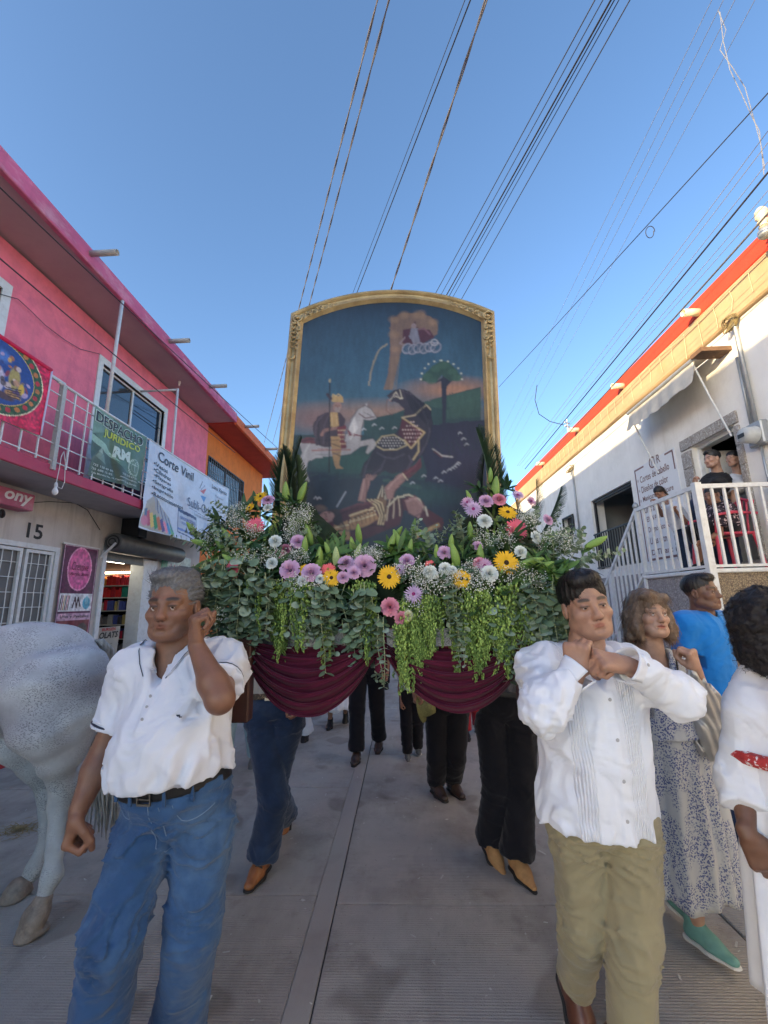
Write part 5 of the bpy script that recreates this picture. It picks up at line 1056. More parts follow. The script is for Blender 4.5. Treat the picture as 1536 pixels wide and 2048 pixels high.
def shirt(p, J, mat, o=.018, h=.006, sleeve=.6, amp=.006, hem=.02, hemn=None, belly=0, w=1.0, chest=1.0, sr=(.075,.068), cr=None, neck=.07, tuck=False, seed=0, name='shirt', hips=1.0, bust=0, cols=None, vneck=None, cuff=True, extra=None, k=.045, placket=None, notch=None):
    """sleeve: 0..1 along the upper arm, 1..2 along the forearm"""
    S = Sdf(h); Rm = torso(S, J, o, w=w, belly=belly, chest=chest, hips=hips, bust=bust, k=k); up = Rm[:,2]; K = J['k']; cuts = []
    if extra: extra(S)
    S.cut(J['pel']+up*hem, V3(*(hemn if hemn is not None else -up)))
    for side in 'RL':
        sh, el, wr = J['sh'+side], J['el'+side], J['wr'+side]; sl = sleeve if not isinstance(sleeve, dict) else sleeve[side]
        if sl <= 0: continue
        e = L3(sh, el, min(sl,1)); S.cone(sh, e, (.060*K+o*.8), sr[0]*K if sl <= 1 else sr[0]*K, .035); S.cone(L3(L3(J['neck'],J['pel'],.2),sh,.4), sh, .065*K+o, .062*K+o, .04)
        if sl > 1: e2 = L3(el, wr, sl-1); S.cone(el, e2, sr[0]*K, sr[1]*K, .03); d = nm(wr-el); cuts.append((e2, d, sr[1]*K))
        else: d = nm(el-sh); cuts.append((e, d, sr[0]*K))
    for e, d, r_ in cuts: S.halfbox(e, d, e-r_*1.35, e+r_*1.35); 
    N = J['neck']; f = Rm[:,1]
    S.cone(N-up*.035+f*.018, N+up*.2+f*.03, neck*K, neck*K, .01, sub=True)
    if vneck: S.cone(N+f*.07+up*.01, N+f*.150-up*vneck, .050*K, .008, .01, sub=True); S.cone(N+f*.14+up*.01, N+f*.20-up*vneck, .050*K, .008, .01, sub=True)
    fx, rt_ = Rm[:,1], Rm[:,0]
    def fd(P):
        q = P*V3(7,7,5)+seed; q = q+vnoise(P*5+seed)[:,None]*1.6; n = vnoise(q*V3(1.6,1.6,1)); n2 = vnoise(P*V3(22,22,13)+seed*2); d = -amp*(1-2*np.abs(n))*.75-amp*.35*n2
        d -= amp*.9*(wrinkle(P, .95, 4, 17, seed)+wrinkle(P, -.8, 4, 18, seed+3)+.7*wrinkle(P, 1.45, 3, 22, seed+6))
        q2 = P*V3(13,13,30)+seed; q2[:,2] += 6*vnoise(P*7+seed+2); d -= amp*.35*(1-2*np.abs(vnoise(q2)))
        if placket:      # raised button band: (half width, from, to below the neck, lean)
            L_ = P-N; z = -(L_@up); x = L_@rt_-placket[3]*z-placket[4]; y = L_@fx; d -= .0045*np.clip((placket[0]-np.abs(x))/.003,0,1)*np.clip((z-placket[1])/.004,0,1)*np.clip((placket[2]-z)/.004,0,1)*(y > .02)
        for side in 'RL':
            el = J['el'+side]; m = np.exp(-(((P-el)**2).sum(-1))/.09**2); ax = nm(J['wr'+side]-J['sh'+side]); t = (P-el)@ax
            d -= amp*.9*m*(1-2*np.abs(vnoise(P*V3(16,16,16)+ax*t[:,None]*26+seed)))
            ap = J['sh'+side]-up*.09*K; m2 = np.exp(-(((P-ap)**2).sum(-1))/.10**2); d -= amp*1.0*m2*(1-2*np.abs(vnoise(P*V3(30,30,12)+seed+5)))
        if tuck: z = (P-J['pel'])@up-hem; d += .012*np.exp(-z/.02)*0-amp*1.0*np.exp(-((z-.03)/.04)**2)*np.sin(np.arctan2(P[:,0]-J['pel'][0], P[:,1]-J['pel'][1])*16+3*vnoise(P*9))
        return d
    S.disp(fd)
    if notch: S.cone(N+up*notch[0]+fx*.30+rt_*notch[1], N+up*notch[2]+fx*.02+rt_*notch[1], .001, .001, .01) if 0 else None
    for e, d, r_ in cuts:
        if cuff: S.disp(lambda P, e=e, d=d, r_=r_: np.where((((P-e)@d) > -.05) & (np.abs((P-e)@d) < .05) & (np.linalg.norm(P-e,axis=1) < r_*1.6), np.maximum(0, 0), 0))
    V, F = S.mesh(); c = cols(V) if cols is not None else None
    return put(name, (V, F), mat, p, c)
def ring(center, d, r, w, t=.004, n=24, a0=0, a1=2*math.pi, ell_=(1,1), up=None):
    d = nm(d); u = nm(np.cross(d, V3(0,.3,1) if up is None else up)); v = np.cross(d, u); return [Vector((V3(center)+u*math.cos(a)*r*ell_[0]+v*math.sin(a)*r*ell_[1]).tolist()) for a in np.linspace(a0, a1, n)]
def belt(p, J, mat, z=.085, o=.03, w=1.0, belly=0, hips=1.0, buckle=None, hh=.018, tilt=0):
    """band following the waist outline"""
    S = Sdf(.006); torso(S, J, o, w=w, belly=belly, hips=hips); up = nm(J['neck']-J['pel']); upn = nm(up+J['f']*tilt); c = J['pel']+up*z
    S.half(c+upn*hh, upn); S.half(c-upn*hh, -upn); return put('belt', S.mesh(), mat, p)

def collar2(p, J, shirt_o, mat, r_in=.072, r_out=.118, h0=.055, drop=.085, tip=.03, front=.93, n=12, stripe=None):
    """folded shirt collar laid on the shirt round the neck"""
    up = nm(J['neck']-J['pel']); f, r_, N = J['f'], J['r'], J['neck']; f = nm(f-up*(f@up)); r_ = np.cross(f, up); b = MB(); bs_ = MB()
    me = shirt_o.data; tr = BVHTree.FromPolygons([v.co for v in me.vertices], [tuple(q.vertices) for q in me.polygons]); off = p.location
    for s in (-1, 1):
        rows = []
        for i in range(n+1):
            t = i/n; a = math.pi*(.0+front*t); dr = r_*(s*math.sin(a))-f*math.cos(a); c = N+f*.012
            pin = c+up*(h0-drop*t**1.6)+dr*(r_in+.012*t); fold = pin+up*.010+dr*.006
            ro = r_out+tip*max(0,t-.75)*4*.6; po = c+(r_*(s*math.sin(a-.10*t))-f*math.cos(a-.10*t))*ro+up*.16
            h = tr.ray_cast(Vector(po.tolist())-off, Vector((-up).tolist())); q = V3(*(h[0]+off))+up*.007+dr*.003 if h[0] is not None else po-up*.17
            if np.linalg.norm(q-pin) > .13: q = pin+(q-pin)*(.13/np.linalg.norm(q-pin))
            rows.append((pin-up*.012, pin, fold, L3(fold,q,.5)+up*.006+dr*.004, q))
        base = len(b.V); V = [Vector(v.tolist()) for r in rows for v in r]; m = 5
        b.add(V, [(i*m+j, (i+1)*m+j, (i+1)*m+j+1, i*m+j+1) for i in range(n) for j in range(m-1)])
        if stripe: bs_.tube([Vector((L3(r[3],r[4],.75)+up*.003).tolist()) for r in rows], .0015, 5, cap=False)
    o = link('collar', b.me('collar', mat, True), p); o.location = -p.location; md = o.modifiers.new('s', 'SOLIDIFY'); md.thickness = .0035; md.offset = 1
    md = o.modifiers.new('b', 'SUBSURF'); md.levels = md.render_levels = 1
    if stripe: o = bs_.build('collar_stripe', stripe, p); o.location = -p.location
def sleeve_cuff(p, c, d, r0, r1, L_, mat, open_dir=None, gap=0.0, name='cuff', wob=.003, n=28):
    """tube of cloth from c along d: radius r0 at the start to r1 at the end, split by a gap facing open_dir"""
    d = nm(d); u = nm(open_dir-d*(open_dir@d)) if open_dir is not None else nm(np.cross(d, V3(0,.3,1))); v = np.cross(d, u); b = MB(); V = []; m = 5
    for i in range(n+1):
        a = gap*.5+(2*math.pi-gap)*i/n
        for j in range(m): t = j/(m-1); r = r0+(r1-r0)*t**1.3+wob*math.sin(a*3+1)*t; V.append(Vector((V3(c)+d*L_*t+(u*math.cos(a)+v*math.sin(a))*r).tolist()))
    b.add(V, [(i*m+j, (i+1)*m+j, (i+1)*m+j+1, i*m+j+1) for i in range(n) for j in range(m-1)])
    o = link(name, b.me(name, mat, True), p); o.location = -p.location; md = o.modifiers.new('s','SOLIDIFY'); md.thickness = .004; return o
# ------------------------------------------------------------------ man in the white polo, front left bearer
SK1 = (.225,.112,.070)
m_denim = M('blue_denim', (.028,.080,.19), .85, .30, 5, .0012, 1100, sheen=.2, spec=.2, dirt=(.12,.22,.37), dirt_s=3.2, dirt_a=.75, streak=((.10,.19,.34), .8)); crease(m_denim, .010, (7,7,16))
m_polo = cloth_mat('white_pique', (.70,.73,.80), .85, 1400, .0008)
m_leather = M('black_leather', (.012,.012,.013), .4, .2, 30, .0008, 200)
J = joints((0,0,0), 4, 1.72)
J.update(head=A(348,1211,1.60), neck=A(356,1318,1.64), shR=A(276,1342,1.62), shL=A(441,1332,1.64), pel=A(356,1600,1.62),
         elR=A(207,1508,1.58), wrR=A(158,1618,1.50), elL=A(440,1398,1.42), wrL=A(393,1291,1.49),
         hiR=A(300,1650,1.60), hiL=A(408,1650,1.63), knR=A(230,1860,1.48), knL=A(386,1865,1.60))
J['arm'] = 1.0
J['anR'] = J['knR']+nm(A(196,2052,1.50)-J['knR'])*.42; J['anL'] = J['knL']+nm(A(352,2060,1.74)-J['knL'])*.42
base = Vector((float(J['pel'][0]), float(J['pel'][1]), 0))
p = person('grey-haired man in a white polo shirt and blue jeans bearing the left front pole', base)
Rh = facing(-3, -2, 1); J['look'] = (-.2,-.02)
body_mesh(p, J, Rh, SK1, (.03,.025,.022), 1.04, 1.04, age=.8, stubble=.15, hands={
  'R': dict(d=(-.15,-.05,-1), n=(.75,.25,-.1), t=(.1,-1,-.15), curl=(.86,.92,.97,1.0), thumb=(.75,.9), sc=1.06),
  'L': dict(d=(-.15,-.05,.95), n=(.70,.50,.3), t=(-.75,-.5,.1), curl=(.78,.85,.9,.95), thumb=(.8,.9), sc=1.05)}, neck_r=.062)
hair(p, J['head'], Rh, 1.04, 1.04, M('grey_hair', (.16,.165,.175), .5, .35, 90, .0018, 320, dirt=(.06,.06,.065), dirt_s=60, dirt_a=.8, spec=.6), 'back', .0036, 3, n=3200)
tr_ = trousers(p, J, m_denim, o=.018, h=.0072, amp=.0145, waist=.065, flare=.016, r=(.078,.060,.058), w=1.02, belly=.04, hips=1.0, seed=2)
bl_ = belt(p, J, m_leather, .075, .020, w=1.02, belly=.05, hips=1.0, hh=.021)
sh_ = shirt(p, J, m_polo, placket=(.017,.07,.205,0,0), o=.020, h=.006, sleeve={'R':.70,'L':.62}, amp=.0105, hem=.100, belly=.080, w=1.04, chest=1.0, sr=(.067,.067), neck=.074, tuck=True, seed=4, vneck=.085)
# collar, placket, navy piping, small dark emblem
f, r_, up = J['f'], J['r'], nm(J['neck']-J['pel']); collar2(p, J, sh_, m_polo, stripe=M('navy_thread', (.01,.02,.05), .6, 0))
e = snap(sh_, J['neck']-up*.155-J['r']*.105+f*.5, -f, .001); b = MB()
for k, (dx, dz, l, w_) in enumerate(((0,0,.014,.006),(-.008,.006,.006,.005),(.010,-.004,.006,.003),(-.004,-.007,.003,.007),(.005,-.007,.003,.007))):
    b.obox(e+r_*-dx+up*dz, r_*l/2, up*w_/2, f*.0012)
o = b.build('emblem', M('navy_thread', (.01,.02,.05), .6, 0), p); o.location = -p.location
for dz in (.098,.128,.160):
    e = snap(sh_, J['neck']-up*dz+f*.5, -f, .0005); b = MB().lathe([(.005,0),(.0055,.0012),(.004,.0025)], tuple(e), tuple(f), 12); o = b.build('button', M('shell_button', (.35,.36,.38), .3, .1), p); o.location = -p.location
for side, sl in (('R',.70),('L',.62)):
    d = nm(J['el'+side]-J['sh'+side]); c = L3(J['sh'+side], J['el'+side], sl)
    for dd, mm in ((.000,'w'),(-.008,'n'),(-.018,'w')):
        pts = ring(c+d*dd, d, .0745 if mm == 'n' else .073, 0); b = MB(); b.tube(pts, .0036 if mm == 'n' else .0045, 6, cap=False)
        o = b.build('sleeve_piping', M('navy_thread') if mm == 'n' else m_polo, p, True); o.location = -p.location
pts = ring(J['wrL']+nm(V3(-.15,-.05,.95))*.10+V3(.0,0,0), (-.15,-.05,1), .012, 0, n=12); 
shoe(p, J['anR'], (-.25,-1,0), m_leather); shoe(p, J['anL'], (-.2,-1,0), m_leather, pitch=.35)
b = MB(); c = J['pel']+up*.08+J['r']*.185; b.box(tuple(c-V3(.018,.03,.05)), tuple(c+V3(.018,.03,.04)), .006); o = b.build('phone_pouch', m_leather, p); o.location = -p.location
def seam_line(p, tr_o, J, pts, mat, r=.0016, name='stitching', d=None, lift=.0006):
    up = nm(J['neck']-J['pel']); out = []
    for x, z in pts: o_ = J['pel']+up*z+J['r']*x; out.append(tuple(float(v) for v in snap(tr_o, o_+J['f']*.5, -J['f'] if d is None else d, lift)))
    o = MB().tube(out, r, 5, cap=False).build(name, mat, p, True); o.location = -p.location; return o
m_st = M('jeans_stitch', (.16,.24,.36), .8, .1)
for s in (-1, 1): seam_line(p, tr_, J, [(s*(.075+.012*t), .048-.055*math.sin(t*1.5)*1) for t in np.linspace(0,1,3)]+[(s*(.10+.07*t), -.012+.035*t*t) for t in np.linspace(0,1,7)], m_st)
seam_line(p, tr_, J, [(.004,.05-.02*i) for i in range(8)]+[(-.012,-.112),(-.03,-.10),(-.034,-.05),(-.034,.045)], m_st)
for x in (-.13,-.06,.05,.12):
    e = snap(bl_, J['pel']+up*.075+J['r']*x+f*.5, -f, .002); b = MB(); b.obox(e, r_*.005, up*.024, f*.003); o = b.build('belt_loop', m_denim, p); o.location = -p.location
e = snap(bl_, J['pel']+up*.075+J['r']*.0+f*.5, -f, .003); b = MB(); b.obox(e+up*.016, r_*.022, up*.002, f*.002).obox(e-up*.016, r_*.022, up*.003, f*.003).obox(e+r_*.021, r_*.002, up*.017, f*.003).obox(e-r_*.021, r_*.002, up*.017, f*.003).obox(e+r_*.0, r_*.02, up*.0015, f*.004)
o = b.build('belt_buckle', M('dull_nickel', (.16,.155,.15), .35, .1, metal=.9), p); o.location = -p.location
# ------------------------------------------------------------------ young man in the guayabera, front right bearer
SK2 = (.36,.205,.140); SK3 = (.29,.150,.098); SK4 = (.155,.078,.050); SK5 = (.42,.25,.175)
BR = (.015,.010,.008)
m_linen = cloth_mat('white_linen', (.72,.76,.84), .85, 1200, .0009); m_khaki = M('khaki_cotton', (.27,.235,.14), .88, .08, 6, .0008, 900, sheen=.2, spec=.2, dirt=(.2,.18,.11), dirt_a=.4)
crease(m_khaki, .007) if 0 else None; m_brown = M('brown_leather', (.10,.035,.02), .35, .25, 20, .001, 150); m_tanl = M('tan_suede', (.40,.22,.09), .8, .2, 20, .001, 200, dirt=(.25,.13,.05), dirt_s=12, dirt_a=.5)
m_hairb = M('black_hair', (.012,.010,.010), .42, .3, 60, .0015, 320, spec=.5)
m_blackc = M('black_cloth', (.010,.010,.014), .9, .2, 6, .0008, 900, sheen=.15, spec=.15); m_navyc = M('navy_denim', (.018,.034,.075), .9, .3, 5, .001, 900, sheen=.3, spec=.15, dirt=(.04,.07,.13), dirt_s=5, dirt_a=.5)
J = joints((0,0,0), 0, 1.72)
J.update(head=A(1171,1209,1.66), neck=A(1168,1312,1.70), shR=A(1088,1345,1.68), shL=A(1252,1345,1.70), pel=A(1194,1615,1.70),
         elR=A(1088,1420,1.46), wrR=A(1150,1348,1.47), elL=A(1358,1392,1.52), wrL=A(1252,1330,1.44),
         hiR=A(1150,1640,1.70), hiL=A(1258,1640,1.68), knR=A(1166,1850,1.74), knL=A(1268,1862,1.64))
J['arm'] = .82; J['anR'] = A(1150,1968,1.96); J['anL'] = J['knL']+nm(A(1262,2080,1.62)-J['knL'])*.42
p = person('young black-haired man in a pleated white shirt and khaki trousers, fists at the pole', (float(J['pel'][0]), float(J['pel'][1]), 0))
Rh = facing(3, -3, 8); J['look'] = (.05,-.12)
body_mesh(p, J, Rh, SK2, BR, 1.0, 1.0, age=.05, hands={
  'R': dict(d=(.12,-.10,1), n=(.55,.75,.0), t=(.85,-.45,.1), curl=(.92,.95,1.0,1.0), thumb=(.8,1.0), sc=1.02),
  'L': dict(d=(-.93,-.18,.22), n=(.0,.55,-.8), t=(.1,.75,.5), curl=(.92,.95,1.0,1.0), thumb=(.8,1.0), sc=1.06)}, neck_r=.056)
hair(p, J['head'], Rh, 1.0, 1.0, m_hairb, 'short', .0038, 9, 1.2, n=2600)
trousers(p, J, m_khaki, waist=.0, hips=.92, o=.012, h=.0075, amp=.0135, r=(.077,.058,.047), w=.98, flare=.004, seed=5, end=.88)
m_guay = cloth_mat('pleated_linen', (.72,.76,.84), .85, 1200, .0009)
def pleat_bump(m, cx, half, pitch=.0085):
    nt = m.node_tree; N = nt.nodes; L_ = nt.links; b = N['Principled BSDF']; bp0 = b.inputs['Normal'].links[0].from_node; tc = N.new('ShaderNodeTexCoord'); sp = N.new('ShaderNodeSeparateXYZ'); L_.new(tc.outputs['Object'], sp.inputs[0])
    def mth(op, a, c=None):
        n = N.new('ShaderNodeMath'); n.operation = op
        for i, v in enumerate((a, c)):
            if v is None: continue
            if isinstance(v, (int, float)): n.inputs[i].default_value = v
            else: L_.new(v, n.inputs[i])
        return n.outputs[0]
    ax = mth('SUBTRACT', mth('ABSOLUTE', mth('SUBTRACT', sp.outputs[0], cx)), .085); mask = mth('MULTIPLY', mth('LESS_THAN', mth('ABSOLUTE', ax), half), mth('MULTIPLY', mth('LESS_THAN', sp.outputs[1], -.06), mth('GREATER_THAN', sp.outputs[1], -.215)))
    w = mth('MULTIPLY', mth('SINE', mth('MULTIPLY', sp.outputs[0], 6.2832/pitch)), mask); bp = N.new('ShaderNodeBump'); bp.inputs['Distance'].default_value = .0013; L_.new(w, bp.inputs['Height']); L_.new(bp0.outputs[0], bp.inputs['Normal']); L_.new(bp.outputs[0], b.inputs['Normal'])
pleat_bump(m_guay, .0, .030)
def gcols(V):
    c = np.ones((len(V),3))*V3(.72,.76,.84); return c
def hemcut(S): pass
S0 = dict(o=.022, h=.0066, sleeve={'R':1.80,'L':1.86}, amp=.012, hem=-.035, belly=.02, w=.98, chest=1.0, sr=(.055,.043), neck=.066, seed=11, vneck=.10)
def flare_hem(S):
    up = nm(J['neck']-J['pel']); P = J['pel']; S.cone(P+up*.04, P-up*.10, .168, .200, .05, flat=(J['f'],.74)); S.cone(P+J['f']*.17+J['r']*.02-up*.10, P+J['f']*.15+J['r']*.01+up*.015, .045, .003, .006, sub=True)
sh_ = shirt(p, J, m_guay, extra=flare_hem, placket=(.018,.09,.68,-.05,-.004), **S0)
up = nm(J['neck']-J['pel']); f, r_ = J['f'], J['r']
def front_pt(J, S, x, dz, extra=0, up=None):
    up = nm(J['neck']-J['pel']); lo, hi = 0.0, .5; b0 = J['neck']-up*dz+J['r']*x
    def fld(P):
        g = 9.0
        for kind, a_, b_, par, k, sub in S.ops:
            if sub: continue
            d = float(S._d(kind, par, P[None])[0]); hh = max(k-abs(g-d), 0)/k; g = min(g, d)-hh*hh*k*.25
        return g
    for _ in range(16):
        m = (lo+hi)/2
        if fld(b0+J['f']*m) > 0: hi = m
        else: lo = m
    return b0+J['f']*(hi+extra)
for i in range(4):
    z = .12+.12*i; e = snap(sh_, J['neck']-up*z+J['r']*(-.004-.05*z)+f*.5, -f, .0005); b = MB().lathe([(.0055,0),(.006,.001),(.005,.0025)], tuple(e), tuple(f), 12); o = b.build('button', M('shell_button', (.35,.36,.38), .3, .1), p); o.location = -p.location
collar2(p, J, sh_, m_linen, r_out=.125, tip=.05)
for side, k0, od in (('R', .74, V3(-.6,-.3,-.7)), ('L', .78, V3(.2,-.2,-1))):      # unbuttoned cuffs, wide at the hand, slit open underneath
    d = nm(J['wr'+side]-J['el'+side]); c = L3(J['el'+side], J['wr'+side], k0); sleeve_cuff(p, c, d, .045, .058, .062, m_linen, od, gap=.75)
    q_ = c+d*.03+nm(np.cross(d, od))*.058; bt = MB().lathe([(.005,0),(.0055,.001),(.004,.0025)], tuple(q_), tuple(nm(np.cross(d, od))), 10); o = bt.build('button', M('shell_button'), p); o.location = -p.location
shoe(p, J['anR'], (.05,-1,0), m_brown, pitch=.55, L=.28, style='boot'); shoe(p, J['anL'], (.08,-1,0), m_brown, L=.28, style='boot')
# ------------------------------------------------------------------ woman in the long grey-blue print dress
J = joints((0,0,0), 0, 1.60, sh=.17)
J.update(head=A(1298,1229,2.22), neck=A(1302,1312,2.26), shR=A(1256,1345,2.26), shL=A(1352,1342,2.26), pel=A(1345,1510,2.26),
         elR=A(1250,1430,2.2), wrR=A(1262,1500,2.1), elL=A(1408,1405,2.18), wrL=A(1392,1338,2.08))
J['hiR'] = J['pel']+V3(-.09,0,-.03); J['hiL'] = J['pel']+V3(.09,0,-.03); J['knR'] = A(1350,1665,2.22); J['knL'] = A(1380,1665,2.28)
J['anR'] = A(1336,1790,2.6); J['anL'] = A(1392,1838,2.36); J['anL'][2] = .10; J['anR'][2] = .14
p = person('older woman with wavy brown hair in a long grey dress with blue flower print', (float(J['pel'][0]), float(J['pel'][1]), 0))
Rh = facing(-4, 6, -3); J['look'] = (.1,.1)
body_mesh(p, J, Rh, SK5, (.10,.07,.05), .94, .98, age=.5, fem=True, h=.0035, mouth=.004, lips=(.32,.09,.08), hands={'L': dict(d=(-.25,-.2,.95), n=(-.5,.7,.2), t=(-.6,-.6,0), curl=(.8,.85,.9,.95), thumb=(.7,.8), sc=.9)}, legs='L', core_legs=False)
hair(p, J['head'], Rh, .96, 1.0, M('wavy_brown_hair', (.17,.105,.065), .5, .35, 60, .0018, 250, dirt=(.33,.27,.21), dirt_s=30, dirt_a=.55), 'bob', .0045, 2, n=2600)
m_dress = M('blue_flower_print', (.50,.53,.56), .85, .05, 8, .0008, 600, sheen=.2, spec=.2)
def flower_print(m, base, ink, scale):
    nt = m.node_tree; N = nt.nodes; L_ = nt.links; b = N['Principled BSDF']; tc = N.new('ShaderNodeTexCoord')
    v = N.new('ShaderNodeTexVoronoi'); v.inputs['Scale'].default_value = scale; nz = N.new('ShaderNodeTexNoise'); nz.inputs['Scale'].default_value = scale*1.6; nz.inputs['Detail'].default_value = 3
    mp = N.new('ShaderNodeMapping'); mp.inputs['Scale'].default_value = (1,1,.45); n2 = N.new('ShaderNodeTexNoise'); n2.inputs['Scale'].default_value = scale*.13; n2.inputs['Detail'].default_value = 1
    for x in (v, nz): L_.new(tc.outputs['Object'], x.inputs['Vector'])
    L_.new(tc.outputs['Object'], mp.inputs[0]); L_.new(mp.outputs[0], n2.inputs['Vector'])
    a = N.new('ShaderNodeMath'); a.operation = 'ADD'; L_.new(v.outputs['Distance'], a.inputs[0]); L_.new(nz.outputs[0], a.inputs[1])
    r = N.new('ShaderNodeMapRange'); r.inputs[1].default_value = 1.0; r.inputs[2].default_value = .90; L_.new(a.outputs[0], r.inputs[0])
    r2 = N.new('ShaderNodeMapRange'); r2.inputs[1].default_value = .40; r2.inputs[2].default_value = .50; L_.new(n2.outputs[0], r2.inputs[0])
    mu = N.new('ShaderNodeMath'); mu.operation = 'MULTIPLY'; L_.new(r.outputs[0], mu.inputs[0]); L_.new(r2.outputs[0], mu.inputs[1])
    x = N.new('ShaderNodeMix'); x.data_type = 'RGBA'; L_.new(mu.outputs[0], x.inputs[0]); x.inputs[6].default_value = (*base,1); x.inputs[7].default_value = (*ink,1); L_.new(x.outputs[2], b.inputs['Base Color'])
flower_print(m_dress, (.46,.49,.52), (.09,.115,.27), 125)
def skirt_fn(J, top, bot, cx, r0, r1, depth=.8, nf=11, amp=.016):
    """pleated skirt from the waist to the hem as one sheet"""
    def fn(S): pass
    return fn
def skirt(p, J, mat, c0, c1, r0, r1, amp=.016, nf=12, depth=.75, name='skirt', hem_wave=.02, seed=0, rows=26, n=140):
    c0, c1 = V3(c0), V3(c1); V = []; 
    for j in range(rows+1):
        t = j/rows; c = L3(c0, c1, t); r = r0+(r1-r0)*(t**.85)
        for i in range(n):
            a = 2*math.pi*i/n; ph = 1.3*math.sin(a*2+seed)+.7*math.sin(a*5+seed*2); w = 1+amp/r*(math.sin(a*nf+ph+.5*t)*min(1,t*2.2)+.4*math.sin(a*nf*2.3+ph*2+t*2)*t)
            V.append(c+V3(math.cos(a)*r*w, math.sin(a)*r*w*depth, hem_wave*math.sin(a*nf*.5+seed)*t**6))
    F = np.array([(j*n+i, (j+1)*n+i, (j+1)*n+(i+1)%n, j*n+(i+1)%n) for j in range(rows) for i in range(n)]); V = np.array(V)
    o = put(name, (V, F), mat, p); md = o.modifiers.new('s','SOLIDIFY'); md.thickness = .003; return o
shirt(p, J, m_dress, o=.014, h=.007, sleeve=.55, amp=.004, hem=.10, w=.98, chest=.92, sr=(.062,.055), neck=.075, seed=21, vneck=.15, bust=.85, hips=1.0, name='bodice')
skirt(p, J, m_dress, J['pel']+V3(0,0,.15), (J['anL']+J['anR'])/2+V3(.0,-.06,.10), .155, .245, seed=3)
b = MB(); N = J['neck']; 
b.tube([N+J['r']*(.062*math.cos(t))+V3(0,-.085+.0*t,.03)-V3(0,.05*math.sin(t),.13*math.sin(t)) for t in np.linspace(0,math.pi,20)], .004, 6, cap=False); o = b.build('bead_necklace', m_black, p); o.location = -p.location
m_green = M('teal_canvas', (.13,.30,.27), .7, .15, 20, .001, 300); m_wsole = M('white_rubber', (.6,.6,.58), .6, .1)
shoe(p, J['anL'], (.42,-.9,0), m_green, L=.225, sole=m_wsole); shoe(p, J['anR'], (.3,-1,0), m_green, L=.225, sole=m_wsole, pitch=.3)
# silver bag she carries
bg = empty('handbag', tuple(float(x) for x in A(1420,1420,2.12)), 'silver grey slouchy handbag held in the hand of the woman in the print dress', 'handbag')
pts = [A(1380,1343,2.07), A(1405,1400,2.10), A(1428,1480,2.12), A(1424,1505,2.14)]
S = Sdf(.007); 
S.cone(A(1388,1350,2.07), A(1412,1400,2.12), .022, .050, .02, flat=((0,1,0),.7)); S.cone(A(1412,1400,2.12), A(1432,1475,2.14), .050, .085, .03, flat=((0,1,0),.55)); S.cone(A(1432,1475,2.14), A(1424,1500,2.14), .075, .030, .03, flat=((0,1,0),.5))
S.disp(lambda P: .006*np.sin(((P-A(1388,1350,2.07))@V3(1,0,.35))*170+5*vnoise(P*9))+.004*vnoise(P*34))
put('bag_body', S.mesh(), M('silver_leather', (.46,.46,.45), .32, .1, 9, .001, 120, metal=.55), bg)
b = MB(); b.tube([A(1392,1340,2.07), A(1387,1352,2.06), A(1386,1368,2.08), A(1396,1392,2.09)], .008, 6).tube([A(1378,1340,2.07), A(1376,1356,2.06), A(1380,1372,2.08)], .008, 6); o = b.build('strap', M('silver_leather'), bg); o.location = -bg.location
# ------------------------------------------------------------------ man in the bright blue T-shirt
J = joints((0,0,0), 0, 1.70)
J.update(head=A(1404,1184,3.0), neck=A(1406,1224,3.05), shR=A(1368,1248,3.0), shL=A(1446,1248,3.12), pel=A(1428,1400,3.06), elR=A(1366,1335,2.98), wrR=A(1385,1395,2.9), elL=A(1462,1345,3.15), wrL=A(1458,1400,3.1))
J['f'] = nm(V3(.45,-.9,0)); J['r'] = V3(-.9,-.45,0)
J['hiR'] = J['pel']+V3(-.09,-.03,-.03); J['hiL'] = J['pel']+V3(.09,.03,-.03); J['knR'] = J['pel']+V3(-.08,-.10,-.45); J['knL'] = J['pel']+V3(.10,.05,-.44); J['anR'] = J['pel']*V3(1,1,0)+V3(-.10,-.20,.09); J['anL'] = J['pel']*V3(1,1,0)+V3(.12,.18,.10)
p = person('dark-skinned man in a bright blue T-shirt looking away to the right by the stone cladding', (float(J['pel'][0]), float(J['pel'][1]), 0))
Rh = facing(-32, 2, 0)
body_mesh(p, J, Rh, SK4, BR, 1.0, 1.0, age=.35, h=.004, hand_h=.006, hands={'R': dict(d=(.1,-.1,-1), n=(1,0,0), t=(0,-1,0)), 'L': dict(d=(0,-.1,-1), n=(-1,0,0), t=(0,-1,0))}); J['arm'] = 1.1
hair(p, J['head'], Rh, .985, 1.0, m_hairb, 'short', .0045, 4, .3, n=1400)
trousers(p, J, m_navyc, h=.012, amp=.006); shirt(p, J, cloth_mat('bright_blue_jersey', (.012,.19,.56)), o=.012, h=.0075, sleeve=.65, amp=.005, hem=.0, w=1.02, chest=1.02, sr=(.066,.06), neck=.066, seed=8)
for a in 'RL': shoe(p, J['an'+a], (.4,-1,0), m_blackc, h=.008)
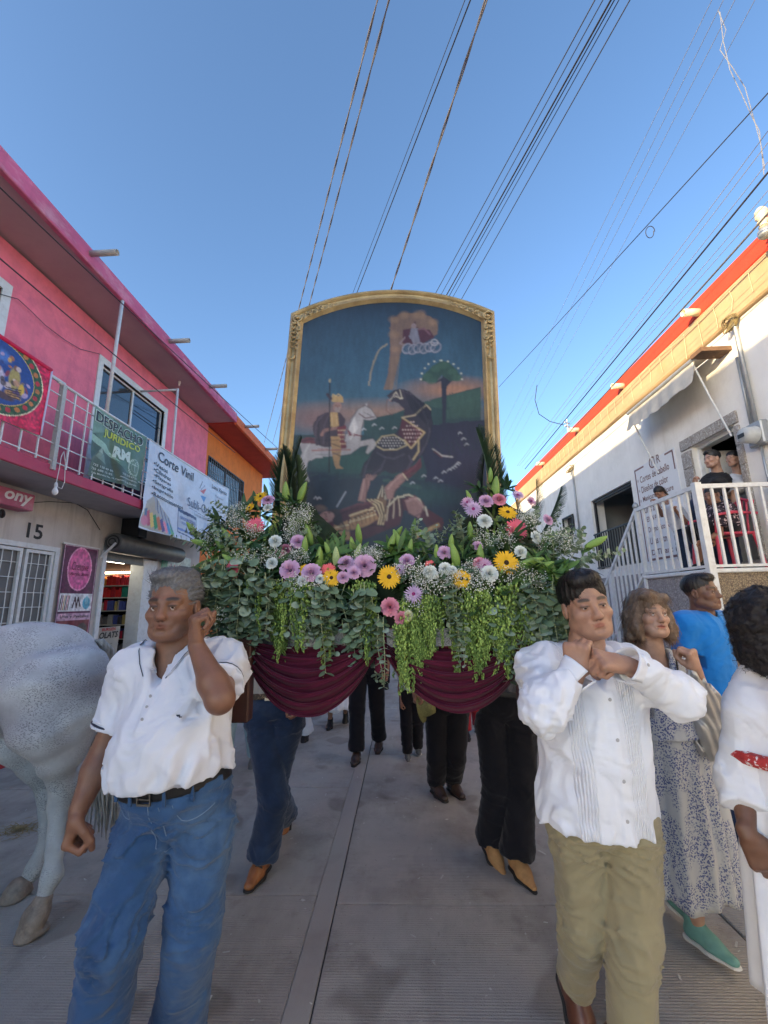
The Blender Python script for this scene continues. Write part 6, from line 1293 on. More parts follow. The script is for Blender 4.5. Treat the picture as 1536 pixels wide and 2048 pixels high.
# ------------------------------------------------------------------ woman in white at the right edge, seen from behind
J = joints((0,0,0), -100, 1.62, sh=.18)
J.update(head=A(1552,1262,1.62), neck=A(1562,1372,1.66), shR=A(1640,1420,1.50), shL=A(1512,1425,1.68), pel=A(1600,1580,1.66), elL=A(1482,1560,1.70), wrL=A(1496,1672,1.62), elR=A(1700,1560,1.45), wrR=A(1690,1680,1.4))
J['f'] = nm(V3(.75,.55,0)); J['r'] = nm(V3(.55,-.75,0))
p_ = J['pel']; J['hiR'] = p_+J['r']*.09-V3(0,0,.03); J['hiL'] = p_-J['r']*.09-V3(0,0,.03); J['knR'] = p_+J['r']*.09-V3(0,0,.44); J['knL'] = p_-J['r']*.09-V3(0,0,.44); J['anR'] = p_*V3(1,1,0)+J['r']*.1+V3(0,0,.09); J['anL'] = p_*V3(1,1,0)-J['r']*.11+V3(.0,-.03,.09)
p = person('woman in a white embroidered dress at the right edge with dark curly hair, back turned', (float(p_[0]), float(p_[1]), 0))
Rh = frame_to(nm(V3(.8,.45,.05)))
body_mesh(p, J, Rh, SK4, BR, .97, 1.0, age=.3, fem=True, h=.005, hand_h=.0045, arms='L', hands={'L': dict(d=(.35,-.15,-1), n=(.4,.9,.1), t=(.9,-.4,.3), curl=(.25,.35,.4,.5), thumb=(.3,.4), sc=.98)}, legs='RL', core_legs=False)
J['arm'] = 1.1
hair(p, J['head'], Rh, 1.06, 1.0, M('curly_black_hair', (.014,.012,.013), .55, .3, 60, .003, 160, spec=.4), 'curly', .0055, 5, n=3000)
m_whd = cloth_mat('white_cotton', (.70,.73,.80), .9, 900, .001)
shirt(p, J, m_whd, o=.020, h=.0075, sleeve={'L':1.52,'R':1.5}, amp=.0075, hem=.02, w=.94, chest=.96, sr=(.068,.064), neck=.098, seed=31, name='blouse')
skirt(p, J, m_whd, p_+V3(0,0,.10), p_*V3(1,1,0)+V3(0,0,.30), .16, .22, amp=.018, nf=10, seed=1, depth=.85)
b = MB(); up = V3(0,0,1); 
b.tube([Vector((p_+V3(math.cos(t)*.180, math.sin(t)*.160, .11)).tolist()) for t in np.linspace(0,6.28,40)], .022, 6, cap=False); 
m_emb = M('red_embroidery', (.42,.03,.03), .8, .3, 60, .002, 120, fleck=((.7,.7,.72), 60, .56)); o = b.build('embroidered_belt', m_emb, p); o.location = -p.location
for a in 'RL': shoe(p, J['an'+a], (.7,-.3,0), m_leather, L=.24)
# ------------------------------------------------------------------ bearers and walkers behind the float
def walker(label, base, deg, H, skin, hairm, style, top, bottom, shoes, stride=.16, sh=.19, sleeve=.6, hem=.0, tuck=True, h=.011, belt_m=None, w=1.0, sole=None, sst='shoe', amp=.006, group=None, arms_up=None, fem=False, over=None, belly=.02, vis_head=True, sr=(.066,.06), trs=(.088,.068,.056), skirt_=None, toe=None, pitch=(0,.5), flare=.0, hh=.009, headp=(0,0), legs=False, skc=None, trh=None):
    J = joints(base, deg, H, sh, stride)
    if over:
        for k_, v_ in over.items(): J[k_] = V3(*v_) if not isinstance(v_, (int,float)) else v_
    p = person(label, tuple(float(x) for x in base), group); Rh = facing(deg+headp[0], headp[1])
    hands = {s: dict(d=nm(J['wr'+s]-J['el'+s]), n=J['r']*(-1 if s == 'R' else 1), t=J['f'], curl=(.6,.65,.7,.75), sc=.97*J['k']) for s in 'RL'}
    body_mesh(p, J, Rh, skin, BR, .98*max(J['k'],.72), 1.0, age=.2, fem=fem, h=hh, hand_h=hh*1.1, hands=hands, legs=legs, core_legs=not legs)
    hair(p, J['head'], Rh, .98*max(J['k'],.72), 1.0, hairm, style, max(.0055,hh*.9), 3, .6)
    if bottom is not None: trousers(p, J, bottom, h=trh or h, amp=amp, w=w, belly=belly, r=trs, waist=.085 if tuck else .05, flare=flare, seed=H*9)
    if belt_m is not None: belt(p, J, belt_m, .085, .026, w=w, belly=belly+.01)
    shirt(p, J, top, o=.014, h=h*.85, sleeve=sleeve, amp=amp, hem=.095 if tuck else hem, w=w, belly=belly, sr=sr, neck=.07, seed=H*5, tuck=tuck)
    if skirt_ is not None: skirt(p, J, skirt_[0], J['pel']+V3(0,0,.12*J['k']), J['pel']*V3(1,1,0)+V3(0,0,skirt_[1]), .15*J['k'], skirt_[2], seed=2, rows=14, n=80)
    a = math.radians(deg); td = toe if toe is not None else V3(-math.sin(a), -math.cos(a), 0)
    for i, s in enumerate('RL'): shoe(p, J['an'+s], td, shoes, L=.27*max(J['k'],.6), pitch=pitch[i], sole=sole, style=sst, h=.007 if h > .008 else .0055, heel=.02)
    return p, J
m_beige = cloth_mat('beige_shirt', (.42,.40,.36)); m_tanshoe = M('cognac_leather', (.30,.11,.035), .4, .2, 15, .001, 200); m_dkshoe = M('dark_brown_leather', (.045,.028,.022), .35, .2, 15, .001, 200)
# rear left bearer: navy jeans, brown shoes
bx = A(545,1395,3.02); Jb = dict(pel=A(552,1412,3.02), hiR=A(522,1440,3.0), hiL=A(578,1440,3.02), knR=A(548,1600,2.92), knL=A(545,1570,3.05), anR=A(525,1712,2.92), anL=A(568,1628,3.42),
    neck=A(545,1235,3.05), shR=A(505,1250,3.03), shL=A(590,1250,3.03), head=A(545,1178,3.03), elR=A(480,1330,2.95), wrR=A(500,1270,2.85), elL=A(612,1330,3.0), wrL=A(600,1400,2.9))
p, J = walker('man in dark blue jeans and tan lace-up shoes under the rear left of the float', (bx[0],bx[1],0), 2, 1.7, SK3, m_hairb, 'short', m_beige, m_navyc, m_tanshoe, over=Jb, h=.008, belt_m=M('patterned_belt', (.07,.05,.035), .5, .4, 60, fleck=((.3,.22,.12), 90, .55)), pitch=(0,.75), flare=.012, trs=(.088,.072,.066), amp=.007, toe=V3(-.12,-1,0))
b = MB().box((-.028,-.006,-.022),(.028,.004,.022), .004); b.m = 0; o = b.build('belt_buckle', M('silver_metal', (.6,.58,.5), .3, .1, metal=.9), p); q_ = J['pel']+J['f']*.148+V3(0,0,.085)+J['r']*.0; o.location = Vector(q_.tolist())-p.location
b = MB(); a_ = J['anR']
for i in range(3): b.tube([a_+V3(-.03,-.045-.022*i,.012-.014*i), a_+V3(0,-.05-.022*i,.026-.014*i), a_+V3(.03,-.045-.022*i,.012-.014*i)], .0035, 5)
o = b.build('shoelace', m_black, p); o.location = -p.location
# rear right bearer: black trousers, tan suede boots
bx = A(1010,1400,3.1); Jb = dict(pel=A(1010,1412,3.1), hiR=A(982,1445,3.1), hiL=A(1040,1445,3.08), knR=A(995,1570,3.02), knL=A(1042,1590,2.98), anR=A(982,1680,3.08), anL=A(1034,1712,2.93),
    neck=A(1015,1235,3.15), shR=A(972,1252,3.15), shL=A(1058,1252,3.15), head=A(1015,1180,3.13), elR=A(955,1330,3.1), wrR=A(965,1270,3.0), elL=A(1082,1330,3.1), wrL=A(1075,1270,3.0))
m_pin = M('pinstripe_shirt', (.10,.10,.115), .9, .3, 30, .001, 500, stretch=(9,9,.3))
p, J = walker('man in black trousers and pointed tan suede boots under the rear right of the float', (bx[0],bx[1],0), 0, 1.7, SK3, m_hairb, 'short', m_pin, m_blackc, m_tanl, over=Jb, h=.008, belt_m=m_black, pitch=(.25,0), flare=.014, trs=(.088,.075,.068), amp=.008, sst='boot', toe=V3(.22,-1,0), w=1.05)
# third pair: navy-black trousers, maroon shirt
bx = A(892,1400,4.0); Jb = dict(pel=A(893,1405,4.0), hiR=A(873,1425,4.0), hiL=A(914,1425,4.0), knR=A(874,1515,3.95), knL=A(912,1515,3.95), anR=A(872,1564,4.0), anL=A(905,1560,4.05),
    neck=A(885,1250,4.0), shR=A(852,1262,4.0), shL=A(920,1262,4.0), head=A(885,1200,4.0), elR=A(832,1330,3.95), wrR=A(830,1382,3.85), elL=A(930,1330,4.0), wrL=A(925,1385,3.9))
m_maroonc = cloth_mat('maroon_shirt', (.10,.012,.022))
p, J = walker('man in a maroon shirt, dark trousers and brown laced shoes behind the float', (bx[0],bx[1],0), 0, 1.7, SK3, m_hairb, 'short', m_maroonc, m_blackc, m_dkshoe, over=Jb, h=.009, pitch=(0,0), sleeve=1.7, sr=(.06,.045), toe=V3(.35,-1,0), belt_m=m_black)
ht = empty('straw_hat', tuple(float(x) for x in A(846,1418,3.82)), 'small olive straw hat held in the hand of the man in the maroon shirt', 'hat')
MB().lathe([(.012,.10),(.05,.095),(.062,.05),(.066,.0),(.10,-.01),(.105,-.016),(.06,-.012)], (0,0,0), (.9,-.3,.25), 24).build('crown', M('olive_straw', (.20,.19,.07), .8, .3, 60, .003, 120), ht, True)
MB().tube([(.0,0,.06),(.02,-.01,.12),(-.01,0,.17)], .01, 6).build('ribbon', M('cream_ribbon', (.5,.45,.3), .7), ht)
# further walkers
bx = A(735,1400,4.95); wk = walker('person in black trousers and brown shoes walking far behind the float left of the seam', (bx[0],bx[1],0), 3, 1.66, SK3, m_hairb, 'short', cloth_mat('dark_shirt', (.03,.03,.035)), m_blackc, m_dkshoe, stride=.18, h=.012, pitch=(0,.2), sh=.18, flare=.01)
bx = A(822,1395,4.9); wk = walker('small child in a white and blue shirt and black trousers behind the float', (bx[0],bx[1],0), -4, 1.05, SK3, m_hairb, 'short', M('white_blue_print', (.60,.64,.74), .9, .05, 8, .001, 300, fleck=((.06,.1,.3), 40, .62)), m_blackc, M('grey_trainer', (.12,.12,.12), .7, .3, 30), stride=.10, h=.009, sh=.13, sole=m_wsole, pitch=(.1,0), tuck=True)
m_wdress = cloth_mat('white_cotton_skirt', (.75,.77,.83))
bx = A(676,1380,6.1); wk = walker('girl in a long white skirt and black strap shoes walking behind the float', (bx[0],bx[1],0), 0, 1.45, SK3, m_hairb, 'tied', m_wdress, None, m_leather, stride=.14, h=.012, sh=.15, fem=True, skirt_=(m_wdress,.20,.26), hem=.02, tuck=False, legs='RL')
bx = A(590,1400,5.3); wk = walker('person in loose white trousers walking behind the man in dark blue jeans', (bx[0],bx[1],0), 0, 1.55, SK3, m_hairb, 'tied', m_wdress, m_wdress, m_leather, stride=.16, h=.012, sh=.16, fem=True, flare=.03)
m_teal = cloth_mat('teal_striped_trousers', (.30,.42,.46))
bx = A(484,1400,4.5); wk = walker('person in pale teal trousers half hidden behind the man in dark blue jeans', (bx[0],bx[1],0), 0, 1.55, SK3, m_hairb, 'tied', cloth_mat('grey_blouse', (.3,.32,.34)), m_teal, M('grey_trainer'), stride=.18, h=.012, sh=.16, fem=True)
bx = A(762,1380,8.3); wk = walker('distant person in patterned grey clothes far behind the float', (bx[0],bx[1],0), 0, 1.6, SK3, m_hairb, 'short', m_pin, m_blackc, m_leather, stride=.16, h=.016, sh=.18)
bx = A(940,1390,5.6); wk = walker('person in red trousers glimpsed between the rear bearers', (bx[0],bx[1],0), 0, 1.5, SK3, m_hairb, 'tied', m_wdress, cloth_mat('red_trousers', (.35,.02,.03)), m_leather, stride=.12, h=.014, sh=.16, fem=True)
# ------------------------------------------------------------------ people watching from the porch
F0 = 1.87
def sit_arms(J): return J
m_tank = M('black_tank_top', (.012,.012,.014), .9, .2, 9, .001, 500)
b0 = A(1436,1139,5.72); bs_ = V3(b0[0], 5.72, F0); Jb = dict(head=A(1424,918,5.66), neck=A(1437,957,5.72), shR=A(1436,970,5.50), shL=A(1456,968,5.88), elR=A(1420,996,5.36), wrR=A(1398,972,5.40), elL=A(1440,994,5.66), wrL=A(1402,974,5.50))
Jb['pel'] = V3(bs_[0]+.02, 5.74, F0+.98)
p, J = walker('young man in a black sleeveless shirt leaning folded arms on the porch railing', bs_, 62, 1.72, SK5, m_hairb, 'short', m_tank, m_navyc, m_leather, stride=.05, over=Jb, sleeve=.12, h=.009, sr=(.075,.07), hh=.007, headp=(18,-4), tuck=False, hem=.0)
J_ = J; ln = MB(); 
c = J['neck']+J['f']*.12-V3(0,0,.16); text_on('shirt_print', 'sport', M('white_print'), p, lambda u,v,o: np.stack([c[0]-p.location.x+J['f'][0]*.03+J['r'][0]*-u, c[1]-p.location.y+J['f'][1]*.03+J['r'][1]*-u, c[2]-p.location.z-v], -1), 0, 0, w=.16, h=.05, bold=.04)
b0 = A(1470,1139,5.9); bs_ = V3(b0[0]-.08, 5.92, F0); Jb = dict(head=A(1466,917,5.84), neck=A(1478,955,5.90), shR=A(1478,972,5.72), shL=A(1496,970,6.04))
Jb['pel'] = V3(bs_[0]+.05, 5.92, F0+.94)
p, J = walker('woman in a white and navy top standing behind the young man on the porch', bs_, 60, 1.62, SK5, m_hairb, 'tied', cloth_mat('white_tee', (.66,.68,.72)), m_navyc, m_leather, stride=.05, over=Jb, sleeve=.6, h=.010, fem=True, hh=.007, headp=(12,-2), tuck=False, hem=.14)
# girl leaning over the rail
b0 = A(1375,1130,5.85); bs_ = V3(b0[0]+.02, 5.80, F0); Jb = dict(head=A(1318,985,5.95), neck=A(1342,1010,5.86), shR=A(1352,1018,5.68), shL=A(1340,1020,6.00), elR=A(1372,1045,5.60), wrR=A(1352,1022,5.55), elL=A(1325,1030,6.05), wrL=A(1312,1006,5.95))
Jb['pel'] = V3(bs_[0]-.02, 5.82, F0+.60)
p, J = walker('girl with long dark hair in a white T-shirt leaning over the porch railing', bs_, 58, 1.12, SK3, m_hairb, 'long', cloth_mat('white_tee'), m_navyc, m_leather, stride=.06, over=Jb, sleeve=.5, h=.008, sh=.13, hh=.007, headp=(15,-40), tuck=False, hem=.0, sr=(.05,.045))
# seated woman and her pink chair
b0 = A(1452,1139,5.24); bx_ = float(b0[0])+.03; by_ = 5.30
ch = empty('plastic_chair', (bx_+.04,by_,F0), 'pink plastic armchair on the porch with a woman seated in it', 'chair')
m_pch = M('pink_plastic', (.55,.055,.10), .4, .06)
MB().box((-.22,-.22,.40),(.24,.22,.43), .012).build('seat', m_pch, ch)
S = Sdf(.008); S.cone((.24,-.20,.42),(.30,-.17,.80), .014); S.cone((.24,.20,.42),(.30,.17,.80), .014); S.cone((.30,-.17,.80),(.31,0,.86), .016,k=.02); S.cone((.31,0,.86),(.30,.17,.80), .016,k=.02)
for y in (-.09,0,.09): S.cone((.25,y,.42),(.31,y*.8,.83), .013)
V, F = S.mesh(); link('backrest', mesh('backrest', V, F, m_pch, True), ch)
for x, y in ((-.2,-.2),(-.2,.2),(.22,-.2),(.22,.2)): MB().tube([(x,y,.42),(x*1.2,y*1.15,0)], [.022,.016], 8).build('leg', m_pch, ch)
for y in (-.24,.24): MB().tube([(.27,y,.64),(0,y,.66),(-.2,y,.63),(-.22,y*.95,.42)], .018, 8).build('armrest', m_pch, ch, True)
q = lambda x, y, z: V3(bx_+x, by_+y, F0+z)
Jb = dict(pel=q(.08,0,.52), neck=A(1440,1022,5.30), head=A(1424,990,5.26), shR=A(1436,1032,5.16), shL=A(1462,1030,5.42), elR=A(1440,1068,5.10), wrR=A(1412,1078,5.16), elL=A(1470,1065,5.46), wrL=A(1425,1080,5.26),
   hiR=q(.04,-.09,.50), hiL=q(.04,.09,.50), knR=q(-.22,-.10,.50), knL=q(-.20,.11,.50), anR=q(-.20,-.08,.09), anL=q(-.18,.13,.09))
m_floral = M('black_pink_floral', (.02,.012,.02), .85, .1, 9, .001, 400, fleck=((.55,.42,.45), 26, .54))
J = joints((bx_,by_,F0), 62, 1.58, .17); J.update(Jb)
p = person('seated woman in a black, white and pink patterned blouse watching through the railing', (bx_,by_,F0)); Rh = facing(72,-12)
body_mesh(p, J, Rh, SK3, BR, .95, 1.0, age=.6, fem=True, h=.0065, hand_h=.0075, hands={s: dict(d=nm(J['wr'+s]-J['el'+s]), n=V3(0,0,-1), t=J['f']) for s in 'RL'}, legs='RL'); J['arm'] = 1.2
hair(p, J['head'], Rh, .95, 1.0, m_hairb, 'tied', .005, 6, .6)
shirt(p, J, m_floral, o=.02, h=.009, sleeve=.6, amp=.007, hem=-.02, w=1.12, bust=.9, sr=(.07,.066), seed=3, belly=.04, name='blouse')
S = Sdf(.010)
for s in 'RL': S.cone(J['hi'+s], J['kn'+s], .105, .085, .03); S.cone(J['kn'+s], L3(J['kn'+s],J['an'+s],.25), .085, .078, .03)
S.ell(J['pel'], V3(.17,.19,.12), None, .05); put('skirt', S.mesh(), m_blackc, p)
for s in 'RL': shoe(p, J['an'+s], (-1,-.1,0), m_leather, L=.24, h=.008)
# ------------------------------------------------------------------ dappled grey horse, seen from its hindquarters
c0 = A(88,1352,2.62); hd = nm(V3(-.95,-.22,0)); sd_ = nm(np.cross(hd, V3(0,0,1))); hb = empty('horse', (float(c0[0]), float(c0[1]), 0), 'dappled grey horse at the left edge seen from its hindquarters, tail hanging', 'horse')
S = Sdf(.0150); B_ = np.stack([hd, -sd_ if False else np.cross(V3(0,0,1), hd), V3(0,0,1)], -1)
q = lambda x, y, z: c0+hd*x+B_[:,1]*y+V3(0,0,z)
S.ell(c0, (.29,.255,.290), B_, .08); S.ell(q(-.09,0,-.02), (.18,.215,.25), B_, .08); S.ell(q(.10,0,.03), (.36,.23,.27), B_, .08)
S.cone(q(.15,0,-.02), q(1.15,0,-.06), .29, .31, .12); S.ell(q(1.28,0,-.08), (.26,.24,.34), B_, .1); S.cone(q(1.10,0,.12), q(1.30,0,.16), .12, .10, .12)
S.cone(q(1.38,0,.05), q(1.78,0,.42), .21, .13, .1, flat=(B_[:,1],.7)); S.cone(q(1.80,0,.50), q(2.12,0,.22), .125, .070, .05, flat=(B_[:,1],.75)); S.cone(q(1.78,.05,.60), q(1.77,.06,.70), .035, .010, .01); S.cone(q(1.78,-.05,.60), q(1.77,-.06,.70), .035, .010, .01)
for s in (-1,1):                                   # front legs
    S.chain([q(1.28,s*.15,-.30), q(1.30,s*.14,-.66), q(1.29,s*.14,-.72), q(1.27,s*.14,-1.08), q(1.30,s*.14,-1.16)], [.11,.055,.058,.036,.045], .04); S.cone(q(1.31,s*.14,-1.17), q(1.36,s*.14,-1.26), .040, .058, .01)
near = [A(98,1392,2.45), A(92,1452,2.40), A(112,1510,2.47), A(128,1572,2.56), A(120,1610,2.56), A(110,1700,2.50), A(103,1752,2.47), A(88,1792,2.44)]
far = [A(70,1400,2.80), A(40,1465,2.72), A(78,1530,2.80), A(98,1590,2.86), A(96,1622,2.86), A(86,1700,2.80), A(70,1738,2.76), A(52,1762,2.73)]
rad = [.235,.155,.090,.060,.050,.034,.046,.037]
for L_ in (near, far):
    S.chain(L_[:5], rad[:5], .05); S.chain(L_[4:], rad[4:], .03)
S.cone(near[3]+V3(.055,.03,.02), near[4], .030, .04, .03); S.cone(far[3]+V3(.055,.03,.02), far[4], .030, .04, .03)
S.ell(A(165,1372,2.52), (.14,.17,.22), B_, .10); S.cone(A(160,1420,2.50), A(142,1500,2.50), .13, .075, .07)
S.cone(q(-.20,.16,-.05), q(-.10,.20,-.40), .03, .02, .10, sub=True); S.disp(lambda P: .010*vnoise(P*6)+.005*vnoise(P*V3(14,14,18)))
S.half(V3(0,0,-.005), V3(0,0,-1))
def coat(V):
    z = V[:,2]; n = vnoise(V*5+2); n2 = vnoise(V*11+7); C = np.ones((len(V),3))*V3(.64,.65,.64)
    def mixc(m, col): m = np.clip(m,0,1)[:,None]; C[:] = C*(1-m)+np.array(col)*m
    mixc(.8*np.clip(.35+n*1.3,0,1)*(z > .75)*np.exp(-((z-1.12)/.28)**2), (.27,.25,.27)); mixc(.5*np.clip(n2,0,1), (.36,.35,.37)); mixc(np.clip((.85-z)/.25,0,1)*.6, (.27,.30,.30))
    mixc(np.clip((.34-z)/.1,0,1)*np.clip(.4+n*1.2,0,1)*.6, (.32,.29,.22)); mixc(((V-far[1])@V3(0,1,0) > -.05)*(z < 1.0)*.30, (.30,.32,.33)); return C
m_coat = M('grey_horse_coat', (.5,.5,.5), .65, .12, 14, .0015, 90, attr=True, spec=.25)
def flecks(m):
    nt = m.node_tree; N = nt.nodes; L_ = nt.links; b = N['Principled BSDF']; src = b.inputs['Base Color'].links[0].from_socket; tc = N.new('ShaderNodeTexCoord'); mp = N.new('ShaderNodeMapping'); mp.inputs['Scale'].default_value = (1,1,2.6); mp.inputs['Rotation'].default_value = (0,.35,0); L_.new(tc.outputs['Object'], mp.inputs[0])
    v = N.new('ShaderNodeTexVoronoi'); v.inputs['Scale'].default_value = 95; L_.new(mp.outputs[0], v.inputs['Vector']); n = N.new('ShaderNodeTexNoise'); n.inputs['Scale'].default_value = 7; n.inputs['Detail'].default_value = 4; L_.new(tc.outputs['Object'], n.inputs['Vector'])
    r = N.new('ShaderNodeMapRange'); r.inputs[1].default_value = .44; r.inputs[2].default_value = .26; L_.new(v.outputs['Distance'], r.inputs[0]); r2 = N.new('ShaderNodeMapRange'); r2.inputs[1].default_value = .42; r2.inputs[2].default_value = .60; L_.new(n.outputs[0], r2.inputs[0])
    mu = N.new('ShaderNodeMath'); mu.operation = 'MULTIPLY'; L_.new(r.outputs[0], mu.inputs[0]); L_.new(r2.outputs[0], mu.inputs[1]); mu2 = N.new('ShaderNodeMath'); mu2.operation = 'MULTIPLY'; mu2.inputs[1].default_value = .8; L_.new(mu.outputs[0], mu2.inputs[0])
    x = N.new('ShaderNodeMix'); x.data_type = 'RGBA'; L_.new(mu2.outputs[0], x.inputs[0]); L_.new(src, x.inputs[6]); x.inputs[7].default_value = (.085,.08,.09,1); L_.new(x.outputs[2], b.inputs['Base Color'])
flecks(m_coat)
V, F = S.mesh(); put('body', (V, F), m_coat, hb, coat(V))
m_hoof = M('worn_hoof', (.26,.21,.165), .55, .35, 22, .0025, 120, dirt=(.08,.055,.04), dirt_s=16, dirt_a=.7)
for L_, toe in ((near, A(52,1856,2.40)), (far, A(18,1802,2.66))):
    S = Sdf(.007); top = L_[-1]; t2 = V3(toe[0], toe[1], .035); t2 = L3(top*V3(1,1,0)+V3(0,0,.035), t2, .72); S.cone(top+V3(0,0,-.01), L3(top,t2,.6), .040, .056, .02); S.cone(L3(top,t2,.5), t2, .054, .056, .02, flat=(V3(0,0,1),.75)); S.cone(L3(top,t2,.3)*V3(1,1,0)+V3(0,0,.02), t2*V3(1,1,0)+V3(0,0,.012), .055, .062, .01, flat=(V3(0,0,1),.4)); S.half(V3(0,0,.002), V3(0,0,-1)); S.half(top+V3(0,0,.012), nm(top-t2)); put('hoof', S.mesh(), m_hoof, hb)
m_tail = M('tail_hair', (.34,.33,.30), .55, .5, 60, .002, 150, stretch=(1,1,.15)); rr = random.Random(3)
b = MB(); root = A(198,1280,2.70)
for i in range(150):
    a = rr.uniform(0,6.28); w = rr.uniform(0,1)**.6; e = A(210+rr.uniform(-22,14),1560+rr.uniform(-60,120),2.78)+V3(rr.uniform(-.05,.05),rr.uniform(-.05,.05),0)
    o_ = V3(math.cos(a)*.030*w, math.sin(a)*.035*w, 0); m1 = A(216,1330,2.80)+o_*1.3; m2 = L3(m1, e, .5)+o_*1.8
    P = [root+o_*.6, L3(root,m1,.6)+V3(.015,.01,.03), m1, L3(m1,m2,.5), m2, L3(m2,e,.55), e]; b.tube([tuple(v) for v in P], [.010,.011,.010,.009,.008,.006,.002], 4)
o = b.build('tail', m_tail, hb, True); o.location = -hb.location
# ------------------------------------------------------------------ the float: table, swags, poles
fl = empty('carried_platform', (-.08,2.5,1.45), 'shoulder carried wooden platform hung with maroon swags under the painting', 'platform')
fl.location = (0,0,0)
m_wood = M('dark_red_wood', (.055,.016,.010), .45, .25, 5, .001, 80, stretch=(1,1,.2)); m_vel = M('maroon_velvet', (.085,.005,.024), .75, .12, 9, .0006, 500, sheen=.12, spec=.2)
MB().box((-.78,1.90,1.47),(.62,3.25,1.53), .008).build('table_top', m_wood, fl)
for x in (-.68, .52): MB().tube([(x,1.84,1.475),(x+.01,3.75,1.475)], .028, 12).build('carrying_pole', m_wood, fl, True)
for x, y in ((-.655,1.80),(.475,1.80),(-.655,3.2),(.475,3.2)): MB().box((x-.035,y-.03,1.13),(x+.035,y+.03,1.46), .006).build('leg', m_wood, fl)
P_ = []; nn = 80       # curved pale woven band round the front of the table
b = MB(); xs = np.linspace(-.66,.50,nn); fy = lambda x: 1.80+.0*x+.55*((x+.08)/.6)**4*.25
for i in range(nn-1): b.quad((xs[i],fy(xs[i])+.015,1.40),(xs[i+1],fy(xs[i+1])+.015,1.40),(xs[i+1],fy(xs[i+1])+.015,1.47),(xs[i],fy(xs[i])+.015,1.47))
m_band = M('silver_woven_band', (.42,.40,.38), .5, .3, 220, .002, 260, metal=.2, fleck=((.12,.11,.1), 240, .56)); b.build('woven_band', m_band, fl)
def swag(x0, x1, ztop, drop, y0, name='swag', lop=0.0, nf=7, seed=0):
    nu, nv = 90, 70; V = []
    for j in range(nv+1):
        t = j/nv
        for i in range(nu+1):
            s = i/nu; par = 4*s*(1-s); par = par**.8; sk = s+lop*math.sin(math.pi*s)*.2
            z = ztop-drop*(.12+.88*t)*par*1.0-.045*t*(1-par)*1.0 - .03*(1-par)*(1-t)*0
            gather = abs(2*s-1)**3
            f = math.sin(t*nf*6.2832+.8*math.sin(s*5+seed)+seed)+.45*math.sin(t*nf*2.4*6.28+2*math.sin(s*7+seed*2))+.3*vnoise(np.array([s*5,t*9,seed]))
            y = y0-.060*math.sin(math.pi*min(1,t*1.15)*.75)*par-.015*f*(.45+.55*par)-.01*gather*math.sin(t*30)
            z += .007*f*par
            V.append((x0+(x1-x0)*s-(.018*math.sin(t*9+seed))*gather*(1 if s < .5 else -1), y, z))
    F = np.array([(j*(nu+1)+i, (j+1)*(nu+1)+i, (j+1)*(nu+1)+i+1, j*(nu+1)+i+1) for j in range(nv) for i in range(nu)])
    me = mesh(name, V, F, m_vel, True); o = link(name, me, fl); md = o.modifiers.new('s','SOLIDIFY'); md.thickness = .004; return o
swag(-.665, -.115, 1.44, .295, 1.83, lop=.2, nf=6, seed=1)
swag(-.075, .500, 1.43, .275, 1.83, lop=-.2, nf=6, seed=4)
MB().box((-.12,1.80,1.30),(-.07,1.84,1.46), .01).build('swag_knot', m_vel, fl)
for x in (-.70,.53):
    V = [(x+.02*math.sin(z_*40+y*9), y, z_) for y in np.linspace(1.86,3.2,40) for z_ in np.linspace(1.47,1.26,8)]
    F = np.array([(i*8+j, i*8+j+1, (i+1)*8+j+1, (i+1)*8+j) for i in range(39) for j in range(7)]); link('side_drape', mesh('side_drape', V, F, m_vel, True), fl)
# ------------------------------------------------------------------ the arched painting in its gilt frame
LAM, ROT = R(2.5), R(2.6); PY0, PZ0 = 2.62, 1.9; OX = -.095
def pl(px, py):                      # pixel -> coordinates (a, b) in the plane of the picture
    d = ray(px, py); n = Vector((0,-math.cos(LAM),math.sin(LAM))); t = (Vector((0,PY0,PZ0))-Vector((0,0,CAM_H))).dot(n)/d.dot(n); q = Vector((0,0,CAM_H))+d*t
    x, s = q.x-OX, (q.z-PZ0)/math.cos(LAM); return (x*math.cos(ROT)-s*math.sin(ROT), x*math.sin(ROT)+s*math.cos(ROT))
def lp(a, b, out=0):                 # (a, b, towards the viewer) -> world
    a = np.asarray(a, float); b = np.asarray(b, float); x = a*math.cos(ROT)+b*math.sin(ROT); s = -a*math.sin(ROT)+b*math.cos(ROT)
    return np.stack([OX+x, PY0+s*math.sin(LAM)-out*math.cos(LAM), PZ0+s*math.cos(LAM)+out*math.sin(LAM)], -1)
pt = empty('framed_painting', (0,0,0), 'tall arched religious painting of horsemen and a fallen soldier in a gilt carved frame', 'painting')
m_gold = M('antique_gold_leaf', (.46,.36,.19), .45, .22, 7, .0015, 90, metal=.4, dirt=(.22,.14,.06), dirt_s=9, dirt_a=.6)
HW, BC, BA, BOT = .73, 1.712, 1.905, -.32; FWD = .098
def path(hw, bc, ba, n=30):
    P = [(-hw, BOT+(bc-BOT)*i/14, (-1,0)) for i in range(15)]; r = (hw*hw+(ba-bc)**2)/(2*(ba-bc)); c0 = ba-r; th = math.asin(hw/r)
    P += [(r*math.sin(-th+2*th*i/n), c0+r*math.cos(-th+2*th*i/n), (math.sin(-th+2*th*i/n), math.cos(-th+2*th*i/n))) for i in range(n+1)]
    P += [(hw, bc+(BOT-bc)*i/14, (1,0)) for i in range(15)]; return P
prof = [(0,-.055),(0,.010),(.006,.022),(.018,.026),(.028,.020),(.033,.008),(.046,.004),(.060,.010),(.070,.024),(.078,.026),(.084,.018),(.090,.008),(.094,.004),(FWD,-.006),(FWD,-.03)]
V = []; paths = [path(HW-t, BC-t*.80, BA-t*1.02) for t, d in prof]
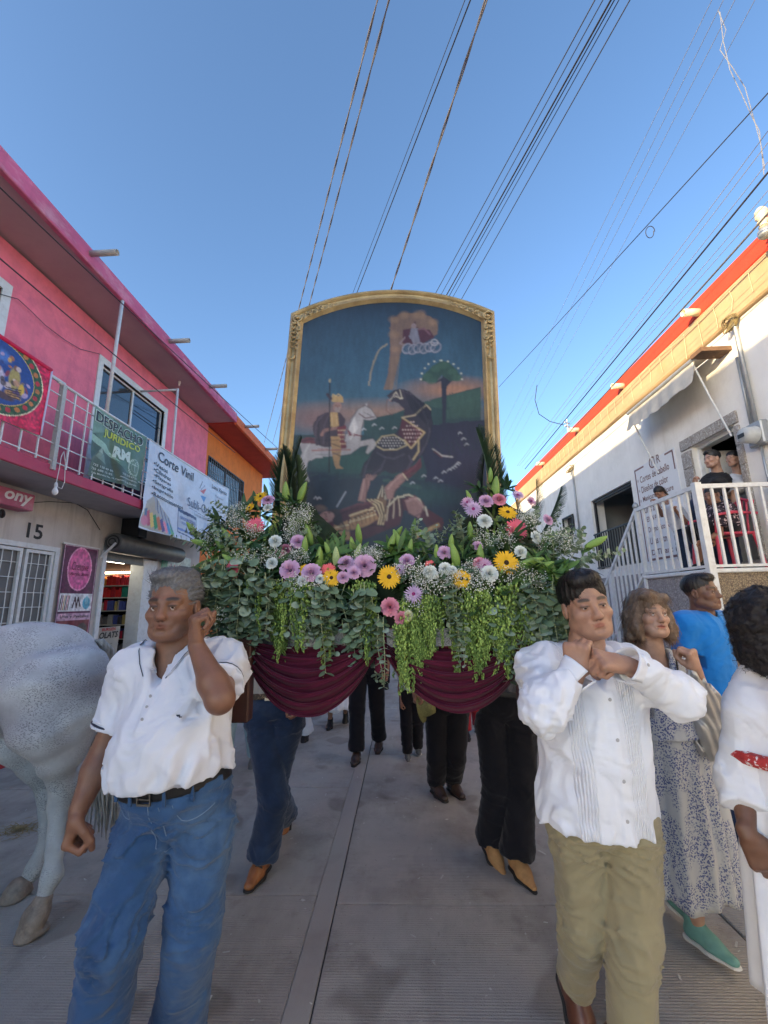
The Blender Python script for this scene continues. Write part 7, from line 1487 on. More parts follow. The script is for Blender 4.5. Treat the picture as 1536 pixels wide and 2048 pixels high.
for i in range(len(paths[0])):
    for k, (t, d) in enumerate(prof): V.append(lp(paths[k][i][0], paths[k][i][1], d))
m_ = len(prof); F = np.array([(i*m_+k, i*m_+k+1, (i+1)*m_+k+1, (i+1)*m_+k) for i in range(len(paths[0])-1) for k in range(m_-1)])
o = link('frame', mesh('frame', V, F, m_gold, True), pt); md = o.modifiers.new('e','EDGE_SPLIT'); md.split_angle = R(38)
BP = path(HW-.004, BC-.003, BA-.004); b = MB(); b.add([tuple(lp(q[0], q[1], -.05)) for q in BP], [tuple(range(len(BP)))]); b.build('back_board', m_wood, pt)
# carved acanthus on the two corners
for sx in (-1, 1):
    b = MB(); rr = random.Random(5)
    def leaf(a0, b0, ang, L_, W):
        V = []; n = 7
        for i in range(n+1):
            t = i/n; w = W*math.sin(math.pi*(.08+.9*t))**.8*(1+.25*math.sin(t*22)); cu = ang+.9*t*t*sx
            a = a0+math.cos(cu)*L_*t; c = b0+math.sin(cu)*L_*t; nx, ny = -math.sin(cu), math.cos(cu)
            V += [(a+nx*w, c+ny*w, .024), (a, c, .040-.01*t), (a-nx*w, c-ny*w, .024)]
        Vw = [tuple(lp(*v)) for v in V]; b.add(Vw, [(i*3+j, i*3+j+1, (i+1)*3+j+1, (i+1)*3+j) for i in range(n) for j in range(2)])
    def spiral(a0, b0, r0, turns, ph): b.tube([tuple(lp(a0+r0*(1-t/(turns*6.3+.5))*math.cos(t*sx+ph), b0+r0*(1-t/(turns*6.3+.5))*math.sin(t*sx+ph), .030)) for t in np.linspace(0,turns*6.28,26)], .0065, 6)
    cx_, cy_ = sx*(HW-.054), BC-.052
    spiral(cx_, cy_, .040, 1.3, .5); leaf(cx_, cy_, math.pi/4*1 if sx < 0 else math.pi*3/4, .05, .016); b.lathe([(.014,0),(.012,.010),(.004,.016)], tuple(lp(cx_, cy_, .028)), tuple(lp(0,0,1)-lp(0,0,0)), 12)
    for k in range(6):
        y = cy_-.05-.040*k; leaf(cx_-sx*.0, y+.02, -math.pi/2+.9, .046-.003*k, .012-.001*k); leaf(cx_, y+.02, -math.pi/2-.9, .046-.003*k, .012-.001*k)
        if k in (1,3): spiral(cx_+sx*.012*(-1)**k, y, .020, 1.1, k)
    leaf(cx_, cy_-.30, -math.pi/2, .05, .010)
    for k in range(6):
        a = cx_-sx*(.05+.040*k); q = [p_ for p_ in path(HW-.054, BC-.045, BA-.055) if True]; bb = np.interp(a, [p_[0] for p_ in q[15:46]], [p_[1] for p_ in q[15:46]]); dr = math.pi if sx > 0 else 0
        leaf(a, bb, dr+.9, .046-.003*k, .012-.001*k); leaf(a, bb, dr-.9, .046-.003*k, .012-.001*k)
        if k in (1,3): spiral(a, bb+.01*(-1)**k, .020, 1.1, k)
    b.build('carved_corner', m_gold, pt, True, kind='stuff')
# the picture itself, painted as flat colour on its canvas (zoom pixels turned into canvas metres)
def Zp(x, y): a, b_ = pl(560+x/3.339, 570+y/3.339); return (a+.64, 1.84-b_)
def ZP(*pts): return [Zp(pts[i], pts[i+1]) for i in range(0, len(pts), 2)]
W_, H_ = 1.28, 2.06; r_ = Ras(W_, H_, 400, 644, srgb(38,66,92))
def c8(r, g, b): return srgb(r, g, b)
v = (r_.Y/H_)[..., None]; top, mid, low = np.array(c8(24,44,66)), np.array(c8(48,96,124)), np.array(c8(60,104,120))
r_.C = np.where(v < .3, top+(mid-top)*v/.3, mid+(low-mid)*np.clip((v-.3)/.2,0,1))
gx, gy = Zp(700,860); r_.ell(gx, gy, .9, .13, c8(158,122,100), .9, soft=.8); gx, gy = Zp(1150,700); r_.ell(gx, gy, .42, .12, c8(176,122,84), .9, soft=.8); gx, gy = Zp(250,900); r_.ell(gx, gy, .3, .14, c8(140,104,98), .9, soft=.8)
r_.poly(ZP(735,300,745,220,810,190,930,188,1010,215,1055,270,1050,330,990,360,900,370,830,400,800,470,780,560,750,700,690,700,720,600,735,460), c8(128,100,78), .9)
for x, y, s in ((760,230,.05),(830,200,.05),(930,200,.06),(1020,250,.05),(760,330,.05),(765,430,.04)): gx, gy = Zp(x,y); r_.ell(gx, gy, s, s*.8, c8(150,118,88), .7, soft=.6)
r_.line(ZP(715,395,660,440,625,520,605,590,600,670), .010, c8(170,150,110), .8)
for k in range(5): r_.line(ZP(735+10*k,700,750+12*k,480), .006, c8(150,120,88), .5)
# heavenly figure
r_.poly(ZP(820,300,880,290,900,240,920,300,1000,300,1030,350,960,390,880,400,820,390), c8(82,38,52)); r_.ell(*Zp(893,275), .018, .024, c8(150,130,130)); r_.poly(ZP(875,290,915,290,935,380,890,395,865,340), c8(128,130,148)); r_.line(ZP(835,350,800,390,820,400), .012, c8(140,120,120)); r_.line(ZP(920,300,960,290,1000,330), .012, c8(120,80,90))
for k in range(6): gx, gy = Zp(850+38*k, 425+8*(k%2)-k*3); r_.ell(gx, gy, .036, .046, c8(150,150,165), .9, ring=.25, rot=.5); r_.ell(gx+.01, gy, .022, .034, c8(96,102,124), .8, ring=.3, rot=.5)
r_.ell(*Zp(1030,385), .028, .028, c8(170,168,175), .9, ring=.3)
# hills and tree
r_.poly(ZP(560,900,760,860,960,780,1100,740,1340,680,1340,1000,1200,1020,1000,1040,560,1050), c8(44,74,70)); r_.poly(ZP(1100,840,1340,720,1340,880,1100,900), c8(56,88,74)); r_.poly(ZP(940,790,1100,745,1340,690,1340,760,1080,830), c8(58,92,76), .8)
r_.poly(ZP(1080,760,1075,640,1035,660,1050,640,1080,620,1100,560,1110,620,1150,640,1130,660,1112,680,1112,780,1105,1000,1088,1000), c8(42,42,58)); r_.poly(ZP(940,640,970,590,1020,540,1080,505,1130,520,1170,560,1212,620,1190,640,1130,640,1080,600,1040,650), c8(48,82,68))
for x, y in ((985,610),(1040,560),(1090,540),(1150,580),(1180,620),(1010,640)): gx, gy = Zp(x,y); r_.ell(gx, gy, .045, .032, c8(62,100,78), .8, soft=.4)
for k in range(11): a = math.pi*(k/10); gx, gy = Zp(1078-137*math.cos(a), 630-125*math.sin(a)); r_.ell(gx, gy, .0065, .0065, c8(215,215,190))
# ground
r_.poly(ZP(60,1000,560,1000,900,1100,1370,900,1370,1400,1380,1900,40,1900), c8(40,66,66)); r_.poly(ZP(900,950,1360,900,1380,1500,900,1560,980,1250), c8(42,38,60)); r_.poly(ZP(60,1240,700,1270,1100,1330,1370,1400,1380,1900,40,1900), c8(36,48,62), .9)
gx, gy = Zp(500,1180); r_.ell(gx, gy, .38, .12, c8(44,92,76), .8, soft=.7); gx, gy = Zp(950,1400); r_.ell(gx, gy, .35, .1, c8(40,78,70), .7, soft=.8); gx, gy = Zp(1200,1150); r_.ell(gx, gy, .22, .3, c8(50,40,66), .8, soft=.8)
r_.line(ZP(700,1300,930,1350), .03, c8(60,96,80), .5)
# white horse and rider
wh_ = c8(168,162,160)
r_.poly(ZP(130,1050,200,1030,330,1040,440,1030,470,900,520,830,570,805,610,830,650,890,600,905,560,900,545,960,540,1040,620,1025,650,1060,630,1090,585,1130,570,1120,590,1070,540,1080,470,1130,400,1140,240,1150,190,1180,175,1240,200,1310,180,1320,140,1250,125,1180,150,1120), wh_); r_.poly(ZP(470,900,500,880,520,960,480,1010,460,980), c8(196,192,188)); r_.line(ZP(580,805,575,795), .01, wh_); r_.ell(*Zp(590,860), .006, .005, c8(40,30,30)); r_.line(ZP(530,860,570,890,630,880), .007, c8(90,40,40)); r_.line(ZP(430,940,470,1000,540,1010), .014, c8(120,40,50))
r_.poly(ZP(130,1040,180,1015,240,1020,260,1060,200,1060,140,1055), c8(110,50,54)); r_.poly(ZP(220,960,250,880,310,850,400,850,440,900,420,960,400,1080,300,1090,240,1070), c8(70,52,58)); r_.poly(ZP(335,850,385,850,395,940,340,960), c8(190,150,84)); r_.line(ZP(380,955,300,970,280,1000), .022, c8(150,105,90)); r_.poly(ZP(380,950,435,940,445,1090,400,1095), c8(120,42,48))
for k in range(16): gx, gy = Zp(392+14*(k%4), 970+30*(k//4)); r_.ell(gx, gy, .005, .005, c8(220,190,140))
r_.poly(ZP(340,1010,400,1010,410,1110,395,1200,425,1225,370,1225,345,1110), c8(182,140,80)); r_.line(ZP(350,1060,400,1080), .006, c8(90,60,40)); r_.line(ZP(355,1120,400,1140), .006, c8(90,60,40)); r_.line(ZP(215,1105,470,1100), .008, c8(160,90,80))
r_.ell(*Zp(383,812), .030, .036, c8(170,128,112)); r_.poly(ZP(345,780,350,740,420,745,425,785), c8(196,158,90)); r_.line(ZP(350,745,355,730,375,742,390,728,410,742), .006, c8(220,190,110)); r_.poly(ZP(365,815,405,815,400,850,370,850), c8(160,140,130)); r_.line(ZP(333,640,330,1250), .008, c8(30,28,34)); r_.ell(*Zp(334,640), .008, .016, c8(170,160,120)); r_.line(ZP(318,730,340,760), .02, c8(70,50,60))
# dark horse
dk = c8(54,44,54)
r_.poly(ZP(715,740,760,705,800,695,860,710,920,760,1000,840,1020,920,1000,1020,960,1120,900,1180,850,1240,760,1260,700,1240,640,1290,540,1290,570,1200,620,1110,660,1060,760,1000,820,930,830,830,790,790,740,770), dk); r_.poly(ZP(640,1110,560,1190,530,1280,560,1290,600,1240,680,1190,720,1120), c8(46,40,50)); r_.poly(ZP(870,730,940,770,1010,850,1000,960,930,880), c8(40,32,42)); r_.ell(*Zp(775,740), .007, .006, c8(150,140,130)); r_.line(ZP(730,770,775,715,800,760,820,755), .006, c8(200,190,160)); r_.line(ZP(760,740,815,760,800,700), .005, c8(200,190,160)); r_.line(ZP(715,770,710,840,750,870), .004, c8(120,70,60))
r_.poly(ZP(815,885,965,985,875,1090,830,1030,790,1000), c8(92,34,44)); r_.line(ZP(815,885,965,985,875,1090,830,1035), .011, c8(196,168,110)); r_.line(ZP(815,885,900,870,970,800,1000,835), .010, c8(190,170,130)); r_.poly(ZP(640,1060,680,1015,760,1000,830,1040,840,1070,780,1095,690,1100), c8(40,36,52)); r_.line(ZP(640,1060,680,1012,760,1000,835,1045,845,1070,780,1098,690,1100,645,1075), .009, c8(190,170,120))
for i in range(7):
    for j in range(6):
        x, y = 820+18*i+10*(j%2), 915+26*j
        if abs(x-880)/85+abs(y-985)/95 < 1: gx, gy = Zp(x,y); r_.ell(gx, gy, .0055, .0055, c8(226,196,180))
for i in range(10):
    for j in range(5):
        x, y = 660+19*i+9*(j%2), 1020+18*j
        if ((x-745)/88)**2+((y-1052)/42)**2 < 1: gx, gy = Zp(x,y); r_.ell(gx, gy, .0045, .0045, c8(216,206,190))
r_.line(ZP(925,1040,925,1110,890,1165), .012, c8(190,165,110)); r_.line(ZP(1020,1095,1080,1140,1150,1148), .009, c8(200,190,180)); r_.line(ZP(1030,1110,1080,1150), .012, c8(90,40,50))
for k, (x, y) in enumerate(((1200,990),(1225,1028),(1245,1065),(1190,1190),(1165,1215),(1130,1235),(1095,1250),(960,1275),(1040,1290),(1070,1308),(885,1322),(560,965),(630,935),(680,958),(765,955),(235,1420),(262,1425),(1180,1200),(1150,1225))): r_.line(ZP(x-14,y+6,x,y-8,x+14,y+2), .006, c8(196,196,196), .9)
# fallen soldier
sk_ = c8(150,108,98)
r_.poly(ZP(520,1440,545,1330,560,1290,600,1290,600,1330,580,1390,575,1450), sk_); 
for k in range(5): r_.line(ZP(575+10*k,1300,578+16*k,1262+4*abs(k-2)), .010, sk_)
r_.poly(ZP(690,1430,700,1350,760,1290,820,1250,860,1270,830,1310,770,1360,750,1430), sk_); r_.poly(ZP(815,1250,900,1200,940,1150,945,1215,900,1260,850,1300), c8(100,40,48)); r_.line(ZP(820,1260,850,1300), .008, c8(210,190,150))
r_.poly(ZP(400,1500,600,1440,680,1450,760,1430,900,1400,960,1450,980,1540,1090,1590,1080,1640,980,1610,940,1560,830,1500,800,1600,700,1640,560,1700,300,1720,260,1650,360,1560), c8(84,36,46)); r_.poly(ZP(470,1530,620,1480,660,1560,560,1620,470,1640), c8(170,124,74)); r_.poly(ZP(360,1600,460,1570,470,1700,370,1720), c8(178,132,80))
for k in range(8): gx, gy = Zp(480+22*k, 1560-9*k); r_.ell(gx, gy, .010, .008, c8(90,60,40)); r_.ell(gx, gy+.01, .004, .004, c8(226,206,160))
r_.line(ZP(465,1540,625,1485), .008, c8(220,196,140)); r_.line(ZP(470,1585,640,1530), .008, c8(220,196,140)); r_.line(ZP(370,1620,460,1600), .008, c8(226,200,140)); r_.line(ZP(370,1650,465,1640), .007, c8(226,200,140))
r_.poly(ZP(580,1430,640,1430,690,1330,710,1430,720,1520,690,1600,650,1600,660,1520), c8(120,88,60))
for k in range(5): r_.line(ZP(585+12*k,1432,640+10*k,1470-4*k,670+8*k,1540,655+8*k,1600), .008, c8(214,186,130) if k%2 == 0 else c8(60,40,40))
for k in range(5): r_.line(ZP(640+14*k,1430-6*k,688,1335,712-4*k,1430), .006, c8(210,196,160) if k%2 else c8(50,36,42))
for k in range(7): r_.line(ZP(720+14*k,1440-6*k,700+20*k,1500,690+22*k,1580-8*k), .007, c8(196,176,140) if k%2 else c8(50,38,44))
r_.line(ZP(720,1480,790,1410,860,1400,930,1430,965,1500), .010, c8(200,186,150)); r_.poly(ZP(830,1430,900,1410,960,1470,930,1560,860,1520), c8(150,106,96)); r_.poly(ZP(960,1480,1090,1560,1080,1620,980,1560), c8(92,34,42)); r_.line(ZP(970,1480,985,1540), .009, c8(214,200,170))
r_.ell(*Zp(320,1545), .062, .040, sk_, rot=-.3); r_.ell(*Zp(345,1520), .055, .022, c8(60,44,44), rot=-.2); r_.ell(*Zp(385,1560), .03, .045, c8(52,40,42)); r_.ell(*Zp(300,1545), .008, .004, c8(60,40,40)); r_.line(ZP(290,1575,310,1580), .005, c8(100,50,50)); r_.line(ZP(380,1480,410,1430,440,1380), .007, c8(180,180,190)); gx, gy = Zp(270,1490); r_.ell(gx, gy, .05, .03, c8(120,96,80), .8, soft=.5)
r_.poly(ZP(840,1690,1060,1585,1070,1610,850,1725), c8(176,132,70)); r_.line(ZP(850,1700,1060,1595), .006, c8(206,170,100))
def OL(c, w, a, *pts): r_.line(ZP(*pts), w, c, a)
oc = c8(24,20,30)      # outlines, manes, muscle and drapery strokes
OL(oc,.005,.7, 130,1050,200,1030,330,1040,440,1030,470,900,520,830,570,805,610,830,650,890); OL(oc,.005,.6, 650,890,600,905,560,900,545,960,540,1040,620,1025,650,1060,630,1090); OL(oc,.005,.6, 585,1130,570,1120,590,1070,540,1080,470,1130,400,1140); OL(oc,.005,.6, 240,1150,190,1180,175,1240,200,1310); OL(oc,.005,.5, 125,1180,140,1250,180,1320)
for k in range(7): OL(c8(120,116,120),.006,.7, 520-9*k,835+14*k,500-12*k,870+20*k,478-7*k,905+22*k)
OL(c8(220,214,205),.012,.6, 490,930,500,980,470,1030); OL(c8(210,204,198),.012,.5, 200,1060,170,1110,160,1160); OL(c8(120,116,122),.008,.6, 560,850,600,870,625,885); OL(c8(110,106,112),.010,.5, 240,1130,330,1135,400,1120)
OL(c8(96,78,84),.010,.7, 300,855,262,900,240,960,235,1040); OL(c8(96,78,84),.008,.7, 330,860,300,930,290,1060); OL(c8(40,30,38),.008,.7, 270,900,255,1000,270,1075); OL(c8(40,30,38),.006,.7, 350,940,320,990,300,1080); OL(c8(226,190,120),.005,.8, 345,860,350,940); OL(c8(226,190,120),.005,.8, 375,860,380,930)
OL(c8(86,40,40),.006,.8, 371,806,380,804); OL(c8(86,40,40),.006,.8, 392,806,399,806); OL(c8(130,80,70),.005,.8, 386,810,388,824)
hl = c8(92,78,92)
for pts in ((820,705,870,730,925,790,960,850,985,930), (990,900,1000,980,980,1060,930,1140), (650,1120,700,1150,760,1160,830,1130), (600,1150,575,1210,560,1280), (700,1170,670,1230,620,1270), (740,745,775,735,800,745), (860,1140,880,1180,850,1230)): OL(hl,.014,.45,*pts)
for k in range(8): OL(c8(28,22,30),.008,.8, 830+16*k,700+12*k,850+19*k,760+17*k,880+17*k,830+17*k)
OL(oc,.006,.7, 715,740,760,705,800,695,860,710,920,760,1000,840,1020,920,1000,1020,960,1120,900,1180); OL(oc,.006,.6, 570,1200,620,1110,660,1060); OL(c8(150,60,60),.006,.8, 720,765,742,772)
OL(c8(60,20,30),.010,.6, 850,930,900,980,880,1060); OL(c8(130,60,66),.010,.6, 880,940,930,985,900,1030)
OL(c8(190,146,132),.012,.6, 560,1300,552,1370,540,1430); OL(c8(96,62,62),.006,.8, 580,1300,578,1390,572,1445); OL(c8(186,142,130),.014,.6, 720,1360,770,1300,815,1265); OL(c8(96,62,62),.006,.8, 755,1425,780,1355,830,1312,858,1275); OL(c8(130,60,66),.008,.7, 840,1260,905,1210,936,1160)
OL(c8(186,142,130),.016,.5, 850,1440,905,1425,950,1475); OL(c8(90,56,60),.007,.8, 850,1520,900,1545,950,1520,965,1480); OL(c8(40,16,26),.012,.7, 300,1700,400,1640,500,1640,620,1600,700,1610); OL(c8(120,56,66),.012,.6, 420,1500,520,1462,620,1450); OL(c8(40,16,26),.008,.7, 360,1560,420,1520,520,1490)
r_.ell(*Zp(318,1547), .044, .032, c8(176,130,116), .9, rot=-.3); OL(c8(60,36,40),.006,.9, 296,1535,306,1532); OL(c8(60,36,40),.006,.9, 322,1522,336,1520); OL(c8(110,70,66),.006,.8, 312,1534,306,1550,316,1554); OL(c8(130,50,56),.006,.9, 300,1566,318,1566)
for k in range(9): OL(c8(52,38,40),.006,.7, 350+8*k,1500+9*k,372+8*k,1540+9*k,365+9*k,1590+6*k)
for k in range(6): OL(c8(96,64,36),.006,.7, 480+28*k,1545-9*k,492+28*k,1610-8*k)
for k in range(14): OL(c8(30,52,50),.010,.35, 980+27*k,1010+((k*37)%60),1000+27*k,1060+((k*53)%90)); OL(c8(56,92,74),.010,.3, 150+60*k,1240+((k*31)%70),190+60*k,1230+((k*31)%70))
r_.half(2); r_.warp(.55, 12, 3); g_ = r_.C.mean(-1, keepdims=True); r_.C = (r_.C*.84+g_*.16)*.80; r_.noise(.14, 7, 5, 12); r_.noise(.12, 5, 3, 2); r_.noise(.10, 60, 14, 4); r_.noise(.07, 90, 90, 6)
m_can = M('painted_canvas', (.5,.5,.5), .42, .06, 9, .0012, 160, attr=True, spec=.5)
# clip the canvas grid to the arched opening
fn = lambda u, v: lp(u-.64, 1.84-v, 0.0)
PV = fn(r_.X.ravel(), r_.Y.ravel()); i = np.arange(r_.ny*r_.nx).reshape(r_.ny, r_.nx); F = np.stack([i[:-1,:-1], i[1:,:-1], i[1:,1:], i[:-1,1:]], -1)
hw, bc, ba = HW-FWD+.012, BC-FWD*.8+.012, BA-FWD*1.02+.012; rr_ = (hw*hw+(ba-bc)**2)/(2*(ba-bc)); A_ = r_.X-.64; B_ = 1.84-r_.Y
ok = (np.abs(A_) < hw) & ((B_ < bc) | (A_**2+(B_-(ba-rr_))**2 < rr_**2)); okf = ok[:-1,:-1] & ok[1:,:-1] & ok[1:,1:] & ok[:-1,1:]; F = F[okf]
link('canvas', mesh('canvas', PV, F, m_can, True, np.clip(r_.C.reshape(-1,3),0,1)), pt)
# ------------------------------------------------------------------ flowers and greenery
m_lf = M('lily_leaf', (.07,.15,.03), .5, .3, 30, spec=.4); m_lfd = M('dark_leaf', (.035,.085,.026), .5, .3, 30, spec=.4); m_bud = M('lily_bud', (.20,.33,.075), .45, .2, 30, spec=.4)
m_euc = M('eucalyptus_leaf', (.155,.235,.145), .62, .25, 25, spec=.3); m_eucp = M('eucalyptus_silver', (.27,.35,.26), .62, .25, 25, spec=.3); m_stem = M('pale_stem', (.30,.36,.20), .6, .2, 30); m_am = M('green_amaranth', (.33,.47,.12), .6, .35, 40, spec=.3); m_am2 = M('green_amaranth_dark', (.18,.29,.07), .6, .3, 40, spec=.3)
m_gyp = M('baby_breath_white', (.72,.74,.70), .7, .05, 30); m_palm = M('palm_needle', (.035,.075,.035), .5, .3, 30, spec=.5); m_mass = M('dark_foliage', (.014,.028,.010), .9, .4, 30)  # m_mass: plain dark green of the moss and foliage core
m_yel_ = M('yellow_petal', (.80,.47,.008), .6, .12, 40); m_pnk = M('pink_petal', (.72,.12,.19), .6, .15, 40); m_cor = M('coral_petal', (.78,.14,.14), .6, .15, 40); m_lil = M('lilac_petal', (.58,.34,.52), .6, .15, 40, fleck=((.66,.5,.68), 60, .55)); m_mum = M('lilac_white_petal', (.62,.47,.70), .6, .1, 40); m_whi = M('white_petal', (.66,.71,.68), .6, .06, 40); m_rose = M('pink_rose_petal', (.66,.25,.34), .6, .15, 40); m_crm = M('cream_petal', (.66,.66,.42), .6, .1, 40); m_dus = M('dusky_petal', (.30,.10,.16), .6, .15, 40)
m_eye = M('dark_flower_centre', (.05,.025,.012), .9, .4, 200, .002, 300); m_eyp = M('magenta_centre', (.25,.02,.14), .8, .3, 100); m_eyy = M('yellow_green_centre', (.30,.30,.05), .8, .3, 100)
def petal(b, a, r0, r1, w, z0, z1, curl, n=4, tip=.35, jit=0):
    ca, sa = math.cos(a), math.sin(a); V = []
    for i in range(n+1):
        t = i/n; r = r0+(r1-r0)*t; z = z0+(z1-z0)*t+curl*t*t; ww = w*(.35+.65*math.sin(math.pi*min(1,(.12+t*.78))))*(1 if t < .85 else tip+.3)
        V += [(r*ca-ww*sa*-1, r*sa+ww*ca*-1, z+ww*.25), (r*ca, r*sa, z), (r*ca-ww*sa, r*sa+ww*ca, z+ww*.25)]
    b.add(V, [(i*3+j, i*3+j+1, (i+1)*3+j+1, (i+1)*3+j) for i in range(n) for j in range(2)])
def gerbera_me(mat, seed, n=26, mum=False):
    rr = random.Random(seed); b = MB()
    for ring_ in range(3 if not mum else 5):
        m = n-ring_*5 if not mum else 20-ring_*2; R_ = (.5,.44,.27)[ring_] if not mum else .5-.075*ring_
        for i in range(m):
            a = 2*math.pi*(i+.5*ring_)/m+rr.uniform(-.05,.05)
            petal(b, a, .06, R_*rr.uniform(.92,1.05), .047 if not mum else .034, .02+.018*ring_, .06+(.035 if not mum else .05)*ring_, rr.uniform(-.09,.02) if not mum else rr.uniform(-.02,.05), 3)
    return b.me('gerbera', mat, True)
def centre_me(mat, r=.11, h=.06): return MB().lathe([(r,.03),(r*1.0,.05+h*.5),(r*.75,.06+h),(r*.2,.055+h*.9)], (0,0,0), n=14).me('flower_centre', mat, True)
def rose_me(mat, seed, layers=6, open_=1.0):
    rr = random.Random(seed); b = MB()
    for l in range(layers):
        t = l/(layers-1); R_ = .07+.40*t**.9*open_; hgt = .44-.30*t; m = 3+int(2.4*t+.5)
        for i in range(m):
            a0 = 2*math.pi*(i/m)+l*1.1+rr.uniform(-.15,.15); span = 2*math.pi/m*.72+.35*(1-t); V = []; nu, nv = 6, 4
            for j in range(nv+1):
                s = j/nv; lip = max(0, s-.6)/.4
                for k in range(nu+1):
                    u = k/nu*2-1; aa = a0+u*span*.62; rad = R_*(.42+.58*s**.8)+.10*lip*lip*(.2+t)+.030*math.sin(u*11+l+i)*s*t; z = hgt*(s**1.1)*(1-.16*u*u)-.06*lip*lip*t+.02*math.sin(u*7+i)*s
                    V.append((rad*math.cos(aa), rad*math.sin(aa), z))
            b.add(V, [(j*(nu+1)+k, j*(nu+1)+k+1, (j+1)*(nu+1)+k+1, (j+1)*(nu+1)+k) for j in range(nv) for k in range(nu)])
    return b.me('lisianthus', mat, True)
def bud_me(mat, seed):
    b = MB(); n = 12; V = []; m = 10
    for i in range(m+1):
        t = i/m; r = .17*math.sin(math.pi*(.10+.86*t))**.75*(1-.15*t)
        for j in range(n): a = 2*math.pi*j/n; rr_ = r*(1+.16*math.cos(3*a)); V.append((rr_*math.cos(a)+.03*math.sin(t*2), rr_*math.sin(a), t-.0))
    b.add(V, [(i*n+j, i*n+(j+1)%n, (i+1)*n+(j+1)%n, (i+1)*n+j) for i in range(m) for j in range(n)]+[tuple(range(n))[::-1], tuple(m*n+j for j in range(n))])
    return b.me('lily_bud', mat, True)
def leaf_quads(b, p, d, n_, L_, W, cup=.2, m=5, droop=0):
    d = d.normalized(); s = d.cross(n_).normalized(); u = s.cross(d); V = []
    for i in range(m+1):
        t = i/m; w = W*math.sin(math.pi*(.04+.93*t))**.8; c = p+d*(L_*t)-u*droop*L_*t*t; V += [c-s*w+u*cup*w, c, c+s*w+u*cup*w]
    b.add(V, [(i*3+j, i*3+j+1, (i+1)*3+j+1, (i+1)*3+j) for i in range(m) for j in range(2)])
def euc_me(seed, L_=.26, n=9, r0=.026, hang=True, silver=.3):
    rr = random.Random(seed); b = MB(); pts = []; d = Vector((rr.uniform(-.3,.3), rr.uniform(-.3,.3), -1 if hang else 1)).normalized(); p = Vector((0,0,0))
    for i in range(n+1): pts.append(p.copy()); d = (d+Vector((rr.uniform(-.12,.12), rr.uniform(-.12,.12), -.05 if hang else -.06))).normalized(); p = p+d*L_/n
    b.m = 2; b.tube(pts, [.0024*(1-.5*i/n) for i in range(n+1)], 4, cap=False)
    for i in range(1, n+1):
        t = (pts[i]-pts[i-1]).normalized(); s0 = t.orthogonal().normalized(); ang = i*1.57+rr.uniform(-.3,.3)
        for k in (0,1):
            a = ang+k*math.pi; o_ = (s0*math.cos(a)+t.cross(s0)*math.sin(a)); r = r0*(1-.45*i/n)*rr.uniform(.8,1.1); nrm = (t*.8+o_*.25+Vector((rr.uniform(-.4,.4),rr.uniform(-.4,.4),rr.uniform(-.1,.4)))).normalized(); dd = (o_+t*.35).normalized()
            side = dd.cross(nrm).normalized(); c = pts[i]+dd*r*1.1; b.m = 1 if rr.random() < silver else 0
            V = [c+dd*(-r*math.cos(q)*1.08)+side*(r*.95*math.sin(q))+nrm*(.12*r*(math.cos(2*q))) for q in [2*math.pi*j/9 for j in range(9)]]+[c-nrm*r*.10]
            b.add(V, [(j, (j+1)%9, 9) for j in range(9)]); b.m = 2; b.tube([pts[i], c-dd*r*.9], .001, 3, cap=False)
    return b.me('eucalyptus_sprig', [m_euc, m_eucp, m_stem], True)
def strand_me(seed, L_=.26, n=78, dark=False):
    rr = random.Random(seed); b = MB(); ax_, ay_ = rr.uniform(-.12,.12), rr.uniform(-.10,.10); P = [Vector((ax_*t*L_+.010*math.sin(t*5+seed), ay_*t*L_-.03*math.sin(t*3.1)*.4, -L_*t)) for t in np.linspace(0,1,12)]
    b.m = 1; b.tube(P, .0014, 3, cap=False)
    for i in range(n):
        t = i/n; k = t*11; c = P[int(k)].lerp(P[min(11,int(k)+1)], k-int(k)); w = (.026*(1-t*.72))
        a = rr.uniform(0,6.28); o_ = Vector((math.cos(a),math.sin(a),rr.uniform(-.3,.3)))*w*rr.uniform(.4,1); s = rr.uniform(.0050,.0085)*(1-.35*t); c = c+o_; dx = Vector((rr.uniform(-.5,.5),rr.uniform(-.5,.5),-1)).normalized(); e = dx.orthogonal().normalized(); g = dx.cross(e)
        b.m = 1 if rr.random() < (.65 if dark else .3) else 0; b.add([c-dx*s*1.5, c+e*s*.72, c+g*s*.72, c-e*s*.72, c-g*s*.72, c+dx*s*1.5], [(0,2,1),(0,3,2),(0,4,3),(0,1,4),(5,1,2),(5,2,3),(5,3,4),(5,4,1)])
    return b.me('amaranth_strand', [m_am, m_am2], True)
def gyp_me(seed, n=85, R_=.06):
    rr = random.Random(seed); b = MB()
    for i in range(n):
        d = Vector((rr.gauss(0,1), rr.gauss(0,1), rr.gauss(.3,.8))).normalized(); c = d*R_*rr.uniform(.5,1.05); s = rr.uniform(.0020,.0037); b.m = 0
        e = d.orthogonal().normalized(); g = d.cross(e); b.add([c-d*s, c+e*s, c+g*s, c-e*s, c-g*s, c+d*s], [(0,2,1),(0,3,2),(0,4,3),(0,1,4),(5,1,2),(5,2,3),(5,3,4),(5,4,1)])
        if i % 2 == 0: b.m = 1; b.tube([Vector((0,0,-R_*.6)), c*.5+Vector((0,0,-R_*.1)), c], .0006, 3, cap=False)
    return b.me('baby_breath', [m_gyp, M('thin_green_stem', (.10,.17,.05), .7)])
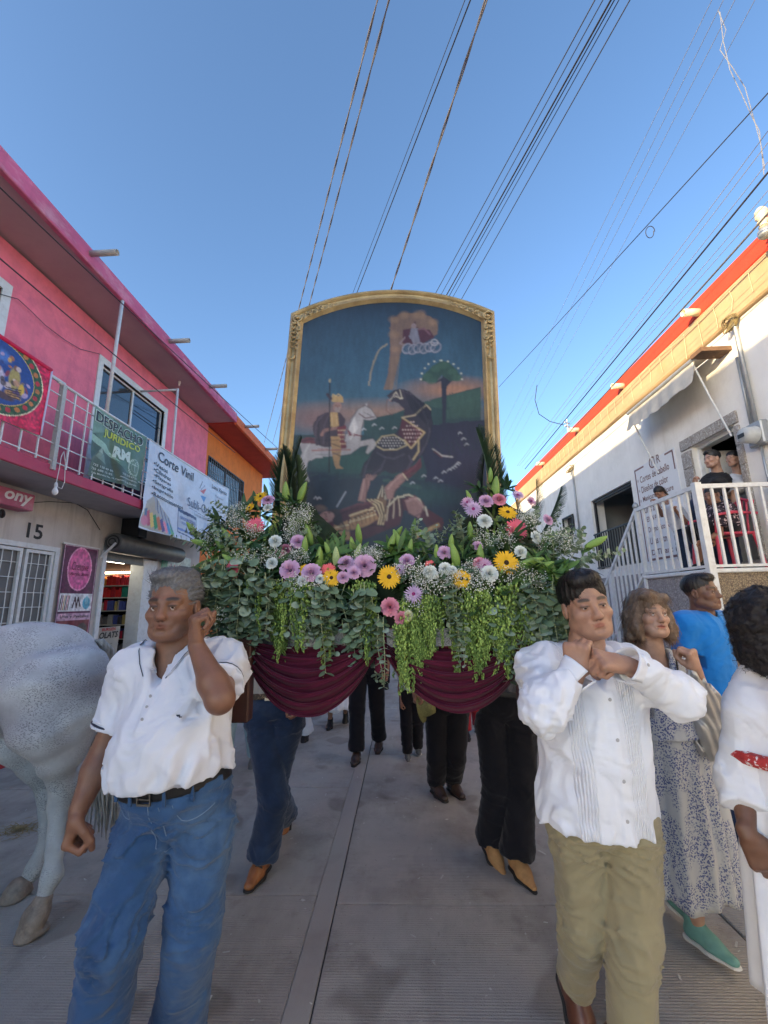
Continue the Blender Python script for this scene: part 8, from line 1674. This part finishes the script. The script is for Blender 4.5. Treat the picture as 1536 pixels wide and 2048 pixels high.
def leafy_me(seed, mat, n=7, L_=.12, W=.017, up=True):
    rr = random.Random(seed); b = MB()
    for i in range(n):
        a = rr.uniform(0,6.28); d = Vector((math.cos(a)*.8, math.sin(a)*.8, rr.uniform(-.3,1.0) if up else rr.uniform(-1,.3))); leaf_quads(b, Vector((0,0,0)), d, Vector((0,0,1)), L_*rr.uniform(.6,1.1), W*rr.uniform(.7,1.2), .25, 5, rr.uniform(0,.4))
    return b.me('leaf_spray', mat, True)
def frond_me(seed, L_=.62, W=.17):
    b = MB(); rr = random.Random(seed); P = [Vector((0, .16*t*t*L_, L_*t)) for t in np.linspace(0,1,20)]; b.tube(P, [.005*(1-.7*i/19) for i in range(20)], 5, cap=False)
    for i in range(120):
        t = .06+.93*i/120; k = t*19; c = P[int(k)].lerp(P[min(19,int(k)+1)], k-int(k)); l = W*(math.sin(math.pi*(.16+.80*t))**.7)*rr.uniform(.92,1.05)
        for s in (-1,1):
            d = Vector((s*.62, -.22+rr.uniform(-.08,.08), .78+.25*t)).normalized(); e = c+d*l; w = d.cross(Vector((0,1,0))).normalized()*.0075; b.add([c-w, c+w, e+w*.2, e-w*.2], [(0,1,2,3)])
    return b.me('palm_frond', m_palm)
def orient(o, loc, zdir, scale=1, spin=0.0):
    q = Vector(zdir).to_track_quat('Z', 'Y'); o.rotation_mode = 'QUATERNION'; from mathutils import Quaternion
    o.rotation_quaternion = q @ Quaternion((0,0,1), spin); o.location = Vector(loc); o.scale = (scale,)*3
def fy_(px, py):          # how deep the front of the arrangement lies at a pixel row
    return 1.80+(max(0, 1150-py)/170)*.42
arrs = {}
for nm_, lb in (('L','tall left mound of mixed flowers with pink gerberas on the carried platform'),('R','tall right mound of mixed flowers with yellow gerberas on the carried platform'),('C','low front garland of flowers and trailing greenery hanging over the maroon swags')):
    arrs[nm_] = empty('flower_arrangement', (0,0,0), lb, 'flower arrangement')
def arr_for(px, py): return arrs['C'] if py > 1148 or 668 < px < 885 else (arrs['L'] if px < 770 else arrs['R'])
_pools = {}
def pool(key, fn, n):
    if key not in _pools: _pools[key] = [fn(i) for i in range(n)]
    return random.choice(_pools[key])
def place(name, me, px, py, Y, zdir, scale=1, spin=None, parent=None):
    o = link(name, me, parent or arr_for(px, py)); orient(o, at(px, py, Y), zdir, scale, random.uniform(0,6.28) if spin is None else spin); return o
# hidden core of moss and stems
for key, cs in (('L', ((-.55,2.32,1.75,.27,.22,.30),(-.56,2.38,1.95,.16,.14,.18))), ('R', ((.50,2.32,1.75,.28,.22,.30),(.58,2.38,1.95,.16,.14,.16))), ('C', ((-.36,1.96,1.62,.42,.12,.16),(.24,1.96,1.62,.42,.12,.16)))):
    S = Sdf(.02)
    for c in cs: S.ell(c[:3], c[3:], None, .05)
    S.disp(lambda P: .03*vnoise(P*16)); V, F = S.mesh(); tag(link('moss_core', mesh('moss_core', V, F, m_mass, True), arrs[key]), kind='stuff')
# blooms read off the photograph: (kind, px, py, diameter px, facing x, facing z)
G = {k: [gerbera_me(m, i) for i in range(3)] for k, m in (('gy',m_yel_),('gp',m_pnk),('gc',m_cor))}; G['mu'] = [gerbera_me(m_mum, i, mum=True) for i in range(2)]; G['ml'] = [gerbera_me(m_lil, i+5, mum=True) for i in range(2)]
RO = {k: [rose_me(m, i, open_=o_) for i in range(3)] for k, m, o_ in (('ll',m_lil,1.0),('lw',m_whi,.85),('rp',m_rose,.85),('cr',m_crm,.75),('du',m_dus,.8))}
CE = {'gy': centre_me(m_eye, .10), 'gp': centre_me(m_eyy, .08), 'gc': centre_me(m_eyy, .08), 'mu': centre_me(m_eyp, .11, .1), 'ml': centre_me(m_eyp, .09, .1)}
blooms = [('gp',511,1052,46,.1,.35),('gp',466,1140,46,-.7,.1),('gy',521,994,30,-.2,.6),('gy',500,1016,24,-.6,.5),('ll',536,1001,26,0,.7),('lw',536,1016,26,0,.6),('lw',551,1083,34,.1,.3),('ll',596,1084,30,.2,.3),('ll',580,1140,36,0,.25),('lw',544,1127,30,-.1,.4),('ll',623,1146,36,.1,.4),('gc',656,1139,36,0,.6),('gy',663,1156,42,.1,.2),('gy',607,1140,26,-.4,.4),('du',571,1100,26,0,.3),('ll',692,1127,30,0,.4),('ll',729,1132,40,.1,.15),('gy',778,1154,48,.1,.1),('lw',606,1162,28,0,.3),('ll',686,1155,22,.2,.1),
 ('mu',946,1019,38,.0,.1),('ml',935,1006,30,-.4,.4),('ll',972,1003,28,.1,.4),('rp',998,1000,28,.1,.4),('mu',1035,992,30,.1,.6),('ml',1061,1003,30,.5,.3),('gy',1015,1026,40,.1,.75),('lw',969,1043,34,0,.3),('gp',1032,1059,46,.15,.1),('lw',1071,1075,30,.5,.2),('lw',1041,1105,32,.2,.2),('gy',1012,1126,56,.05,.15),('ml',969,1132,34,-.1,.3),('rp',958,1126,24,-.3,.4),('lw',979,1148,38,.0,.15),('gy',923,1158,42,-.1,.25),('lw',860,1145,36,0,.1),('gc',860,1129,24,0,.7),('lw',890,1138,32,0,.2),('ll',814,1123,30,-.2,.3),('mu',827,1188,38,0,.05),('ll',889,1106,26,0,.3),('rp',780,1214,36,-.1,.05),('rp',803,1236,28,.1,-.3),('cr',816,1231,24,.4,.1),('ll',708,1146,24,.1,.3),('lw',640,1158,24,0,.2),('rp',560,1108,22,.1,.3),('ll',1095,1040,24,.5,.3),('lw',905,1140,22,0,.2),('mu',800,1140,28,-.1,.3),('ll',955,1093,22,.1,.3)]
for k, (kd, px, py, dia, fx, fz) in enumerate(blooms):
    Y = fy_(px, py)-.045; size = dia/(888/Y)*(.98 if kd != 'lw' else .86)*random.uniform(.9,1.06); d = Vector((fx, -1, fz)).normalized()
    nmz = 'gerbera' if kd[0] == 'g' else ('chrysanthemum' if kd in ('mu','ml') else ('rose' if kd in ('rp','cr') else 'lisianthus'))
    o = place(nmz, random.choice(G[kd] if kd in G else RO[kd]), px, py, Y, d, size)
    if kd in CE: c = link('flower_centre', CE[kd], o)
BU = [bud_me(m_bud, i) for i in range(2)]+[bud_me(M('pale_lily_bud', (.36,.46,.20), .45, .2, 30), 5)]
buds = [(385,1057,34,-.6,.8),(403,1084,40,-1,.25),(454,1071,36,-.5,.8),(459,1120,36,-.7,.6),(481,1123,38,-.9,.35),(573,985,44,.02,1),(606,985,44,.45,1),(618,1070,42,-.25,1),(611,1092,38,.1,1),(637,1118,48,.1,1),(674,1116,44,0,1),(719,1068,40,-.05,1),(703,1092,36,-.1,1),(783,1085,40,.35,1),(794,1068,36,.6,.8),(716,1104,34,.3,1),(990,980,54,.1,1),(980,950,30,.0,1),(937,994,28,-.4,1),(940,1062,36,.0,1),(902,1086,34,.1,1),(910,1112,50,-.2,1),(873,1106,34,0,1),(962,1112,46,.02,1),(842,1067,40,-.8,.6),(796,1080,44,-.4,1),(1063,1123,46,1,.2),(1090,1129,34,1,.3),(1098,1076,40,.9,.4),(1192,1083,44,1,.5),(1127,1159,40,1,-.1),(905,1138,24,0,1),(1002,1146,16,.2,.5),(820,1095,34,.2,1),(655,1098,30,-.3,1)]
for px, py, L_, dx, dz in buds:
    Y = fy_(px, py)-.035; s = L_/(888/Y)*1.1; d = Vector((dx,-.25,dz)).normalized(); p0 = at(px, py, Y)-d*s*.5; o = link('lily_bud', BU[2] if px in (674,716) else random.choice(BU[:2]), arr_for(px, py)); orient(o, p0, d, s, random.uniform(0,6))
    b = MB(); q = p0+Vector((-dx*.08, .06, -.13)); b.tube([q, (p0+q)/2+Vector((dx*.02,.0,-.01)), p0], .0028, 5, cap=False)
    for k in range(2): leaf_quads(b, q.lerp(p0,.5+.3*k), Vector((dx+random.uniform(-1,1), random.uniform(-.6,.1), .5+random.uniform(-.3,.5))), Vector((0,-1,.3)), random.uniform(.05,.085), .0085, .2, 4)
    so = b.build('stem', m_lf, None, True); so.parent = o; so.matrix_parent_inverse = (Matrix.LocRotScale(o.location, o.rotation_quaternion, o.scale)).inverted()
# eucalyptus: (px, py, n, spread px x, y, hang)
def scat(cx, cy, sx, sy): return cx+random.uniform(-sx,sx), cy+random.uniform(-sy,sy)
EU = [euc_me(i, .27, 10, .026) for i in range(4)]; EUs = [euc_me(20+i, .24, 11, .018, silver=.5) for i in range(3)]; EUu = [euc_me(40+i, .20, 8, .022, hang=False) for i in range(3)]
for cx, cy, n, sx, sy, meshes, dz, dmin in ((420,1140,12,34,40,EU,-1,0),(540,1150,10,40,18,EU,-1,0),(640,1160,8,50,12,EU,-1,0),(880,1165,8,60,12,EU,-1,0),(1120,1180,8,24,26,EU,-1,0),(455,1150,26,62,48,EU,-1,0),(440,1200,6,38,18,EUs,-1,0),(500,1200,7,30,30,EU,-1,0),(690,1180,18,60,22,EU,-1,0),(690,1225,8,60,20,EUs,-1,0),(745,1235,5,22,16,EUs,-1,0),(1070,1190,22,55,32,EU,-1,0),(1110,1215,7,26,26,EUs,-1,0),(960,1185,4,22,12,EU,-1,0),(930,1215,4,18,12,EUs,-1,0),(1080,1160,6,40,14,EU,-1,0),(640,1180,4,20,10,EUs,-1,0)):
    for _ in range(n):
        px, py = scat(cx, cy, sx, sy); o = place('eucalyptus_sprig', random.choice(meshes), px, py, 1.80-.04+random.uniform(-.03,.05), (random.uniform(-.25,.25), -.12+random.uniform(-.2,.1), 1), random.uniform(.75,1.1))
for cx, cy, n, sx, sy, dx in ((430,1085,10,30,25,-.8),(455,1035,5,22,18,-.6),(1130,1100,12,30,28,.9),(1100,1055,7,26,20,.7),(1170,1110,5,20,14,1.2),(610,1075,5,30,14,.1),(850,1090,5,30,12,0),(930,1075,4,24,12,-.1),(1000,1090,5,40,20,.1),(520,1110,6,50,24,-.2)):
    for _ in range(n): px, py = scat(cx, cy, sx, sy); place('eucalyptus_sprig', random.choice(EUu), px-dx*14, py+16, fy_(px,py)+random.uniform(-.02,.06), (dx+random.uniform(-.4,.4), random.uniform(-.5,.1), .7), random.uniform(.5,.85))
# trailing green amaranth
ST = [strand_me(i, .27, 120) for i in range(5)]+[strand_me(9+i, .27, 120, True) for i in range(3)]
for cx, cy, n, sx, sy, ls in ((580,1170,28,38,14,.95),(560,1210,8,16,14,.80),(600,1160,10,24,8,.7),(725,1170,14,20,10,1.0),(735,1210,8,16,10,.9),(830,1210,46,38,24,1.05),(815,1262,18,24,14,.85),(865,1190,12,26,10,.8),(930,1190,26,40,14,1.1),(1000,1190,56,68,24,1.08),(985,1232,30,56,18,.95),(1060,1225,24,32,18,.95),(1110,1170,10,30,10,.6),(650,1185,6,22,10,.8),(660,1240,3,6,8,.9),(520,1175,8,22,12,.7),(470,1160,6,30,8,.5)):
    for _ in range(n): px, py = scat(cx, cy, sx, sy); place('amaranth_strand', random.choice(ST), px, py, 1.80+random.uniform(-.05,.06), (random.uniform(-.12,.12), random.uniform(-.15,.05), 1), ls*random.uniform(.6,1.08))
# upright green amaranth and leaf sprays inside the mounds
for cx, cy, n, sx, sy in ((560,1040,12,34,20),(610,1045,8,20,12),(975,1075,10,36,14),(940,1095,6,24,10),(530,1090,5,20,10),(660,1120,5,40,8),(1000,1050,5,30,10),(520,1010,4,16,10)):
    for _ in range(n): px, py = scat(cx, cy, sx, sy); place('amaranth_strand', random.choice(ST), px, py-8, fy_(px,py)-.01, (random.uniform(-.5,.5), random.uniform(.0,.5), 1), random.uniform(.22,.36))
LS = [leafy_me(i, m_lf) for i in range(3)]; LD = [leafy_me(i+7, m_lfd, 9, .11, .014) for i in range(3)]
for cx, cy, n, sx, sy, mm in ((500,1080,16,70,50,LD),(560,1050,8,60,40,LD),(600,1120,14,90,30,LD),(780,1130,18,110,20,LD),(950,1110,18,80,40,LD),(1040,1090,14,60,50,LD),(700,1190,14,120,25,LD),(1000,1200,16,110,30,LD),(480,1180,14,70,30,LD),(1070,1140,8,45,12,LS),(1100,1150,7,30,12,LS),(700,1105,8,40,12,LS),(810,1100,6,30,12,LS),(440,1100,5,30,20,LS),(1000,990,5,50,14,LD),(560,1005,5,40,14,LD),(850,1150,8,60,20,LD),(640,1150,8,60,16,LD)):
    for _ in range(n): px, py = scat(cx, cy, sx, sy); place('leaf_spray', random.choice(mm), px, py, fy_(px,py)+random.uniform(.0,.07), (random.uniform(-.5,.5), random.uniform(-1,.1), .6), random.uniform(.6,1.15))
# baby's breath
GY = [gyp_me(i) for i in range(4)]
for cx, cy, n, sx, sy in ((590,1030,9,36,18),(470,1030,5,24,20),(560,1065,5,30,12),(520,1120,7,36,16),(590,1120,7,26,12),(600,1165,4,24,8),(640,1170,4,20,8),(720,1120,6,30,12),(820,1150,8,26,12),(870,1160,5,20,10),(940,1140,5,30,12),(1000,1080,6,36,10),(1060,1045,7,26,16),(1100,1080,6,26,14),(905,1165,5,20,10),(760,1110,4,24,10),(1130,1090,4,18,12),(960,1165,4,20,8),(420,1090,3,14,12),(500,1060,4,20,14),(1020,1150,3,20,8),(630,1225,2,8,8),(445,1235,2,8,6),(830,1215,2,8,8),(1090,1165,3,20,8)):
    for _ in range(n): px, py = scat(cx, cy, sx, sy); place('baby_breath', random.choice(GY), px, py, fy_(px,py)-.025+random.uniform(-.02,.02), (random.uniform(-.4,.4), -.6, 1), random.uniform(.6,1.05))
# palm fronds behind each mound
FR = [frond_me(0), frond_me(1, .5, .12)]
for px, py, sc_, dx, key, Y in ((576,1040,.80,-.02,'L',2.30),(592,1050,.66,.12,'L',2.34),(560,1040,.64,-.12,'L',2.30),(580,1045,.74,.03,'L',2.38),(988,1040,.84,.03,'R',2.30),(972,1050,.66,-.10,'R',2.34),(1004,1045,.72,.14,'R',2.30),(992,1045,.78,.06,'R',2.38),(1062,1075,.55,.35,'R',2.40),(1075,1080,.55,.75,'R',2.42),(1040,1080,.5,.1,'R',2.42)):
    o = link('palm_frond', FR[0], arrs[key]); orient(o, at(px, py, Y), (dx, .0, 1), sc_, random.uniform(-.3,.3)+math.pi*0)
